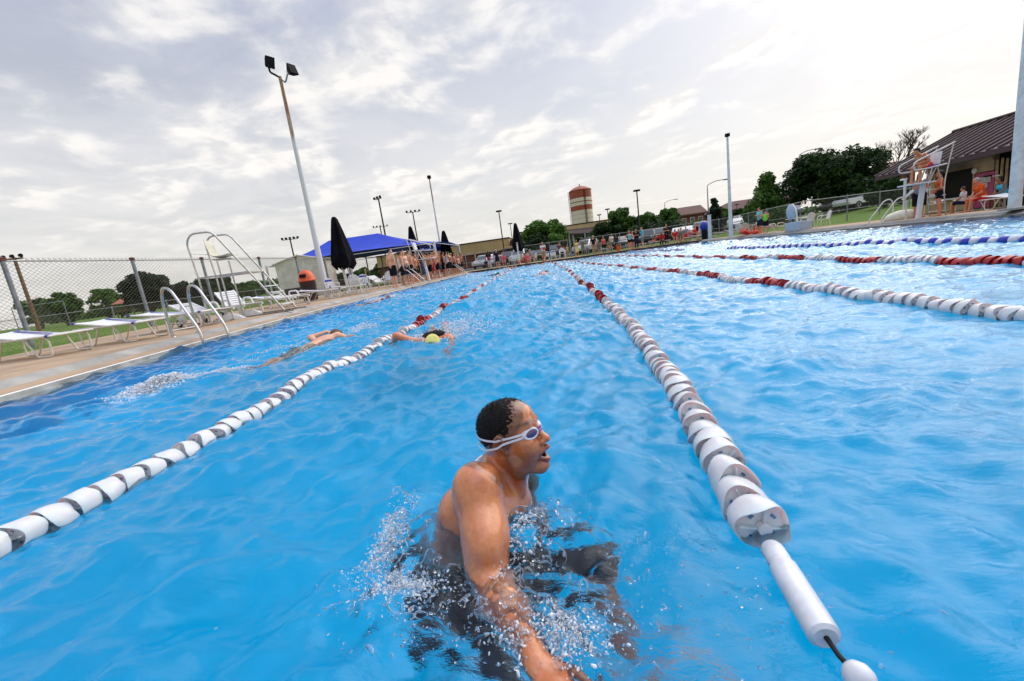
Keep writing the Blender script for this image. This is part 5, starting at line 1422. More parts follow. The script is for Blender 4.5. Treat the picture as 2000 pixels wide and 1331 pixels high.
for s in (-1, 1):
    b.add([(0, -Dp/2 - .12, Hr + .05), (0, Dp/2 + .12, Hr + .05), (s * (Wd/2 + .12), Dp/2 + .12, Hh + .02), (s * (Wd/2 + .12), -Dp/2 - .12, Hh + .02)], [(0, 1, 2, 3)])
    b.add([(0, -Dp/2 - .12, Hr), (0, Dp/2 + .12, Hr), (s * (Wd/2 + .12), Dp/2 + .12, Hh - .04), (s * (Wd/2 + .12), -Dp/2 - .12, Hh - .04)], [(0, 1, 2, 3)])
    b.quad((0, -Dp/2 - .12, Hr + .05), (s * (Wd/2 + .12), -Dp/2 - .12, Hh + .02), (s * (Wd/2 + .12), -Dp/2 - .12, Hh - .04), (0, -Dp/2 - .12, Hr))
b.build('roof', m_shed, sh)
MB().box((-.5, -Dp/2 - .45, .35), (1.0, .6, .7)).build('crate', m_brownp, sh)

# far end: chairs, post, table
def arc_chair(px, py, face, label, m=None, striped=False, Y=None):
    q = atZ(px, py, .2); Y = Y or min(q.y, 45.0); x = atY(px, py, Y).x
    return armchair((x, Y, .2), R(face), label, m=m, striped=striped, group='chairs at the far end of the pool')
arc_chair(1006, 513, 30, 'white armchair left of the white post at the far end', Y=42.9)
arc_chair(1043, 510, 150, 'cream armchair with its back to the seated man in grey camouflage', m=m_cream, Y=43.2)
arc_chair(1068, 505, -95, 'blue striped chair half hidden by the man in the white shirt', striped=True, Y=43.6)
arc_chair(1081, 504, -90, 'blue striped chair standing alone right of the man in the white shirt', striped=True, Y=43.6)
cc_ = arc_chair(1099, 502, -90, 'white chair with a black bag on it near the gate', Y=43.6); cc_.scale = (1.15,) * 3
x_ = atY(1014, 512, 43).x
p = empty('post', (x_, 43.3, .2), 0, 'white post with a lamp collar standing at the far edge of the pool', 'post')
MB().tube([(0, 0, 0), (0, 0, 2.0)], .07, 12).build('pole', m_white, p, smooth=True); MB().lathe([(.09, 0), (.10, .05), (.09, .16), (.04, .20)], (0, 0, 2.0), 14).build('cap', m_galv, p, smooth=True)
bg_ = empty('bag', (atY(1099, 500, 43.4).x, 43.45, .72), 0, 'black bag lying on the white chair near the gate', 'bag')
sdf_obj('bag_body', SDF().ell((0, 0, .06), (.19, .12, .10)).cone((-.1, 0, .1), (.1, 0, .14), .05, .04), .02, m_black, bg_)
# loungers along the far deck, right part
for i, (x, y, rz, lab) in enumerate([(6.0, 44.2, 0, 'lounger with an orange bucket beside it at the far end'), (9.2, 44.0, 3, 'white lounger right of the woman in bright blue'), (11.4, 43.9, -2, 'white lounger in front of the seated child'), (13.8, 43.6, 4, 'white lounger under the man in the red shirt'), (15.2, 43.4, 0, 'white lounger under the boy in the grey shirt'), (17.0, 42.6, 5, 'last white lounger of the far row, beside the white sign post')]):
    x = x * 1.0
    lounger((x - 1.0, y, .2), R(rz), lab, stripes=False)
bk_ = empty('bucket', (atY(1210, 493, 43).x, 43.4, .2), 0, 'orange bucket by the far lounger', 'bucket')
MB().lathe([(.15, 0), (.16, .02), (.21, .50), (.22, .53), (.19, .53)], (0, 0, 0), 16).build('pail', m_orange, bk_, smooth=True); MB().tube(arc([(-.2, 0, .5), (-.2, 0, .66), (.2, 0, .66), (.2, 0, .5)], .12), .01, 5).build('handle', m_white, bk_)
x_ = atY(1387, 466, 36).x
p = empty('sign_post', (x_, 36.0, .2), 0, 'thick white square post on the lawn edge right of the far lounger row', 'post')
MB().box((0, 0, .95), (.20, .20, 1.9)).build('post', m_white, p); MB().box((0, 0, 1.92), (.25, .25, .05)).build('cap', m_white, p)
# right deck furniture, roughly at x 14.9 .. 17
FR = [(1432, 463, 40, 'cream armchair at the left table by the white light pole'), (1449, 461, 80, 'cream armchair with its slatted back to the pool, left of the pole'), (1458, 459, 170, 'cream armchair right of the white light pole'), (1472, 458, 185, 'white armchair third from the white light pole'), (1479, 457, 185, 'white armchair beside the blue round lift cover')]
for px, py, f, lab in FR:
    q = atZ(px, py, .2); armchair((max(15.05, q.x), min(q.y, 34.5), .2), R(f), lab, m=m_cream, group='cream chairs on the right deck')
put(1440, 461, table, 'cream round table behind the red guard buoys', .5, m=m_cream) if False else table((15.9, 34.0, .2), 'cream round table behind the red rescue buoys', .5, m=m_cream)
table((16.3, 29.4, .2), 'white folding table with crossed legs near the fence corner', .62, m=m_resin)
armchair((15.9, 27.6, .2), R(100), 'white armchair at the near side of the folding table', group='cream chairs on the right deck')
armchair((17.0, 27.9, .2), R(170), 'white armchair facing the folding table beside the corner post', group='cream chairs on the right deck')
chaise((14.9, 30.4, .2), R(20), 'cream chaise beside the lift box', m=m_cream, back=10, wheels=False)
chaise((15.2, 37.4, .2), R(10), 'cream chaise on the deck left of the cream tables', m=m_cream, back=15, wheels=False)
bt = empty('bottle', (16.1, 29.5, .74), 0, 'blue and white bottle on the folding table', 'bottle')
MB().lathe([(.05, 0), (.06, .02), (.06, .22), (.03, .30), (.03, .36)], (0, 0, 0), 12).build('bottle_body', m_blue, bt, smooth=True); MB().lathe([(.032, .34), (.034, .42), (.02, .44)], (0, 0, 0), 10).build('cap', m_white, bt, smooth=True)
for k, (px, py) in enumerate(((1422, 468), (1436, 465))):
    q = atZ(px, py, .2); q.x = max(q.x, 14.95)
    g_ = empty('rescue_buoy', (15.05, 33.5 - 1.2 * k, .2), R(90), ('pair of red rescue buoys stacked at the water edge', 'single upright red rescue buoy left of the white armchairs')[k], 'buoy')
    for s in range(2 - k): sdf_obj('float', SDF().cone((-.3, s * .28, .16 + .12 * s), (.3, s * .28, .16 + .12 * s), .14, .12).cone((0, s * .28, .2), (0, s * .28, .45), .09, .07), .03, mat('buoy_red', (.72, .03, .015), rough=.4), g_)
# pool lift with a round cover and a grey box at the right edge
lf_ = empty('pool_lift', (15.15, 27.2, .2), R(90), 'light blue pool lift with a round cover and a boxed base on the right deck', 'pool lift')
m_lb = mat('pale_blue_plastic', (.42, .52, .62), rough=.5, var=.08)
MB().rbox((0, 0, .25), (1.6, .7, .5), .05).build('base_box', m_lb, lf_)
MB().lathe([(.02, -.09), (.38, -.08), (.45, -.03), (.45, .03), (.38, .08), (.02, .09)], (.55, .1, 1.12), 30, Matrix.Rotation(R(90), 3, 'X')).build('round_cover', m_lb, lf_, smooth=True)
MB().tube(arc([(-.1, .1, .5), (.0, .1, 1.2), (.35, .1, 1.55)], .3), .045, 8).build('arm', m_white, lf_, smooth=True)
b = MB(); 
for pts in (((-.12, .14), (.10, .14), (.10, -.10), (-.10, -.10)), ((-.12, .14), (-.12, .05))):
    b.tube([(.55 + x, .0, 1.12 + z) for x, z in pts], .016, 5)
b.build('emblem', mat('emblem_grey', (.12, .16, .24), rough=.6), lf_)
# white pool lift near the right ladder
q = atZ(1745, 428, .2)
l2 = empty('pool_lift', (15.9, 20.6, .2), R(175), 'white pool lift with a folded seat between the right ladder and the guard chair', 'pool lift')
sdf_obj('ballast_cover', SDF().ell((0, 0, .05), (.75, .42, .36)).clip((0, 0, -1), 0), .04, m_cream, l2)
MB().tube([(0, 0, .2), (0, 0, 1.72)], .05, 10).build('mast', m_resin, l2, smooth=True)
MB().tube([(0, 0, 1.68), (.18, 0, 1.68)], .04, 8).build('mast_head', m_resin, l2, smooth=True)
for y in (-.07, .07): MB().tube([(.05, y, .85), (-.75, y, 1.55)], .028, 8).build('arm', m_resin, l2, smooth=True)
MB().tube([(-.75, 0, 1.6), (-.80, 0, .95)], .03, 8).build('hanger', m_resin, l2, smooth=True)
b = MB(); b.rbox((-1.05, 0, .85), (.5, .5, .06), .06); b.box((-.78, 0, 1.05), (.05, .48, .42)); b.box((-1.35, 0, .55), (.30, .34, .04), rot=Matrix.Rotation(R(20), 3, 'Y')); b.build('seat', m_resin, l2)
MB().tube([(-1.25, -.15, .83), (-1.32, -.15, .55)], .02, 6).build('foot_bar', m_resin, l2, smooth=True)
# ------------------------------------------------------------------ people on the deck
def at_feet(px, py, Y=None, z=.2):
    q = atZ(px, py, z); Y = Y or q.y; return atY(px, py, Y).x, Y
ROWG = 'swimmers standing in a row along the left edge'
def row(px, py, ytop, label, face, Y=None, **k):
    x, Y = at_feet(px, py, Y); x = min(x, -7.84)
    h = k.pop('h', None)
    if h is None:
        zt = atY(px, ytop, Y).z; h = max(1.6, min(2.18, (zt - .2) * 1.03))
    return person((x, Y, .2), face, h, label, ROWG, **k)
row(779, 561, 485, 'pale dark haired man in long black shorts, first of the standing row', 62, Y=21.6, hyaw=-.9, arms='down', bottom=('shorts', 'black'), girth=1.02, res=.016)
row(797, 558, 491, 'tanned person in a white top and black shorts, second of the row', 35, Y=23.0, skin='tan', hair='brown', top=('tank', 'white'), bottom=('shorts', 'black'), res=.017, hyaw=.2)
row(805, 556, 488, 'heavy pale man with a big belly turning his head to the camera', -28, Y=23.6, girth=1.30, hair='black', hyaw=-.7, bottom=('shorts', 'navy'), arms='down', res=.017)
row(817, 554, 488, 'pale man with cropped reddish hair and black shorts, right of the heavy man', 48, Y=24.6, hair='buzz', hyaw=-.6, bottom=('shorts', 'black'), stripe='white', girth=1.05, res=.018)
row(828, 553, 494, 'tanned dark haired man looking down the pool, left of the ladder', 5, Y=25.6, skin='tan', hair='black', bottom=('shorts', 'black'), res=.018)
row(833, 546, 503, 'small person in a bright blue shirt behind the row', 20, Y=28.5, h=1.50, skin='tan', hair='black', top=('tee', 'blue'), bottom=('shorts', 'blue'), res=.022)
row(846, 546, 494, 'swimmer with black shorts directly right of the guard chair post', 70, Y=28.6, skin='tan', hair='brown', bottom=('shorts', 'black'), res=.021)
row(852, 544, 492, 'swimmer seen from behind in black shorts with a red waistband', 95, Y=29.3, skin='red', hair='black', bottom=('shorts', 'red'), stripe='white', res=.021)
row(857, 543, 489, 'red haired man in red trimmed shorts facing the camera', -60, Y=30.6, skin='red', hair='red', bottom=('shorts', 'black'), res=.021)
row(868, 541, 491, 'deeply tanned man in black shorts with a white and red stripe', 12, Y=31.2, skin='tan', hair='black', bottom=('shorts', 'navy'), stripe='red', res=.021)
row(877, 539, 492, 'swimmer in a black and white top', 30, Y=33.0, skin='red', hair='brown', top=('tank', 'black'), bottom=('shorts', 'black'), stripe='white', res=.022)
row(886, 537, 491, 'swimmer in a white shirt raising both arms', 60, Y=34.2, skin='pale', hair='brown', top=('tank', 'white'), bottom=('shorts', 'black'), arms='face', res=.022)
row(893, 536, 491, 'swimmer in black shorts between the white shirt and the green cap', 60, Y=35.0, skin='tan', hair='black', bottom=('shorts', 'black'), res=.023)
row(900, 535, 493, 'swimmer in a lime green cap', 100, Y=36.0, skin='red', hair=None, hat=('cap', 'lime'), bottom=('shorts', 'black'), res=.023)
row(906, 533, 492, 'swimmer in a black cap just right of the green cap', 10, Y=37.2, skin='tan', hair=None, hat=('cap', 'black'), bottom=('shorts', 'black'), res=.023)
row(912, 532, 497, 'last upright swimmer of the row, pale chest to the camera', -40, Y=38.6, skin='pale', hair='brown', bottom=('shorts', 'black'), res=.023)
row(926, 531, 492, 'bare chested man bending forward at the corner ladder', -55, Y=39.6, skin='red', hair='buzz', arms='down', lean=.45, bottom=('shorts', 'black'), girth=1.12, spread=.17, res=.022, h=1.95)
for i, (px, Y, sk, sh, f, lab) in enumerate([(790, 24.6, 'pale', 'navy', 80, 'person mostly hidden behind the first two of the standing row'), (811, 26.2, 'tan', 'black', -50, 'bare chested person behind the heavy man'), (822, 27.6, 'red', 'black', 20, 'person in the gap left of the small blue shirt'), (839, 29.8, 'red', 'black', 110, 'person behind the guard chair post'), (863, 32.6, 'pale', 'black', 200, 'pale swimmer turned away behind the red trimmed shorts'),
        (873, 34.6, 'tan', 'black', 30, 'swimmer behind the black and white top'), (882, 36.2, 'red', 'navy', -30, 'swimmer in navy shorts behind the raised arms'), (890, 37.4, 'tan', 'black', 70, 'swimmer deep in the row left of the green cap'), (897, 38.4, 'red', 'black', -20, 'swimmer behind the green cap'), (904, 39.6, 'pale', 'black', 60, 'swimmer behind the two capped heads')]):
    x = min(atY(px, 530, Y).x, -8.3)
    person((x, Y, .2), f, 1.95 - .04 * (i % 3), lab, ROWG, skin=sk, hair=('black', 'brown')[i % 2], bottom=('shorts', sh), res=.024, arms=('down', 'hips', 'crossed')[i % 3])
FARG = 'people at the far end of the pool'
def far(px, py, label, face=-90, Y=43.0, h=1.76, res=.026, z=.2, **k):
    x = atY(px, py, Y).x
    return person((x, Y, z), face, h, label, k.pop('group', FARG), res=res, **k)
far(957, 524, 'person in a black shirt and pale trousers holding a red ball', -80, skin='dark', hair='black', hstyle='long', top=('tee', 'black'), bottom=('trousers', 'white'), arms='hold', h=1.78)
far(973, 522, 'person in a navy shirt with a long black towel at the waist', -90, skin='pale', hair='fair', top=('tee', 'navy'), bottom=('skirt', 'black'), h=1.85)
far(950, 522, 'small person crouching by the far left corner', -60, Y=42.6, pose='sit', seat=.3, skin='brown', hair='black', top=('tee', 'navy'), bottom=('shorts', 'navy'), h=1.35)
far(986, 520, 'person in pink seated behind the towel wrapped one', -90, Y=45.3, pose='sit', skin='red', hair='brown', top=('tee', 'pink'), bottom=('shorts', 'grey'))
far(1063, 509, 'man in a white shirt and khaki shorts holding red papers', -95, skin='red', hair='grey', top=('tee', 'white'), bottom=('long', 'khaki'), arms='hold', shoes='black', h=1.86, girth=1.12, Y=42.7)
far(1037, 508, 'person in grey camouflage sitting at the white table', 170, Y=43.9, pose='sit', skin='red', hair='grey', top=('sleeves', 'camo'), bottom=('trousers', 'camo'), arms='front', shoes='boots')
far(1022, 514, 'lifeguard in a red top leaning back at the water edge', 175, Y=42.7, pose='sit', seat=.18, lean=-.3, skin='tan', hair='black', hstyle='tail', top=('tank', 'crimson'), bottom=('short', 'crimson'))
far(1031, 512, 'person in a pink shirt sitting beside the red lifeguard', -70, Y=43.1, pose='sit', seat=.25, skin='pale', hair='brown', top=('tee', 'pink'), bottom=('shorts', 'red'), h=1.6)
far(1094, 497, 'person in dark red clothes behind the far fence', -85, Y=48.5, skin='red', hair='black', hstyle='long', top=('tee', 'plum'), bottom=('trousers', 'black'))
far(1109, 497, 'child in a yellow top just left of the gate', -90, Y=47.6, h=1.35, skin='tan', hair='black', top=('tank', 'yellow'), bottom=('skirt', 'khaki'), female=True)
far(1128, 500, 'woman in a yellow summer dress clapping by the gate', -85, Y=45.0, skin='red', hair='brown', hstyle='bun', top=('dress', 'yellow'), bottom=None, arms='crossed', female=True, h=1.66)
far(1140, 499, 'standing soldier in camouflage and a pale cap', -80, Y=45.2, skin='brown', hair=None, hat=('cap', 'camo'), top=('sleeves', 'camo'), bottom=('trousers', 'camo'), arms='hold', shoes='boots', h=1.84)
far(1161, 495, 'man in a black polo shirt and khaki trousers', -95, Y=43.6, skin='red', hair='grey', top=('polo', 'black'), bottom=('trousers', 'khaki'), arms='down', h=1.84)
far(1171, 493, 'soldier in camouflage and a cap sitting nearest to the man in the black polo', -100, Y=43.8, pose='sit', skin='brown', hair=None, hat=('cap', 'camo'), top=('sleeves', 'camo'), bottom=('trousers', 'camo'), lean=.35, arms='front', shoes='boots')
far(1180, 490, 'woman in a pink top behind the two seated soldiers', -90, Y=45.6, skin='tan', hair='black', hstyle='long', top=('tank', 'pink'), bottom=('trousers', 'black'), female=True, h=1.66)
far(1190, 492, 'grey haired soldier sitting and leaning forward at the end of a lounger', -75, Y=43.9, pose='sit', skin='red', hair='grey', top=('sleeves', 'camo'), bottom=('trousers', 'camo'), lean=.4, arms='front', shoes='boots')
far(1196, 488, 'person in a lavender shirt handing something over the fence', -60, Y=48.2, skin='tan', hair='black', top=('tee', 'white'), bottom=('trousers', 'black'), arms='hold', h=1.9)
far(1205, 488, 'person in a dark coat beside the lavender shirted one', -120, Y=48.6, skin='brown', hair='black', top=('jacket', 'black'), bottom=('trousers', 'black'))
far(1231, 487, 'woman in a pale aqua tank top and short black shorts', -85, skin='red', hair='fair', hstyle='tail', top=('tank', 'teal'), bottom=('short', 'black'), female=True, arms='hips', h=1.80)
far(1237, 486, 'woman half hidden behind the pale aqua tank top', -60, Y=43.7, skin='red', hair='brown', top=('tank', 'white'), bottom=('short', 'black'), female=True, arms='phone', h=1.78)
far(1244, 486, 'man with sunglasses dressed in black, arms crossed', -85, skin='red', hair='brown', top=('polo', 'black'), bottom=('trousers', 'navy'), arms='crossed', h=1.86)
far(1256, 485, 'woman in a bright blue top and grey shorts at the water edge', 175, skin='pale', hair='fair', top=('tee', 'aqua'), bottom=('shorts', 'grey'), female=True, arms='phone', h=1.95, girth=1.15, Y=42.8)
far(1279, 477, 'child lying back on a lounger beside the woman in red', 160, Y=43.9, pose='sit', seat=.40, lean=-.5, skin='red', hair='brown', top=('tee', 'red'), bottom=('shorts', 'red'), h=1.35)
far(1295, 480, 'person in a red jacket bent over on the lounger', -120, Y=43.3, pose='sit', seat=.42, lean=.5, skin='brown', hair='black', hstyle='long', top=('sleeves', 'red'), bottom=('trousers', 'black'), arms='front')
far(1303, 480, 'tall person all in black with long hair standing behind the row', -90, Y=44.6, skin='red', hair='black', hstyle='long', top=('tee', 'black'), bottom=('trousers', 'black'), arms='crossed', h=1.95)
far(1318, 478, 'seated man in a red shirt with his elbows on his knees', -95, Y=43.0, pose='sit', seat=.44, lean=.45, skin='red', hair=None, hat=('cap', 'black'), top=('polo', 'red'), bottom=('shorts', 'black'), arms='front', shoes='black', girth=1.15, h=1.85)
far(1331, 476, 'seated man in a grey and red shirt holding a hand to his chin', -100, Y=42.9, pose='sit', seat=.44, lean=.2, skin='red', hair='brown', top=('tee', 'grey'), bottom=('shorts', 'black'), arms='phone', shoes='black', h=1.85)
far(1327, 474, 'man in a dark shirt between the two seated men', -90, Y=44.4, pose='sit', seat=.44, skin='tan', hair='black', top=('tee', 'black'), bottom=('shorts', 'black'), arms='front')
far(1340, 468, 'boy in a grey shirt and red shorts', -90, Y=44.4, h=1.45, skin='tan', hair='black', top=('tee', 'grey'), bottom=('shorts', 'red'))
far(1347, 468, 'small child in pink behind the lounger', -80, Y=44.8, h=1.1, skin='tan', hair='black', top=('tee', 'pink'), bottom=('shorts', 'pink'))
far(1357, 466, 'person in a red and black top sitting behind the last loungers', -60, Y=44.6, pose='sit', skin='red', hair='brown', top=('tee', 'red'), bottom=('shorts', 'navy'), arms='front')
far(1363, 466, 'woman in a black top and cream trousers right of the seated people', -120, Y=44.8, skin='tan', hair='brown', hstyle='long', top=('tank', 'black'), bottom=('trousers', 'white'), female=True, h=1.66)
RG = 'people on the right side of the pool'
far(1484, 452, 'person with sunglasses in a teal top behind the round lift cover', 190, Y=33.0, skin='red', hair='brown', top=('tee', 'teal'), bottom=('shorts', 'navy'), arms='hold', group=RG, h=1.86)
far(1495, 448, 'person in a lime green shirt and black shorts by the fence corner', 60, Y=31.6, skin='red', hair='brown', top=('tank', 'lime'), bottom=('shorts', 'black'), arms='hold', group=RG, h=1.62)
# guard on the right hand chair: seated, elbows on the knees
person((15.30, 18.8, .2 + 1.27 * 1.08 - .01), 184, 1.80, 'tanned guard in red shorts and black cap, hunched on the right guard chair', RG, pose='sit', seat=.55, lean=.62, arms='hold', skin='tan', hair='black', hat=('cap', 'black'), bottom=('shorts', 'red'), res=.015, spread=.16)
person((16.1, 20.1, .2), 250, 1.84, 'dark haired woman in a grey shirt and black trousers by the guard chair', RG, skin='red', hair='black', hstyle='long', top=('tee', 'grey'), bottom=('long', 'black'), female=True, girth=1.22, arms='crossed', res=.016, hyaw=.3, hpitch=.25)
person((15.75, 18.75, .2), 150, 1.74, 'woman with dark hair in an orange tank top and short black shorts', RG, skin='red', hair='black', hstyle='bun', top=('tank', 'orange'), bottom=('short', 'black'), female=True, girth=1.02, arms='front', res=.016)
person((17.15, 18.55, .2), 165, 1.72, 'man in an orange shirt sitting on the long white lounger by the hut', RG, pose='sit', seat=.40, lean=.3, arms='front', skin='red', hair='grey', top=('tee', 'orange'), bottom=('shorts', 'red'), res=.018)
person((16.85, 19.0, .2), 120, 1.25, 'small child in a white shirt behind the woman in orange', RG, pose='sit', seat=.35, arms='front', skin='tan', hair='brown', top=('tee', 'white'), bottom=('shorts', 'navy'), res=.02)
person((17.4, 18.0, .2), 175, 1.62, 'girl with a white headband sitting in front of the pink door', RG, pose='sit', seat=.40, lean=.35, arms='front', skin='brown', hair='black', hstyle='long', top=('tank', 'aqua'), bottom=('short', 'navy'), female=True, res=.018)
person((17.6, 15.6, .2), 170, 1.62, 'person in a blue top at the right edge behind the thick white pole', RG, pose='sit', seat=.45, lean=.2, arms='front', skin='red', hair='red', top=('tee', 'blue'), bottom=('shorts', 'navy'), res=.02)
lounger((17.35, 19.6, .2), R(-95), 'white lounger in front of the hut with the man in orange on it', stripes=False)
lounger((16.9, 17.9, .2), R(-100), 'white lounger between the pink door and the thick white pole', stripes=False)
lounger((17.7, 16.2, .2), R(-90), 'white lounger right of the thick white pole', stripes=False)
rb = empty('ball', (atY(957, 505, 42.6).x - .1, 42.62, 1.18), 0, 'red ball held by the person in pale trousers', 'ball')
sdf_obj('ball_skin', SDF().ell((0, 0, 0), (.17, .15, .16)), .03, cloth('crimson'), rb)
pp = empty('papers', (atY(1063, 490, 42.3).x, 42.34, 1.42), 0, 'red clipboard held by the man in the white shirt', 'clipboard')
MB().box((0, 0, 0), (.26, .03, .30), rot=Matrix.Rotation(R(-35), 3, 'X')).build('board', cloth('crimson'), pp)
bbl = empty('ball', (atY(1380, 447, 38.0).x, 38.5, 1.35), 0, 'big blue exercise ball beside the white sign post', 'ball')
sdf_obj('ball_skin', SDF().ell((0, 0, 0), (.36, .36, .42)), .05, m_blue, bbl); MB().tube([(0, 0, -1.1), (0, 0, -.3)], .25, 10).build('stand', m_black, bbl)

# ------------------------------------------------------------------ swimmers in the other lanes
def lying(loc, face, label, skin='pale', hair='brown', cap=None, bottom='black', pose='catch', roll=0.0, depth=-.075, res=.014, pitch=R(-7), top=None, h=1.8, hyaw=0, hpitch=-.5):
    J = skel('stand', 'down'); 
    for s, n in ((-1, 'R'), (1, 'L')):
        J['kn' + n] = V3(.03, s * .09, .49); J['an' + n] = V3(-.06, s * .09, .10); J['toe' + n] = V3(-.02, s * .10, -.06)
    J['elL'] = V3(.10, .22, 1.66); J['wrL'] = V3(.26, .18, 1.86); J['hdL'] = V3(.33, .17, 1.94)          # reaching ahead
    if pose == 'catch': J['elR'] = V3(-.20, -.34, 1.52); J['wrR'] = V3(-.10, -.22, 1.76); J['hdR'] = V3(-.02, -.18, 1.88)   # recovering over the water
    if pose == 'out': J['elR'] = V3(-.14, -.42, 1.44); J['wrR'] = V3(.05, -.52, 1.25); J['hdR'] = V3(.12, -.50, 1.15)
    if pose == 'catchL':
        J['elR'], J['wrR'], J['hdR'] = V3(.14, -.20, 1.62), V3(.34, -.16, 1.78), V3(.43, -.15, 1.84); J['elL'] = V3(-.13, .34, 1.50); J['wrL'] = V3(-.10, .19, 1.70); J['hdL'] = V3(-.02, .17, 1.80)
    if pose == 'glide': J['elR'] = V3(.02, -.24, 1.70); J['wrR'] = V3(.06, -.20, 1.95); J['hdR'] = V3(.08, -.19, 2.06)
    o = person(loc, 0, h, label, 'swimmers further along the lanes', J=J, skin=skin, hair=hair, hat=(('cap', cap) if cap else None), bottom=('shorts', bottom), top=top, res=res, hyaw=hyaw, hpitch=hpitch)
    # prone: body axis horizontal, chest down
    o.rotation_euler = (Matrix.Rotation(R(face), 3, 'Z') @ Matrix.Rotation(R(90) + pitch, 3, 'Y') @ Matrix.Rotation(roll, 3, 'Z')).to_euler()
    d = Vector((math.cos(R(face)), math.sin(R(face)), 0)); Lb = 1.45 * (h / 1.76); o.location = Vector((loc[0], loc[1], depth + Lb * math.sin(pitch))) - d * Lb * math.cos(pitch)
    return o
lying((-3.42, 6.15, 0), 82, 'swimmer doing front crawl in the left lane, arm bent over his dark hair', 'pale', 'buzz', pose='catchL', roll=R(-14), bottom='camo', res=.0115, pitch=R(-9), depth=-.02, hyaw=-.5)
lying((-1.42, 4.85, 0), -78, 'swimmer in a bright yellow cap coming towards the camera beside the rope', 'red', None, cap='yellow', pose='out', res=.0115, pitch=R(-6), bottom='black', depth=-.035, top=('tank', 'black'))
lying((-5.9, 14.4, 0), 80, 'swimmer low in the water near the left edge, one pale arm forward', 'red', 'buzz', pose='catch', res=.02, depth=-.05)
lying((-3.3, 25.6, 0), 85, 'swimmer in dark clothing far down the left lane', 'red', 'black', pose='out', res=.022, depth=-.03, top=('sleeves', 'black'))
lying((-.05, 19.4, 0), 75, 'bare backed swimmer far down the near lane', 'red', 'buzz', pose='glide', res=.02, depth=-.02, roll=R(15))
lying((-.2, 39.6, 0), 80, 'swimmer reaching the far wall between the two nearest ropes', 'red', 'black', pose='out', res=.026, depth=.0)
lying((-3.5, 39.9, 0), 95, 'swimmer reaching the far wall in the left lane', 'red', 'black', pose='out', res=.026, depth=.0)
# ------------------------------------------------------------------ trees
def leaf_mat(name, a, b_, c):
    m, nt, b = new_mat(name); L = nt.links; oi = N(nt, 'ShaderNodeTexCoord'); n = N(nt, 'ShaderNodeTexNoise', Scale=1.1, Detail=6.0, Roughness=.75); L.new(oi.outputs['Object'], n.inputs['Vector'])
    L.new(ramp(nt, n.outputs[0], [(.34, a), (.52, b_), (.68, c)]), b.inputs['Base Color']); b.inputs['Roughness'].default_value = .6; b.inputs['Specular IOR Level'].default_value = .25
    tr = N(nt, 'ShaderNodeBsdfTranslucent'); L.new(b.inputs['Base Color'].links[0].from_socket, tr.inputs['Color']); mx = N(nt, 'ShaderNodeMixShader', Fac=.25); L.new(b.outputs[0], mx.inputs[1]); L.new(tr.outputs[0], mx.inputs[2])
    L.new(mx.outputs[0], nt.nodes['Material Output'].inputs['Surface']); return m
LM = {'mid': leaf_mat('leaves_mid', (.010, .040, .006), (.05, .13, .014), (.15, .27, .03)), 'dark': leaf_mat('leaves_dark', (.005, .018, .004), (.016, .045, .008), (.06, .13, .016)),  # lightest leaves_dark tone stands in for light catching the crowns
      'light': leaf_mat('leaves_light', (.03, .085, .01), (.075, .17, .02), (.16, .28, .04)), 'pine': leaf_mat('needles', (.004, .013, .006), (.009, .026, .010), (.022, .045, .014))}
m_bark = mat('bark', (.07, .045, .03), rough=.95, var=.4, scale=9, bump=.8)
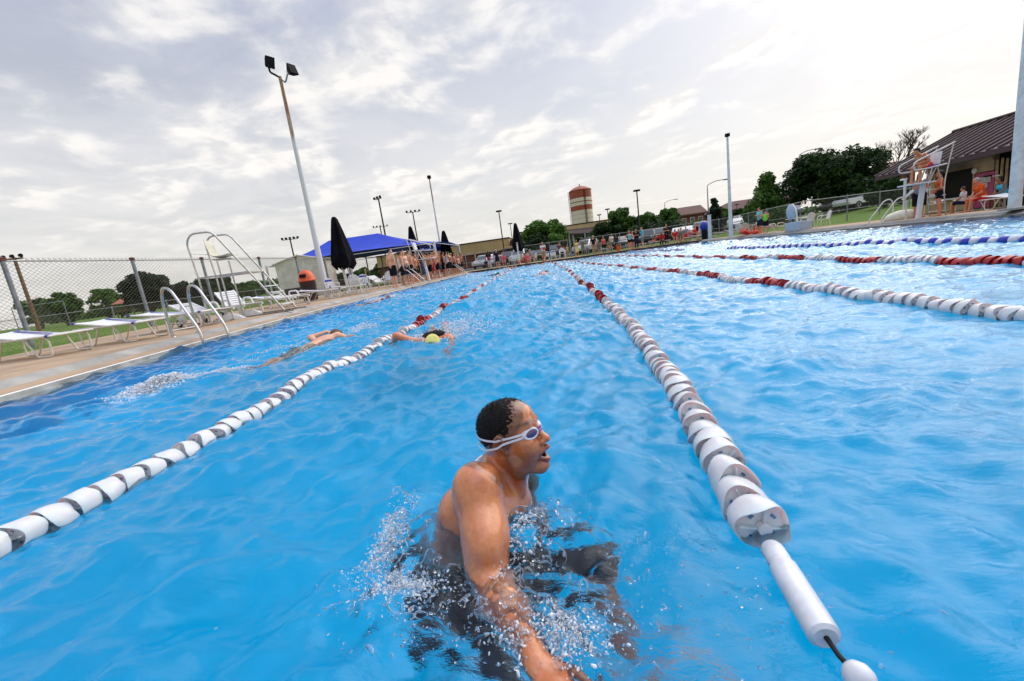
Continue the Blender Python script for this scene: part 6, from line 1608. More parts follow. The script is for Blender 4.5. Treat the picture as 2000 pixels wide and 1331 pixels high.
def tree(x, y, h, w, label, kind='mid', shape='round', n=5200, leaf=.30, trunk=.18, seed=1, base=.12, gaps=.3, group='trees round the pool grounds', gz=None, flat=1.0):
    z0 = ground_z(x, y) if gz is None else gz
    r = empty('tree' if shape != 'cone' else 'conifer', (x, y, z0), 0, label, 'tree', group)
    R_ = np.random.default_rng(seed); b = MB(); hb = h * base
    b.tube([(0, 0, -.1), (.03 * h, .02 * h, h * .35), (0, .02 * h, h * .62)], [h * .030 + .05, h * .022, h * .008], 8); b.build('trunk', m_bark, r, smooth=True)
    cl = []; nc = 46 if shape != 'cone' else 60
    for _ in range(nc):
        if shape == 'cone':
            t = R_.uniform(0, 1) ** 1.3; rad = (1 - t) ** .85 * w / 2 * .78; a = R_.uniform(0, 6.28); q = R_.uniform(.35, 1) ; c = (rad * q * math.cos(a), rad * q * math.sin(a) * flat, hb + (h - hb) * t * .96); s = (.16 + .14 * (1 - t)) * w / 2 + .1
        elif shape == 'column':
            t = R_.uniform(0, 1); rad = w / 2 * .6 * math.sin(math.pi * min(1, .15 + t * .8)); a = R_.uniform(0, 6.28); c = (rad * math.cos(a), rad * math.sin(a) * flat, hb + (h - hb) * t * .92); s = .25 * w
        else:
            v = R_.normal(size=3); v /= np.linalg.norm(v); q = R_.uniform(.35, 1) ** .6
            c = (v[0] * w / 2 * .80 * q, v[1] * w / 2 * .80 * q * flat, hb + (h - hb) * (.50 + .40 * v[2] * q)); s = R_.uniform(.13, .27) * w / 2 * 1.15
            if v[2] < -.2: s *= .9
        cl.append((c, s))
    bl = MB()
    for c, s in cl[:14]: bl.tube([(0, 0, max(.3, hb * .6)), (c[0] * .45, c[1] * .45, hb + (c[2] - hb) * .5), c], [h * .012 + .015, h * .007 + .01, .012], 5)
    bl.build('limbs', m_bark, r)
    C_ = np.array([c for c, s in cl]); S_ = np.array([s for c, s in cl]); wt_ = S_ ** 2; wt_ /= wt_.sum()
    k = R_.choice(len(cl), n, p=wt_); v = R_.normal(size=(n, 3)); v /= np.linalg.norm(v, axis=1)[:, None]; q = R_.uniform(.25, 1.05, n) ** .5
    P = C_[k] + v * (S_[k] * q)[:, None] * np.array([1, 1, .8])
    nrm = v * .8 + R_.normal(size=(n, 3)) * .6 + np.array([0, 0, .35]); nrm /= np.linalg.norm(nrm, axis=1)[:, None]
    t = np.cross(nrm, R_.normal(size=(n, 3))); t /= np.linalg.norm(t, axis=1)[:, None]; u = np.cross(nrm, t); sz = leaf * R_.uniform(.55, 1.3, n)[:, None] / 2
    V = np.stack([P - t * sz * 1.5, P + u * sz * .8, P + t * sz * 1.5, P - u * sz * .8], 1).reshape(-1, 3); F = np.arange(n * 4).reshape(-1, 4)
    np_mesh('crown', V, F, LM[kind], r, smooth=False)
    return r
def tpx(px0, px1, pyt, pyb, Y, label, **k):
    """tree from its picture box at distance Y"""
    c = (px0 + px1) / 2; x = atY(c, pyb, Y).x; px0, px1 = (px0 - 14, px1 + 14) if (k.get('shape') == 'cone' and px1 - px0 > 60) else (px0, px1); zt = atY(c, pyt, Y).z; w = (px1 - px0) * Y / 824 * 1.02; gz_ = ground_z(x, Y)
    return tree(x, Y, max(2, zt - gz_), w, label, **k)
tpx(92, 178, 566, 640, 52, 'rounded leafy tree left of the gap, seen through the tall fence', kind='mid', seed=2, n=5200, leaf=.32, base=.05)
tpx(48, 120, 574, 640, 58, 'lower bushy tree behind the wooden floodlight pole', kind='mid', seed=3, n=4200, leaf=.35, base=.02)
tpx(185, 250, 556, 625, 50, 'pale young tree between the leafy trees and the big dark pine', kind='light', seed=4, n=2600, leaf=.30, base=.05)
tpx(215, 262, 575, 620, 56, 'dark bush left of the big pine', kind='dark', seed=44, n=2600, leaf=.35, base=.0)
tpx(248, 356, 512, 622, 42, 'big dark spreading pine behind the tall fence', kind='pine', seed=5, n=9500, leaf=.26, base=.02)
tpx(335, 412, 545, 622, 45, 'lower right half of the big dark pine group', kind='pine', seed=6, n=6000, leaf=.28, base=.0)
tpx(395, 470, 530, 605, 52, 'round dark tree seen between the posts of the steel guard chair', kind='dark', seed=7, n=5200, leaf=.32, base=.02)
tpx(455, 540, 548, 600, 60, 'low green tree behind the ladder of the steel guard chair', kind='mid', seed=8, n=4500, leaf=.35, base=.02)
tpx(520, 560, 552, 585, 70, 'small tree hidden behind the cream shed', kind='mid', seed=9, n=2200, leaf=.4)
tpx(640, 690, 530, 560, 95, 'dark hedge like tree under the biggest black umbrella', kind='dark', seed=10, n=2600, leaf=.5, base=0)
tpx(690, 730, 521, 548, 110, 'far tree under the left half of the blue canopy', kind='light', seed=11, n=2400, leaf=.5, base=0)
tpx(726, 772, 512, 545, 105, 'far tree under the right half of the blue canopy', kind='mid', seed=12, n=2600, leaf=.5, base=0)
tpx(1018, 1116, 423, 487, 62, 'bright rounded tree left of the water tower', kind='light', seed=13, n=11000, leaf=.32, base=.10)
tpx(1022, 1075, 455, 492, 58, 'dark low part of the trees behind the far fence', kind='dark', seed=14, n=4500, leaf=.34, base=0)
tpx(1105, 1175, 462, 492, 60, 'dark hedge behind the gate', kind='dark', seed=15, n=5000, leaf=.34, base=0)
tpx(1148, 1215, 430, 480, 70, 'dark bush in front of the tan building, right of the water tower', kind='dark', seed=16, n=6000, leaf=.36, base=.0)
tpx(1180, 1258, 400, 470, 72, 'leafy tree left of the tall lamp post', kind='mid', seed=17, n=8500, leaf=.34, base=.05)
tpx(1240, 1302, 410, 468, 70, 'leafy tree behind the tall lamp post', kind='mid', seed=18, n=7000, leaf=.34, base=.02)
tpx(1280, 1334, 397, 462, 68, 'leafy tree covering the left end of the red roofed barracks', kind='mid', seed=19, n=7500, leaf=.32, base=.05)
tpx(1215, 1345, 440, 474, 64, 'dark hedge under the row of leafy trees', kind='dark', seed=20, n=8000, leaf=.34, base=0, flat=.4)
tpx(1345, 1375, 428, 452, 66, 'yellowish shrub in front of the barracks windows', kind='light', seed=21, n=1800, leaf=.28, base=0)
tpx(1375, 1418, 388, 450, 56, 'dark pointed conifer beside the curved street lamp', kind='pine', shape='cone', seed=22, n=6500, leaf=.26, base=.0)
tpx(1390, 1424, 392, 446, 58, 'yellow green tree right behind the dark conifer', kind='light', seed=23, n=2600, leaf=.26, base=.0)
tpx(1428, 1460, 403, 438, 64, 'small dark tree in front of the second barracks', kind='dark', seed=24, n=2600, leaf=.3, base=.0)
tpx(1458, 1540, 338, 432, 50, 'young pointed tree in front of the lawn', kind='mid', shape='cone', seed=25, n=8500, leaf=.25, base=.08, gaps=.6)
tpx(1540, 1722, 287, 430, 48, 'biggest round dark tree on the right lawn', kind='dark', seed=26, n=17000, leaf=.28, base=.12)
tpx(1600, 1722, 340, 430, 46, 'lower right crown of the biggest dark tree', kind='dark', seed=27, n=8500, leaf=.28, base=.02)
tpx(1690, 1765, 345, 425, 38, 'dark tree behind the corner of the pool house', kind='dark', seed=28, n=7500, leaf=.26, base=.0)
# bare tree
def bare(px, pyt, pyb, Y, label):
    q = atY(px, pyb, Y); zt = atY(px, pyt, Y).z; gz_ = ground_z(q.x, Y); h = (zt - gz_) * 1.3; r = empty('bare_tree', (q.x, Y, gz_), 0, label, 'tree', 'trees round the pool grounds')
    rd = random.Random(px); b = MB(); tw = MB()
    def grow(p, d, l, rad, n):
        e = p + d * l; (b if n > 3 else tw).tube([p, p.lerp(e, .5) + Vector((rd.uniform(-1, 1), rd.uniform(-1, 1), 0)) * l * .05, e], [rad, rad * .85, rad * .7], 5 if n > 3 else 3, cap=False)
        if n == 0: return
        for _ in range(3 if n > 1 else 4):
            nd = (d + Vector((rd.uniform(-.7, .7), rd.uniform(-.7, .7), rd.uniform(-.1, .45)))).normalized(); grow(e, nd, l * rd.uniform(.62, .82), rad * .62, n - 1)
    grow(Vector((0, 0, 0)), Vector((0, 0, 1)), h * .30, .17, 5)
    b.build('trunk', m_bark, r, smooth=True); tw.build('twigs', m_bark, r)
bare(1728, 284, 425, 56, 'bare tree showing over the left end of the pool house roof'); bare(1772, 276, 420, 60, 'second bare tree, closer to the pool house roof')

# ------------------------------------------------------------------ buildings
m_tan = mat('tan_panel', (.46, .33, .15), rough=.75, var=.10, scale=.35, bump=.1)
m_tan2 = mat('tan_render', (.58, .42, .22), rough=.8, var=.12, scale=.3)
m_brick = None
def brick():
    m, nt, b = new_mat('red_brick'); L = nt.links; tc = N(nt, 'ShaderNodeTexCoord'); br_ = N(nt, 'ShaderNodeTexBrick', Scale=4.0)
    mp = N(nt, 'ShaderNodeMapping'); mp.inputs['Rotation'].default_value = (R(90), 0, 0); L.new(tc.outputs['Object'], mp.inputs[0]); L.new(mp.outputs[0], br_.inputs['Vector'])
    br_.inputs['Color1'].default_value = (.24, .055, .028, 1); br_.inputs['Color2'].default_value = (.15, .035, .022, 1); br_.inputs['Mortar'].default_value = (.22, .16, .12, 1); br_.inputs['Mortar Size'].default_value = .012
    n = N(nt, 'ShaderNodeTexNoise', Scale=.7, Detail=6.0); L.new(tc.outputs['Object'], n.inputs['Vector']); mx = N(nt, 'ShaderNodeMix'); mx.data_type = 'RGBA'; mx.blend_type = 'MULTIPLY'; mx.inputs[0].default_value = .6
    L.new(br_.outputs[0], mx.inputs[6]); L.new(ramp(nt, n.outputs[0], [(.3, (.55, .5, .5)), (.7, (1, 1, 1))]), mx.inputs[7]); L.new(mx.outputs[2], b.inputs['Base Color']); b.inputs['Roughness'].default_value = .9; return m
m_brick = brick()
m_roof = mat('brown_shingle', (.125, .060, .048), rough=.9, var=.25, scale=1.2, bump=.3)
m_glass = mat('window_glass', (.03, .04, .05), rough=.08, var=.3, spec=.8)
m_dkbrown = mat('dark_brown', (.035, .016, .010), rough=.8, var=.3)
def wallbox(name, x0, x1, y0, y1, z0, z1, m, parent, loc): 
    return MB().box(((x0 + x1) / 2 - loc[0], (y0 + y1) / 2 - loc[1], (z0 + z1) / 2 - loc[2]), (x1 - x0, y1 - y0, z1 - z0)).build(name, m, parent)
# long tan hall on a brown brick base
Yh = 92.0; xa, xb_ = atY(735, 505, Yh).x, atY(997, 490, Yh).x; zt = atY(997, 465, Yh).z; zm = atY(995, 485, Yh).z
loc = ((xa + xb_) / 2, Yh, .4)
hall = empty('hall', loc, 0, 'long low tan building on a brown brick base behind the row of swimmers', 'building')
wallbox('upper_wall', xa, xb_, Yh, Yh + 30, zm, zt, m_tan, hall, loc)
wallbox('base_wall', xa + .1, xb_ - .1, Yh + .6, Yh + 29, .3, zm, m_brick, hall, loc)
wallbox('coping', xa - .1, xb_ + .1, Yh - .12, Yh + 30.1, zt, zt + .22, m_dkbrown, hall, loc)
wallbox('ledge', xa - .1, xb_ + .1, Yh - .25, Yh - .002, zm - .25, zm + .02, m_tan2, hall, loc)
for k in range(12):
    x = xa + (xb_ - xa) * (k + .5) / 12; MB().box((x - loc[0], -.03, (zm + zt) / 2 - loc[2]), (.08, .05, (zt - zm) * .98)).build('panel_joint', m_tan2, hall)
for k in range(7):
    x = xa + (xb_ - xa) * (k + .6) / 7.3; w_ = MB().box((x - loc[0], .58, 1.2), (1.6, .08, 1.1)).build('window', m_dkbrown, hall); MB().box((x - loc[0], .53, 1.2), (1.35, .04, .9)).build('pane', m_glass, w_)
for k in range(6): MB().box((xb_ - loc[0] - 1.5 - k * 6.2, -.1, (zm - .3) / 2), (.25, .3, zm - .5)).build('pillar', m_tan2, hall)
MB().lathe([(.5, 0), (.5, .25), (.3, .45), (.05, .5)], (-2.0, 6, zt - loc[2] + .2), 12).build('roof_vent', m_dkbrown, hall)
MB().lathe([(.5, 0), (.5, .25), (.3, .45), (.05, .5)], (-12.0, 6, zt - loc[2] + .2), 12).build('roof_vent', m_dkbrown, hall)
# dark entrance block
xc, xd = atY(998, 490, 90).x, atY(1022, 490, 90).x
loc2 = ((xc + xd) / 2, 90, .4); eb = empty('entrance_block', loc2, 0, 'dark flat entrance block at the right end of the long tan building', 'building')
wallbox('wall', xc + .05, xd, 90, 98, .3, atY(1008, 468, 90).z, m_dkbrown, eb, loc2); wallbox('roof_slab', xc - 2, xd + .5, 88.8, 98.5, atY(1000, 481, 90).z - .3, atY(1000, 481, 90).z, m_tan2, eb, loc2)
for k in range(3): MB().box((xc - loc2[0] + .6 + k * 1.0, -.06, 1.6), (.7, .06, 1.8)).build('window', m_glass, eb)
# second tan building under the tower
Yt = 112.0; xe, xf = atY(1018, 480, Yt).x, atY(1222, 460, Yt).x; zt2 = atY(1150, 436, Yt).z
loc3 = ((xe + xf) / 2, Yt, .6); tb = empty('hall', loc3, 0, 'tan building with dark overhanging canopy at the foot of the water tower', 'building')
wallbox('wall', xe, xf, Yt, Yt + 25, .5, zt2, m_tan2, tb, loc3); wallbox('coping', xe - .1, xf + .1, Yt - .1, Yt + 25.1, zt2, zt2 + .25, m_dkbrown, tb, loc3)
cx_, cz_ = atY(1128, 450, Yt).x, atY(1128, 452, Yt).z
b = MB(); b.add([(cx_ - 6 - loc3[0], -5, cz_ - .2 - loc3[2]), (cx_ + 9 - loc3[0], -5, cz_ - 1.6 - loc3[2]), (cx_ + 9 - loc3[0], 0, cz_ + .2 - loc3[2]), (cx_ - 6 - loc3[0], 0, cz_ + .9 - loc3[2]), (cx_ - 6 - loc3[0], -5, cz_ - 1.0 - loc3[2]), (cx_ + 9 - loc3[0], -5, cz_ - 2.0 - loc3[2]), (cx_ + 9 - loc3[0], 0, cz_ - 2.0 - loc3[2]), (cx_ - 6 - loc3[0], 0, cz_ - 1.0 - loc3[2])], [(0, 1, 2, 3), (4, 7, 6, 5), (0, 4, 5, 1), (1, 5, 6, 2), (3, 2, 6, 7), (0, 3, 7, 4)]); b.build('canopy', m_dkbrown, tb)
for k in range(8): MB().box((xe - loc3[0] + 3 + k * 3.2, -.05, zt2 - 2.0 - loc3[2]), (1.2, .08, .8)).build('window', m_glass, tb)
# water tower
Yw = 260.0; q = atY(1139, 436, Yw)
wt_ = empty('water_tower', (q.x, Yw, .5), 0, 'tall cream water tower with a red brown cap and two red bands', 'water tower')
def wz(y): return atY(1138, y, Yw).z - .5
m_twc = mat('tower_cream', (.66, .56, .47), rough=.6, var=.08, scale=.12); m_twr = mat('tower_red', (.30, .050, .016), rough=.6, var=.2, scale=.15)
rT = 20.5 * Yw / 824 * .985; b = MB()
for z0_, z1_, r0_, r1_, mi in ((0, wz(412), rT * .97, rT * .97, 0), (wz(412), wz(402.5), rT * .97, rT * .985, 1), (wz(402.5), wz(396), rT * .985, rT, 0), (wz(396), wz(394.6), rT * 1.02, rT * 1.02, 1), (wz(394.6), wz(388), rT, rT, 0), (wz(388), wz(372), rT * .99, rT * .985, 1)):
    b.mi = mi; vs = []; K = 48
    for r_, z_ in ((r0_, z0_), (r1_, z1_)): vs += [(r_ * math.cos(2 * math.pi * k / K), r_ * math.sin(2 * math.pi * k / K), z_) for k in range(K)]
    b.add(vs, [(k, (k+1) % K, K + (k+1) % K, K + k) for k in range(K)])
b.build('tank', [m_twc, m_twr], wt_, smooth=True)
b = MB(); zc_ = wz(372); b.lathe([(rT * 1.03, zc_ - .3), (rT * 1.03, zc_), (rT * .8, zc_ + 1.0), (rT * .45, zc_ + 2.0), (rT * .08, zc_ + 2.6), (.3, zc_ + 2.7), (.3, zc_ + 3.6)], (0, 0, 0), 48); b.build('roof', m_twr, wt_, smooth=True)
for a, dx in ((R(-75), .25), (R(-178), .3)):
    x, y = (rT + .35) * math.cos(a), (rT + .35) * math.sin(a); lb_ = MB()
    for s in (-1, 1): lb_.tube([(x + s * .35, y, 1), (x + s * .35, y, zc_)], .14, 4)
    for k in range(40): lb_.box((x, y, 2 + k * (zc_ - 2) / 40), (.7, .12, .18))
    lb_.build('ladder', m_dkbrown, wt_)
m_panel = mat('tower_joint', (.40, .33, .28), rough=.7)
for z in (wz(420), wz(428)): MB().lathe([(rT * .975, z), (rT * .978, z + .12), (rT * .975, z + .24)], (0, 0, 0), 48).build('weld_seam', m_panel, wt_)

def barracks(p_ridge0, p_ridge1, eave_y, pyb, Y, label, depth=14, hipL=True, rows=2, px_e0=None, px_e1=None):
    """hipped building parallel to the picture: ridge ends and eave in pixels at distance Y"""
    e0, e1 = atY(px_e0, eave_y[0], Y), atY(px_e1, eave_y[1], Y); ze = (e0.z + e1.z) / 2; r0, r1 = atY(*p_ridge0, Y + depth / 2), atY(*p_ridge1, Y + depth / 2); zr = (r0.z + r1.z) / 2
    gz_ = ground_z(e0.x, Y) - .2; loc = ((e0.x + e1.x) / 2, Y, gz_); o = empty('barracks', loc, 0, label, 'building', 'brick barracks beyond the car park')
    X = lambda x: x - loc[0]; b = MB()
    for z0_, z1_, y0_, y1_ in ((0, ze - gz_, 0, depth),): b.box((X((e0.x + e1.x) / 2), depth / 2, (ze - gz_) / 2), (e1.x - e0.x - 1.2, depth - 1.2, ze - gz_))
    b.build('wall', m_brick, o)
    b = MB(); z, zz = ze - gz_, zr - gz_; A = [(X(e0.x), 0, z), (X(e1.x), 0, z), (X(e1.x), depth, z), (X(e0.x), depth, z), (X(r0.x), depth / 2, zz), (X(r1.x), depth / 2, zz)]
    A += [(a[0], a[1], a[2] - .35) for a in A[:4]]
    b.add(A, [(0, 1, 5, 4), (1, 2, 5), (2, 3, 4, 5), (3, 0, 4), (6, 7, 1, 0), (7, 8, 2, 1), (8, 9, 3, 2), (9, 6, 0, 3), (9, 8, 7, 6)]); b.build('roof', m_roof, o)
    n = max(3, int((e1.x - e0.x) / 3.4))
    for k in range(n):
        for j in range(rows):
            x = X(e0.x) + 1.8 + k * (e1.x - e0.x - 3.4) / max(1, n - 1); zz_ = (ze - gz_) * (.28 + .42 * j)
            w_ = MB().box((x, .56, zz_), (1.05, .12, 1.15)).build('window', m_white, o); MB().box((x, .48, zz_), (.85, .06, .95)).build('pane', m_glass, w_)
    return o
barracks((1325, 405), (1368, 402), (421, 414), 450, 108, 'brick barracks with a brown hipped roof, left of the dark conifer', px_e0=1322, px_e1=1383, depth=16)
barracks((1425, 396), (1545, 376), (410, 394), 440, 118, 'second brick barracks behind the white light pole and the young tree', px_e0=1408, px_e1=1560, depth=16)
barracks((1722, 318), (1760, 316), (334, 330), 420, 90, 'brown roofed building glimpsed between the big tree and the pool house', px_e0=1700, px_e1=1800, depth=14)
barracks((1530, 375), (1552, 371), (392, 388), 430, 100, 'small brick house right behind the young pointed tree', px_e0=1524, px_e1=1562, depth=8, rows=1)

# pool house on the right
WX = 20.0
hloc = (WX, 20.0, .2)
hs = empty('pool_house', hloc, 0, 'pool house with brown ribbed metal roof, serving hatch and pink door', 'building')
m_seam = mat('ribbed_brown_roof', (.050, .022, .026), rough=.55, var=.15, scale=1.5, metal=.0)
m_hcream = mat('hut_cream', (.50, .38, .22), rough=.8, var=.12, scale=2.0)
m_pink = mat('pink_door_paint', (.42, .045, .15), rough=.45, var=.15, scale=2.5)
m_board = mat('cream_board', (.42, .31, .17), rough=.85, var=.25, scale=5, bump=.3)
m_void = mat('interior_shade', (.006, .006, .007), rough=.9)  # near-black colour stands in for the unlit inside of the hut
def W(px, py): p = atX(px, py, WX); return p.y, p.z
yE = 25.9; xE, zE, xRg, zRg = 18.45, 2.52, 22.3, 4.18
y_end = 4.0
b = MB(); L3 = lambda x, y, z: (x - hloc[0], y - hloc[1], z - hloc[2])
for th in (0,):
    b.quad(L3(xE, yE, zE), L3(xE, y_end, zE), L3(xRg, y_end, zRg), L3(xRg, yE, zRg)); b.quad(L3(2 * xRg - xE, y_end, zE), L3(2 * xRg - xE, yE, zE), L3(xRg, yE, zRg), L3(xRg, y_end, zRg))
    b.quad(L3(xE, yE, zE - .22), L3(xRg, yE, zRg - .22), L3(xRg, y_end, zRg - .22), L3(xE, y_end, zE - .22)); b.quad(L3(2 * xRg - xE, y_end, zE - .22), L3(xRg, y_end, zRg - .22), L3(xRg, yE, zRg - .22), L3(2 * xRg - xE, yE, zE - .22))
    b.quad(L3(xE, yE, zE - .22), L3(xE, y_end, zE - .22), L3(xE, y_end, zE), L3(xE, yE, zE)); b.quad(L3(xE, yE, zE - .22), L3(xE, yE, zE), L3(xRg, yE, zRg), L3(xRg, yE, zRg - .22)); b.quad(L3(2 * xRg - xE, yE, zE), L3(2 * xRg - xE, yE, zE - .22), L3(xRg, yE, zRg - .22), L3(xRg, yE, zRg))
rf_ = b.build('roof', m_seam, hs)
b = MB(); sl_ = Vector((xRg - xE, 0, zRg - zE)); nn_ = Vector((-sl_.z, 0, sl_.x)).normalized(); ns = int((yE - y_end) / .46)
for k in range(ns + 1):
    y = yE - .02 - k * .46; a0 = Vector((xE - .02, y, zE + .004)); a1 = Vector((xRg, y, zRg + .004)); h_ = nn_ * .075; wd = Vector((0, .05, 0)); w2 = Vector((0, .028, 0))
    P8 = [a0 - wd, a0 + wd, a1 + wd, a1 - wd, a0 - w2 + h_, a0 + w2 + h_, a1 + w2 + h_, a1 - w2 + h_]
    b.add([L3(*p) for p in P8], [(4, 5, 6, 7), (0, 4, 7, 3), (1, 2, 6, 5), (0, 1, 5, 4), (3, 7, 6, 2)])
b.build('seam', m_seam, rf_)
MB().tube([L3(xRg, yE + .02, zRg + .06), L3(xRg, y_end, zRg + .06)], .10, 6).build('ridge_cap', m_dkbrown, rf_)
y0_, zt0 = W(1806, 344)
b = MB()    # front wall in pieces round the hatch and the door recess
yA = 24.6; yH0, yH1 = W(1826, 360)[0], W(1899, 360)[0]; yD0, yD1 = W(1901, 360)[0], W(1939, 360)[0]; zS = W(1875, 386)[1]; zHt = W(1880, 331)[1]; zD = W(1920, 338)[1]
def wl(ya, yb, za, zb, xo=0, th=.2, m_=m_hcream, nm='wall', par=hs): return MB().box(L3(WX + xo + th / 2, (ya + yb) / 2, (za + zb) / 2), (th, abs(ya - yb), abs(zb - za))).build(nm, m_, par)
wl(yA, yH0, .2, zE + .1); wl(yH0, yH1, .2, zS); wl(yH0, yH1, zHt, zE + .1); wl(yH1, yD0, .2, zE + .1); wl(yD0, yD1, zD + .04, zE + .1)
wl(yD1, y_end + 1, .2, zE + .1, xo=.25, m_=m_void, nm='shade_panel'); wl(yH0 + .3, yD1, .2, zE, xo=.3, m_=m_void, nm='shade_panel')  # black panels close behind the openings, painted as unlit depth
b = MB(); b.box(L3(WX + 2.6, yA - .1, 1.35), (5.0, .2, 2.3)); b.build('end_wall', m_brick, hs)
b = MB(); ge = [(WX + .1, zE), (2 * xRg - WX, zE), (xRg, zRg - .25)]; b.add([L3(x, yA + .003, z) for x, z in ge] + [L3(x, yA - .2, z) for x, z in ge], [(0, 1, 2), (5, 4, 3), (0, 3, 4, 1), (1, 4, 5, 2), (2, 5, 3, 0)]); b.build('gable', m_dkbrown, hs)
wl(yH0 - .02, yH1 + .02, zS - .05, zS + .02, xo=-.35, th=.5, m_=m_frame, nm='counter')
b = MB(); b.box(L3(WX - .04, (yA + yD1) / 2, zE - .22), (.06, abs(yA - yD1), .16)); b.build('fascia', m_hcream, hs)
b = MB(); b.add([L3(WX - .02, yH0 + .35, zHt - .55), L3(WX - .02, yH0 + .35, zHt - .40), L3(WX - .55, yH0 - .1, zHt - .02), L3(WX - .55, yH1, zHt - .02), L3(WX - .02, yH1, zHt + .01), L3(WX - .02, yH0, zHt + .01)], [(2, 3, 4, 5), (0, 1, 5)]); b.build('hatch_flap', m_void, hs)  # flap painted near-black to merge with the shaded opening
dr = wl(yD0, yD1, .22, zD, xo=.04, th=.06, m_=m_pink, nm='door')
for k, (px0, px1, py0, py1) in enumerate(((1903.5, 1911, 348, 357.5), (1913, 1921.5, 346.5, 356.5), (1923, 1933, 345.5, 355), (1903.5, 1912, 359.5, 368.5), (1914.5, 1926.5, 358, 366))):
    ya_, za_ = W(px0, py0); yb_, zb_ = W(px1, py1); n_ = MB().box(L3(WX + .025, (ya_ + yb_) / 2, (za_ + zb_) / 2 - .02), (.01, abs(ya_ - yb_), abs(za_ - zb_) * .86)).build('notice', m_white, dr)
    for j in range(5): MB().box(L3(WX + .018, (ya_ + yb_) / 2, (za_ + zb_) / 2 - .02 + (j - 2) * abs(za_ - zb_) * .15), (.004, abs(ya_ - yb_) * .78, abs(za_ - zb_) * .035)).build('print', m_black, n_)
yp, zp = W(1929, 343); MB().box(L3(WX - .0, yp, zp - .03), (.08, .30, .05)).build('closer', m_black, dr)
yq, zq = W(1905, 334); MB().lathe([(.02, -.05), (.12, -.05), (.13, 0), (.08, .03)], L3(WX - .05, yq, zq), 18, Matrix.Rotation(R(-90), 3, 'Y')).build('wall_lamp', m_frame, hs, smooth=True)
yq, zq = W(1827, 336); MB().rbox(L3(WX - .1, yq, zq), (.16, .2, .14), .03).build('wall_lamp', m_tan2, hs)
sf = empty('board_fence', (WX, 18, .2), 0, 'screen of pale rounded boards right of the pink door', 'fence')
for k in range(20):
    y = W(1947, 360)[0] - k * .205
    if y < 8: break
    b = MB(); hz = (2.0 if k % 1 == 0 else 2.0) + .03 * math.sin(k * 2.3)
    pts = [(-.055, 0), (.055, 0), (.055, hz - .06), (.03, hz), (-.03, hz), (-.055, hz - .06)]
    b.add([(-.05, y - 18 + a, z - .0) for a, z in pts] + [(-.02, y - 18 + a, z) for a, z in pts], [tuple(range(6)), tuple(range(6, 12))[::-1]] + [(i, (i+1) % 6, 6 + (i+1) % 6, 6 + i) for i in range(6)]); b.build('board', m_board, sf)
for z in (.5, 1.6): MB().box((.01, W(1947, 360)[0] - 18 - 2.0, z), (.05, 4.2, .09)).build('rail', m_dkbrown, sf)
yq, zq = W(1950, 343); MB().box((-.08, yq - 18, zq - .2), (.04, .28, .05)).build('sign', m_white, sf)
tr = tree(17.9, 16.9, .62, .95, 'bright green shrub in a tub behind the lounger by the white pole', kind='light', n=1500, leaf=.06, base=.0, seed=71, gz=.2, group=None)
bx1 = empty('cooler', (16.3, 16.35, .2), 0, 'small black post box at the foot of the thick white pole', 'box'); MB().rbox((0, 0, .25), (.14, .14, .5), .02).build('body', m_black, bx1)

# ------------------------------------------------------------------ car park and cars
xs2, ys2 = [-30, -15, 0, 15, 30, 45, 60], [52, 56, 62, 70, 80, 88]
b = MB()
for j in range(len(ys2)):
    for x in xs2: b.v.append((x, ys2[j], ground_z(x, ys2[j]) + .03))
for j in range(len(ys2) - 1):
    for i in range(6): b.f.append((j*7+i, j*7+i+1, (j+1)*7+i+1, (j+1)*7+i)); b.m.append(0)
tag(b.build('car_park', mat('asphalt', (.06, .06, .062), rough=.9, var=.2, scale=2, bump=.3)), kind='structure')
m_wh = [mat('car_' + n, c, rough=.25, var=.05, metal=.3, coat=.8) for n, c in (('white', (.62, .63, .65)), ('black', (.012, .013, .016)), ('silver', (.34, .36, .38)), ('grey', (.10, .11, .12)), ('red', (.28, .015, .015)), ('navy', (.02, .03, .08)))]
m_lamp = mat('headlamp', (.75, .75, .72), rough=.15, coat=1); m_tail = mat('tail_lamp', (.40, .01, .01), rough=.2, coat=1)
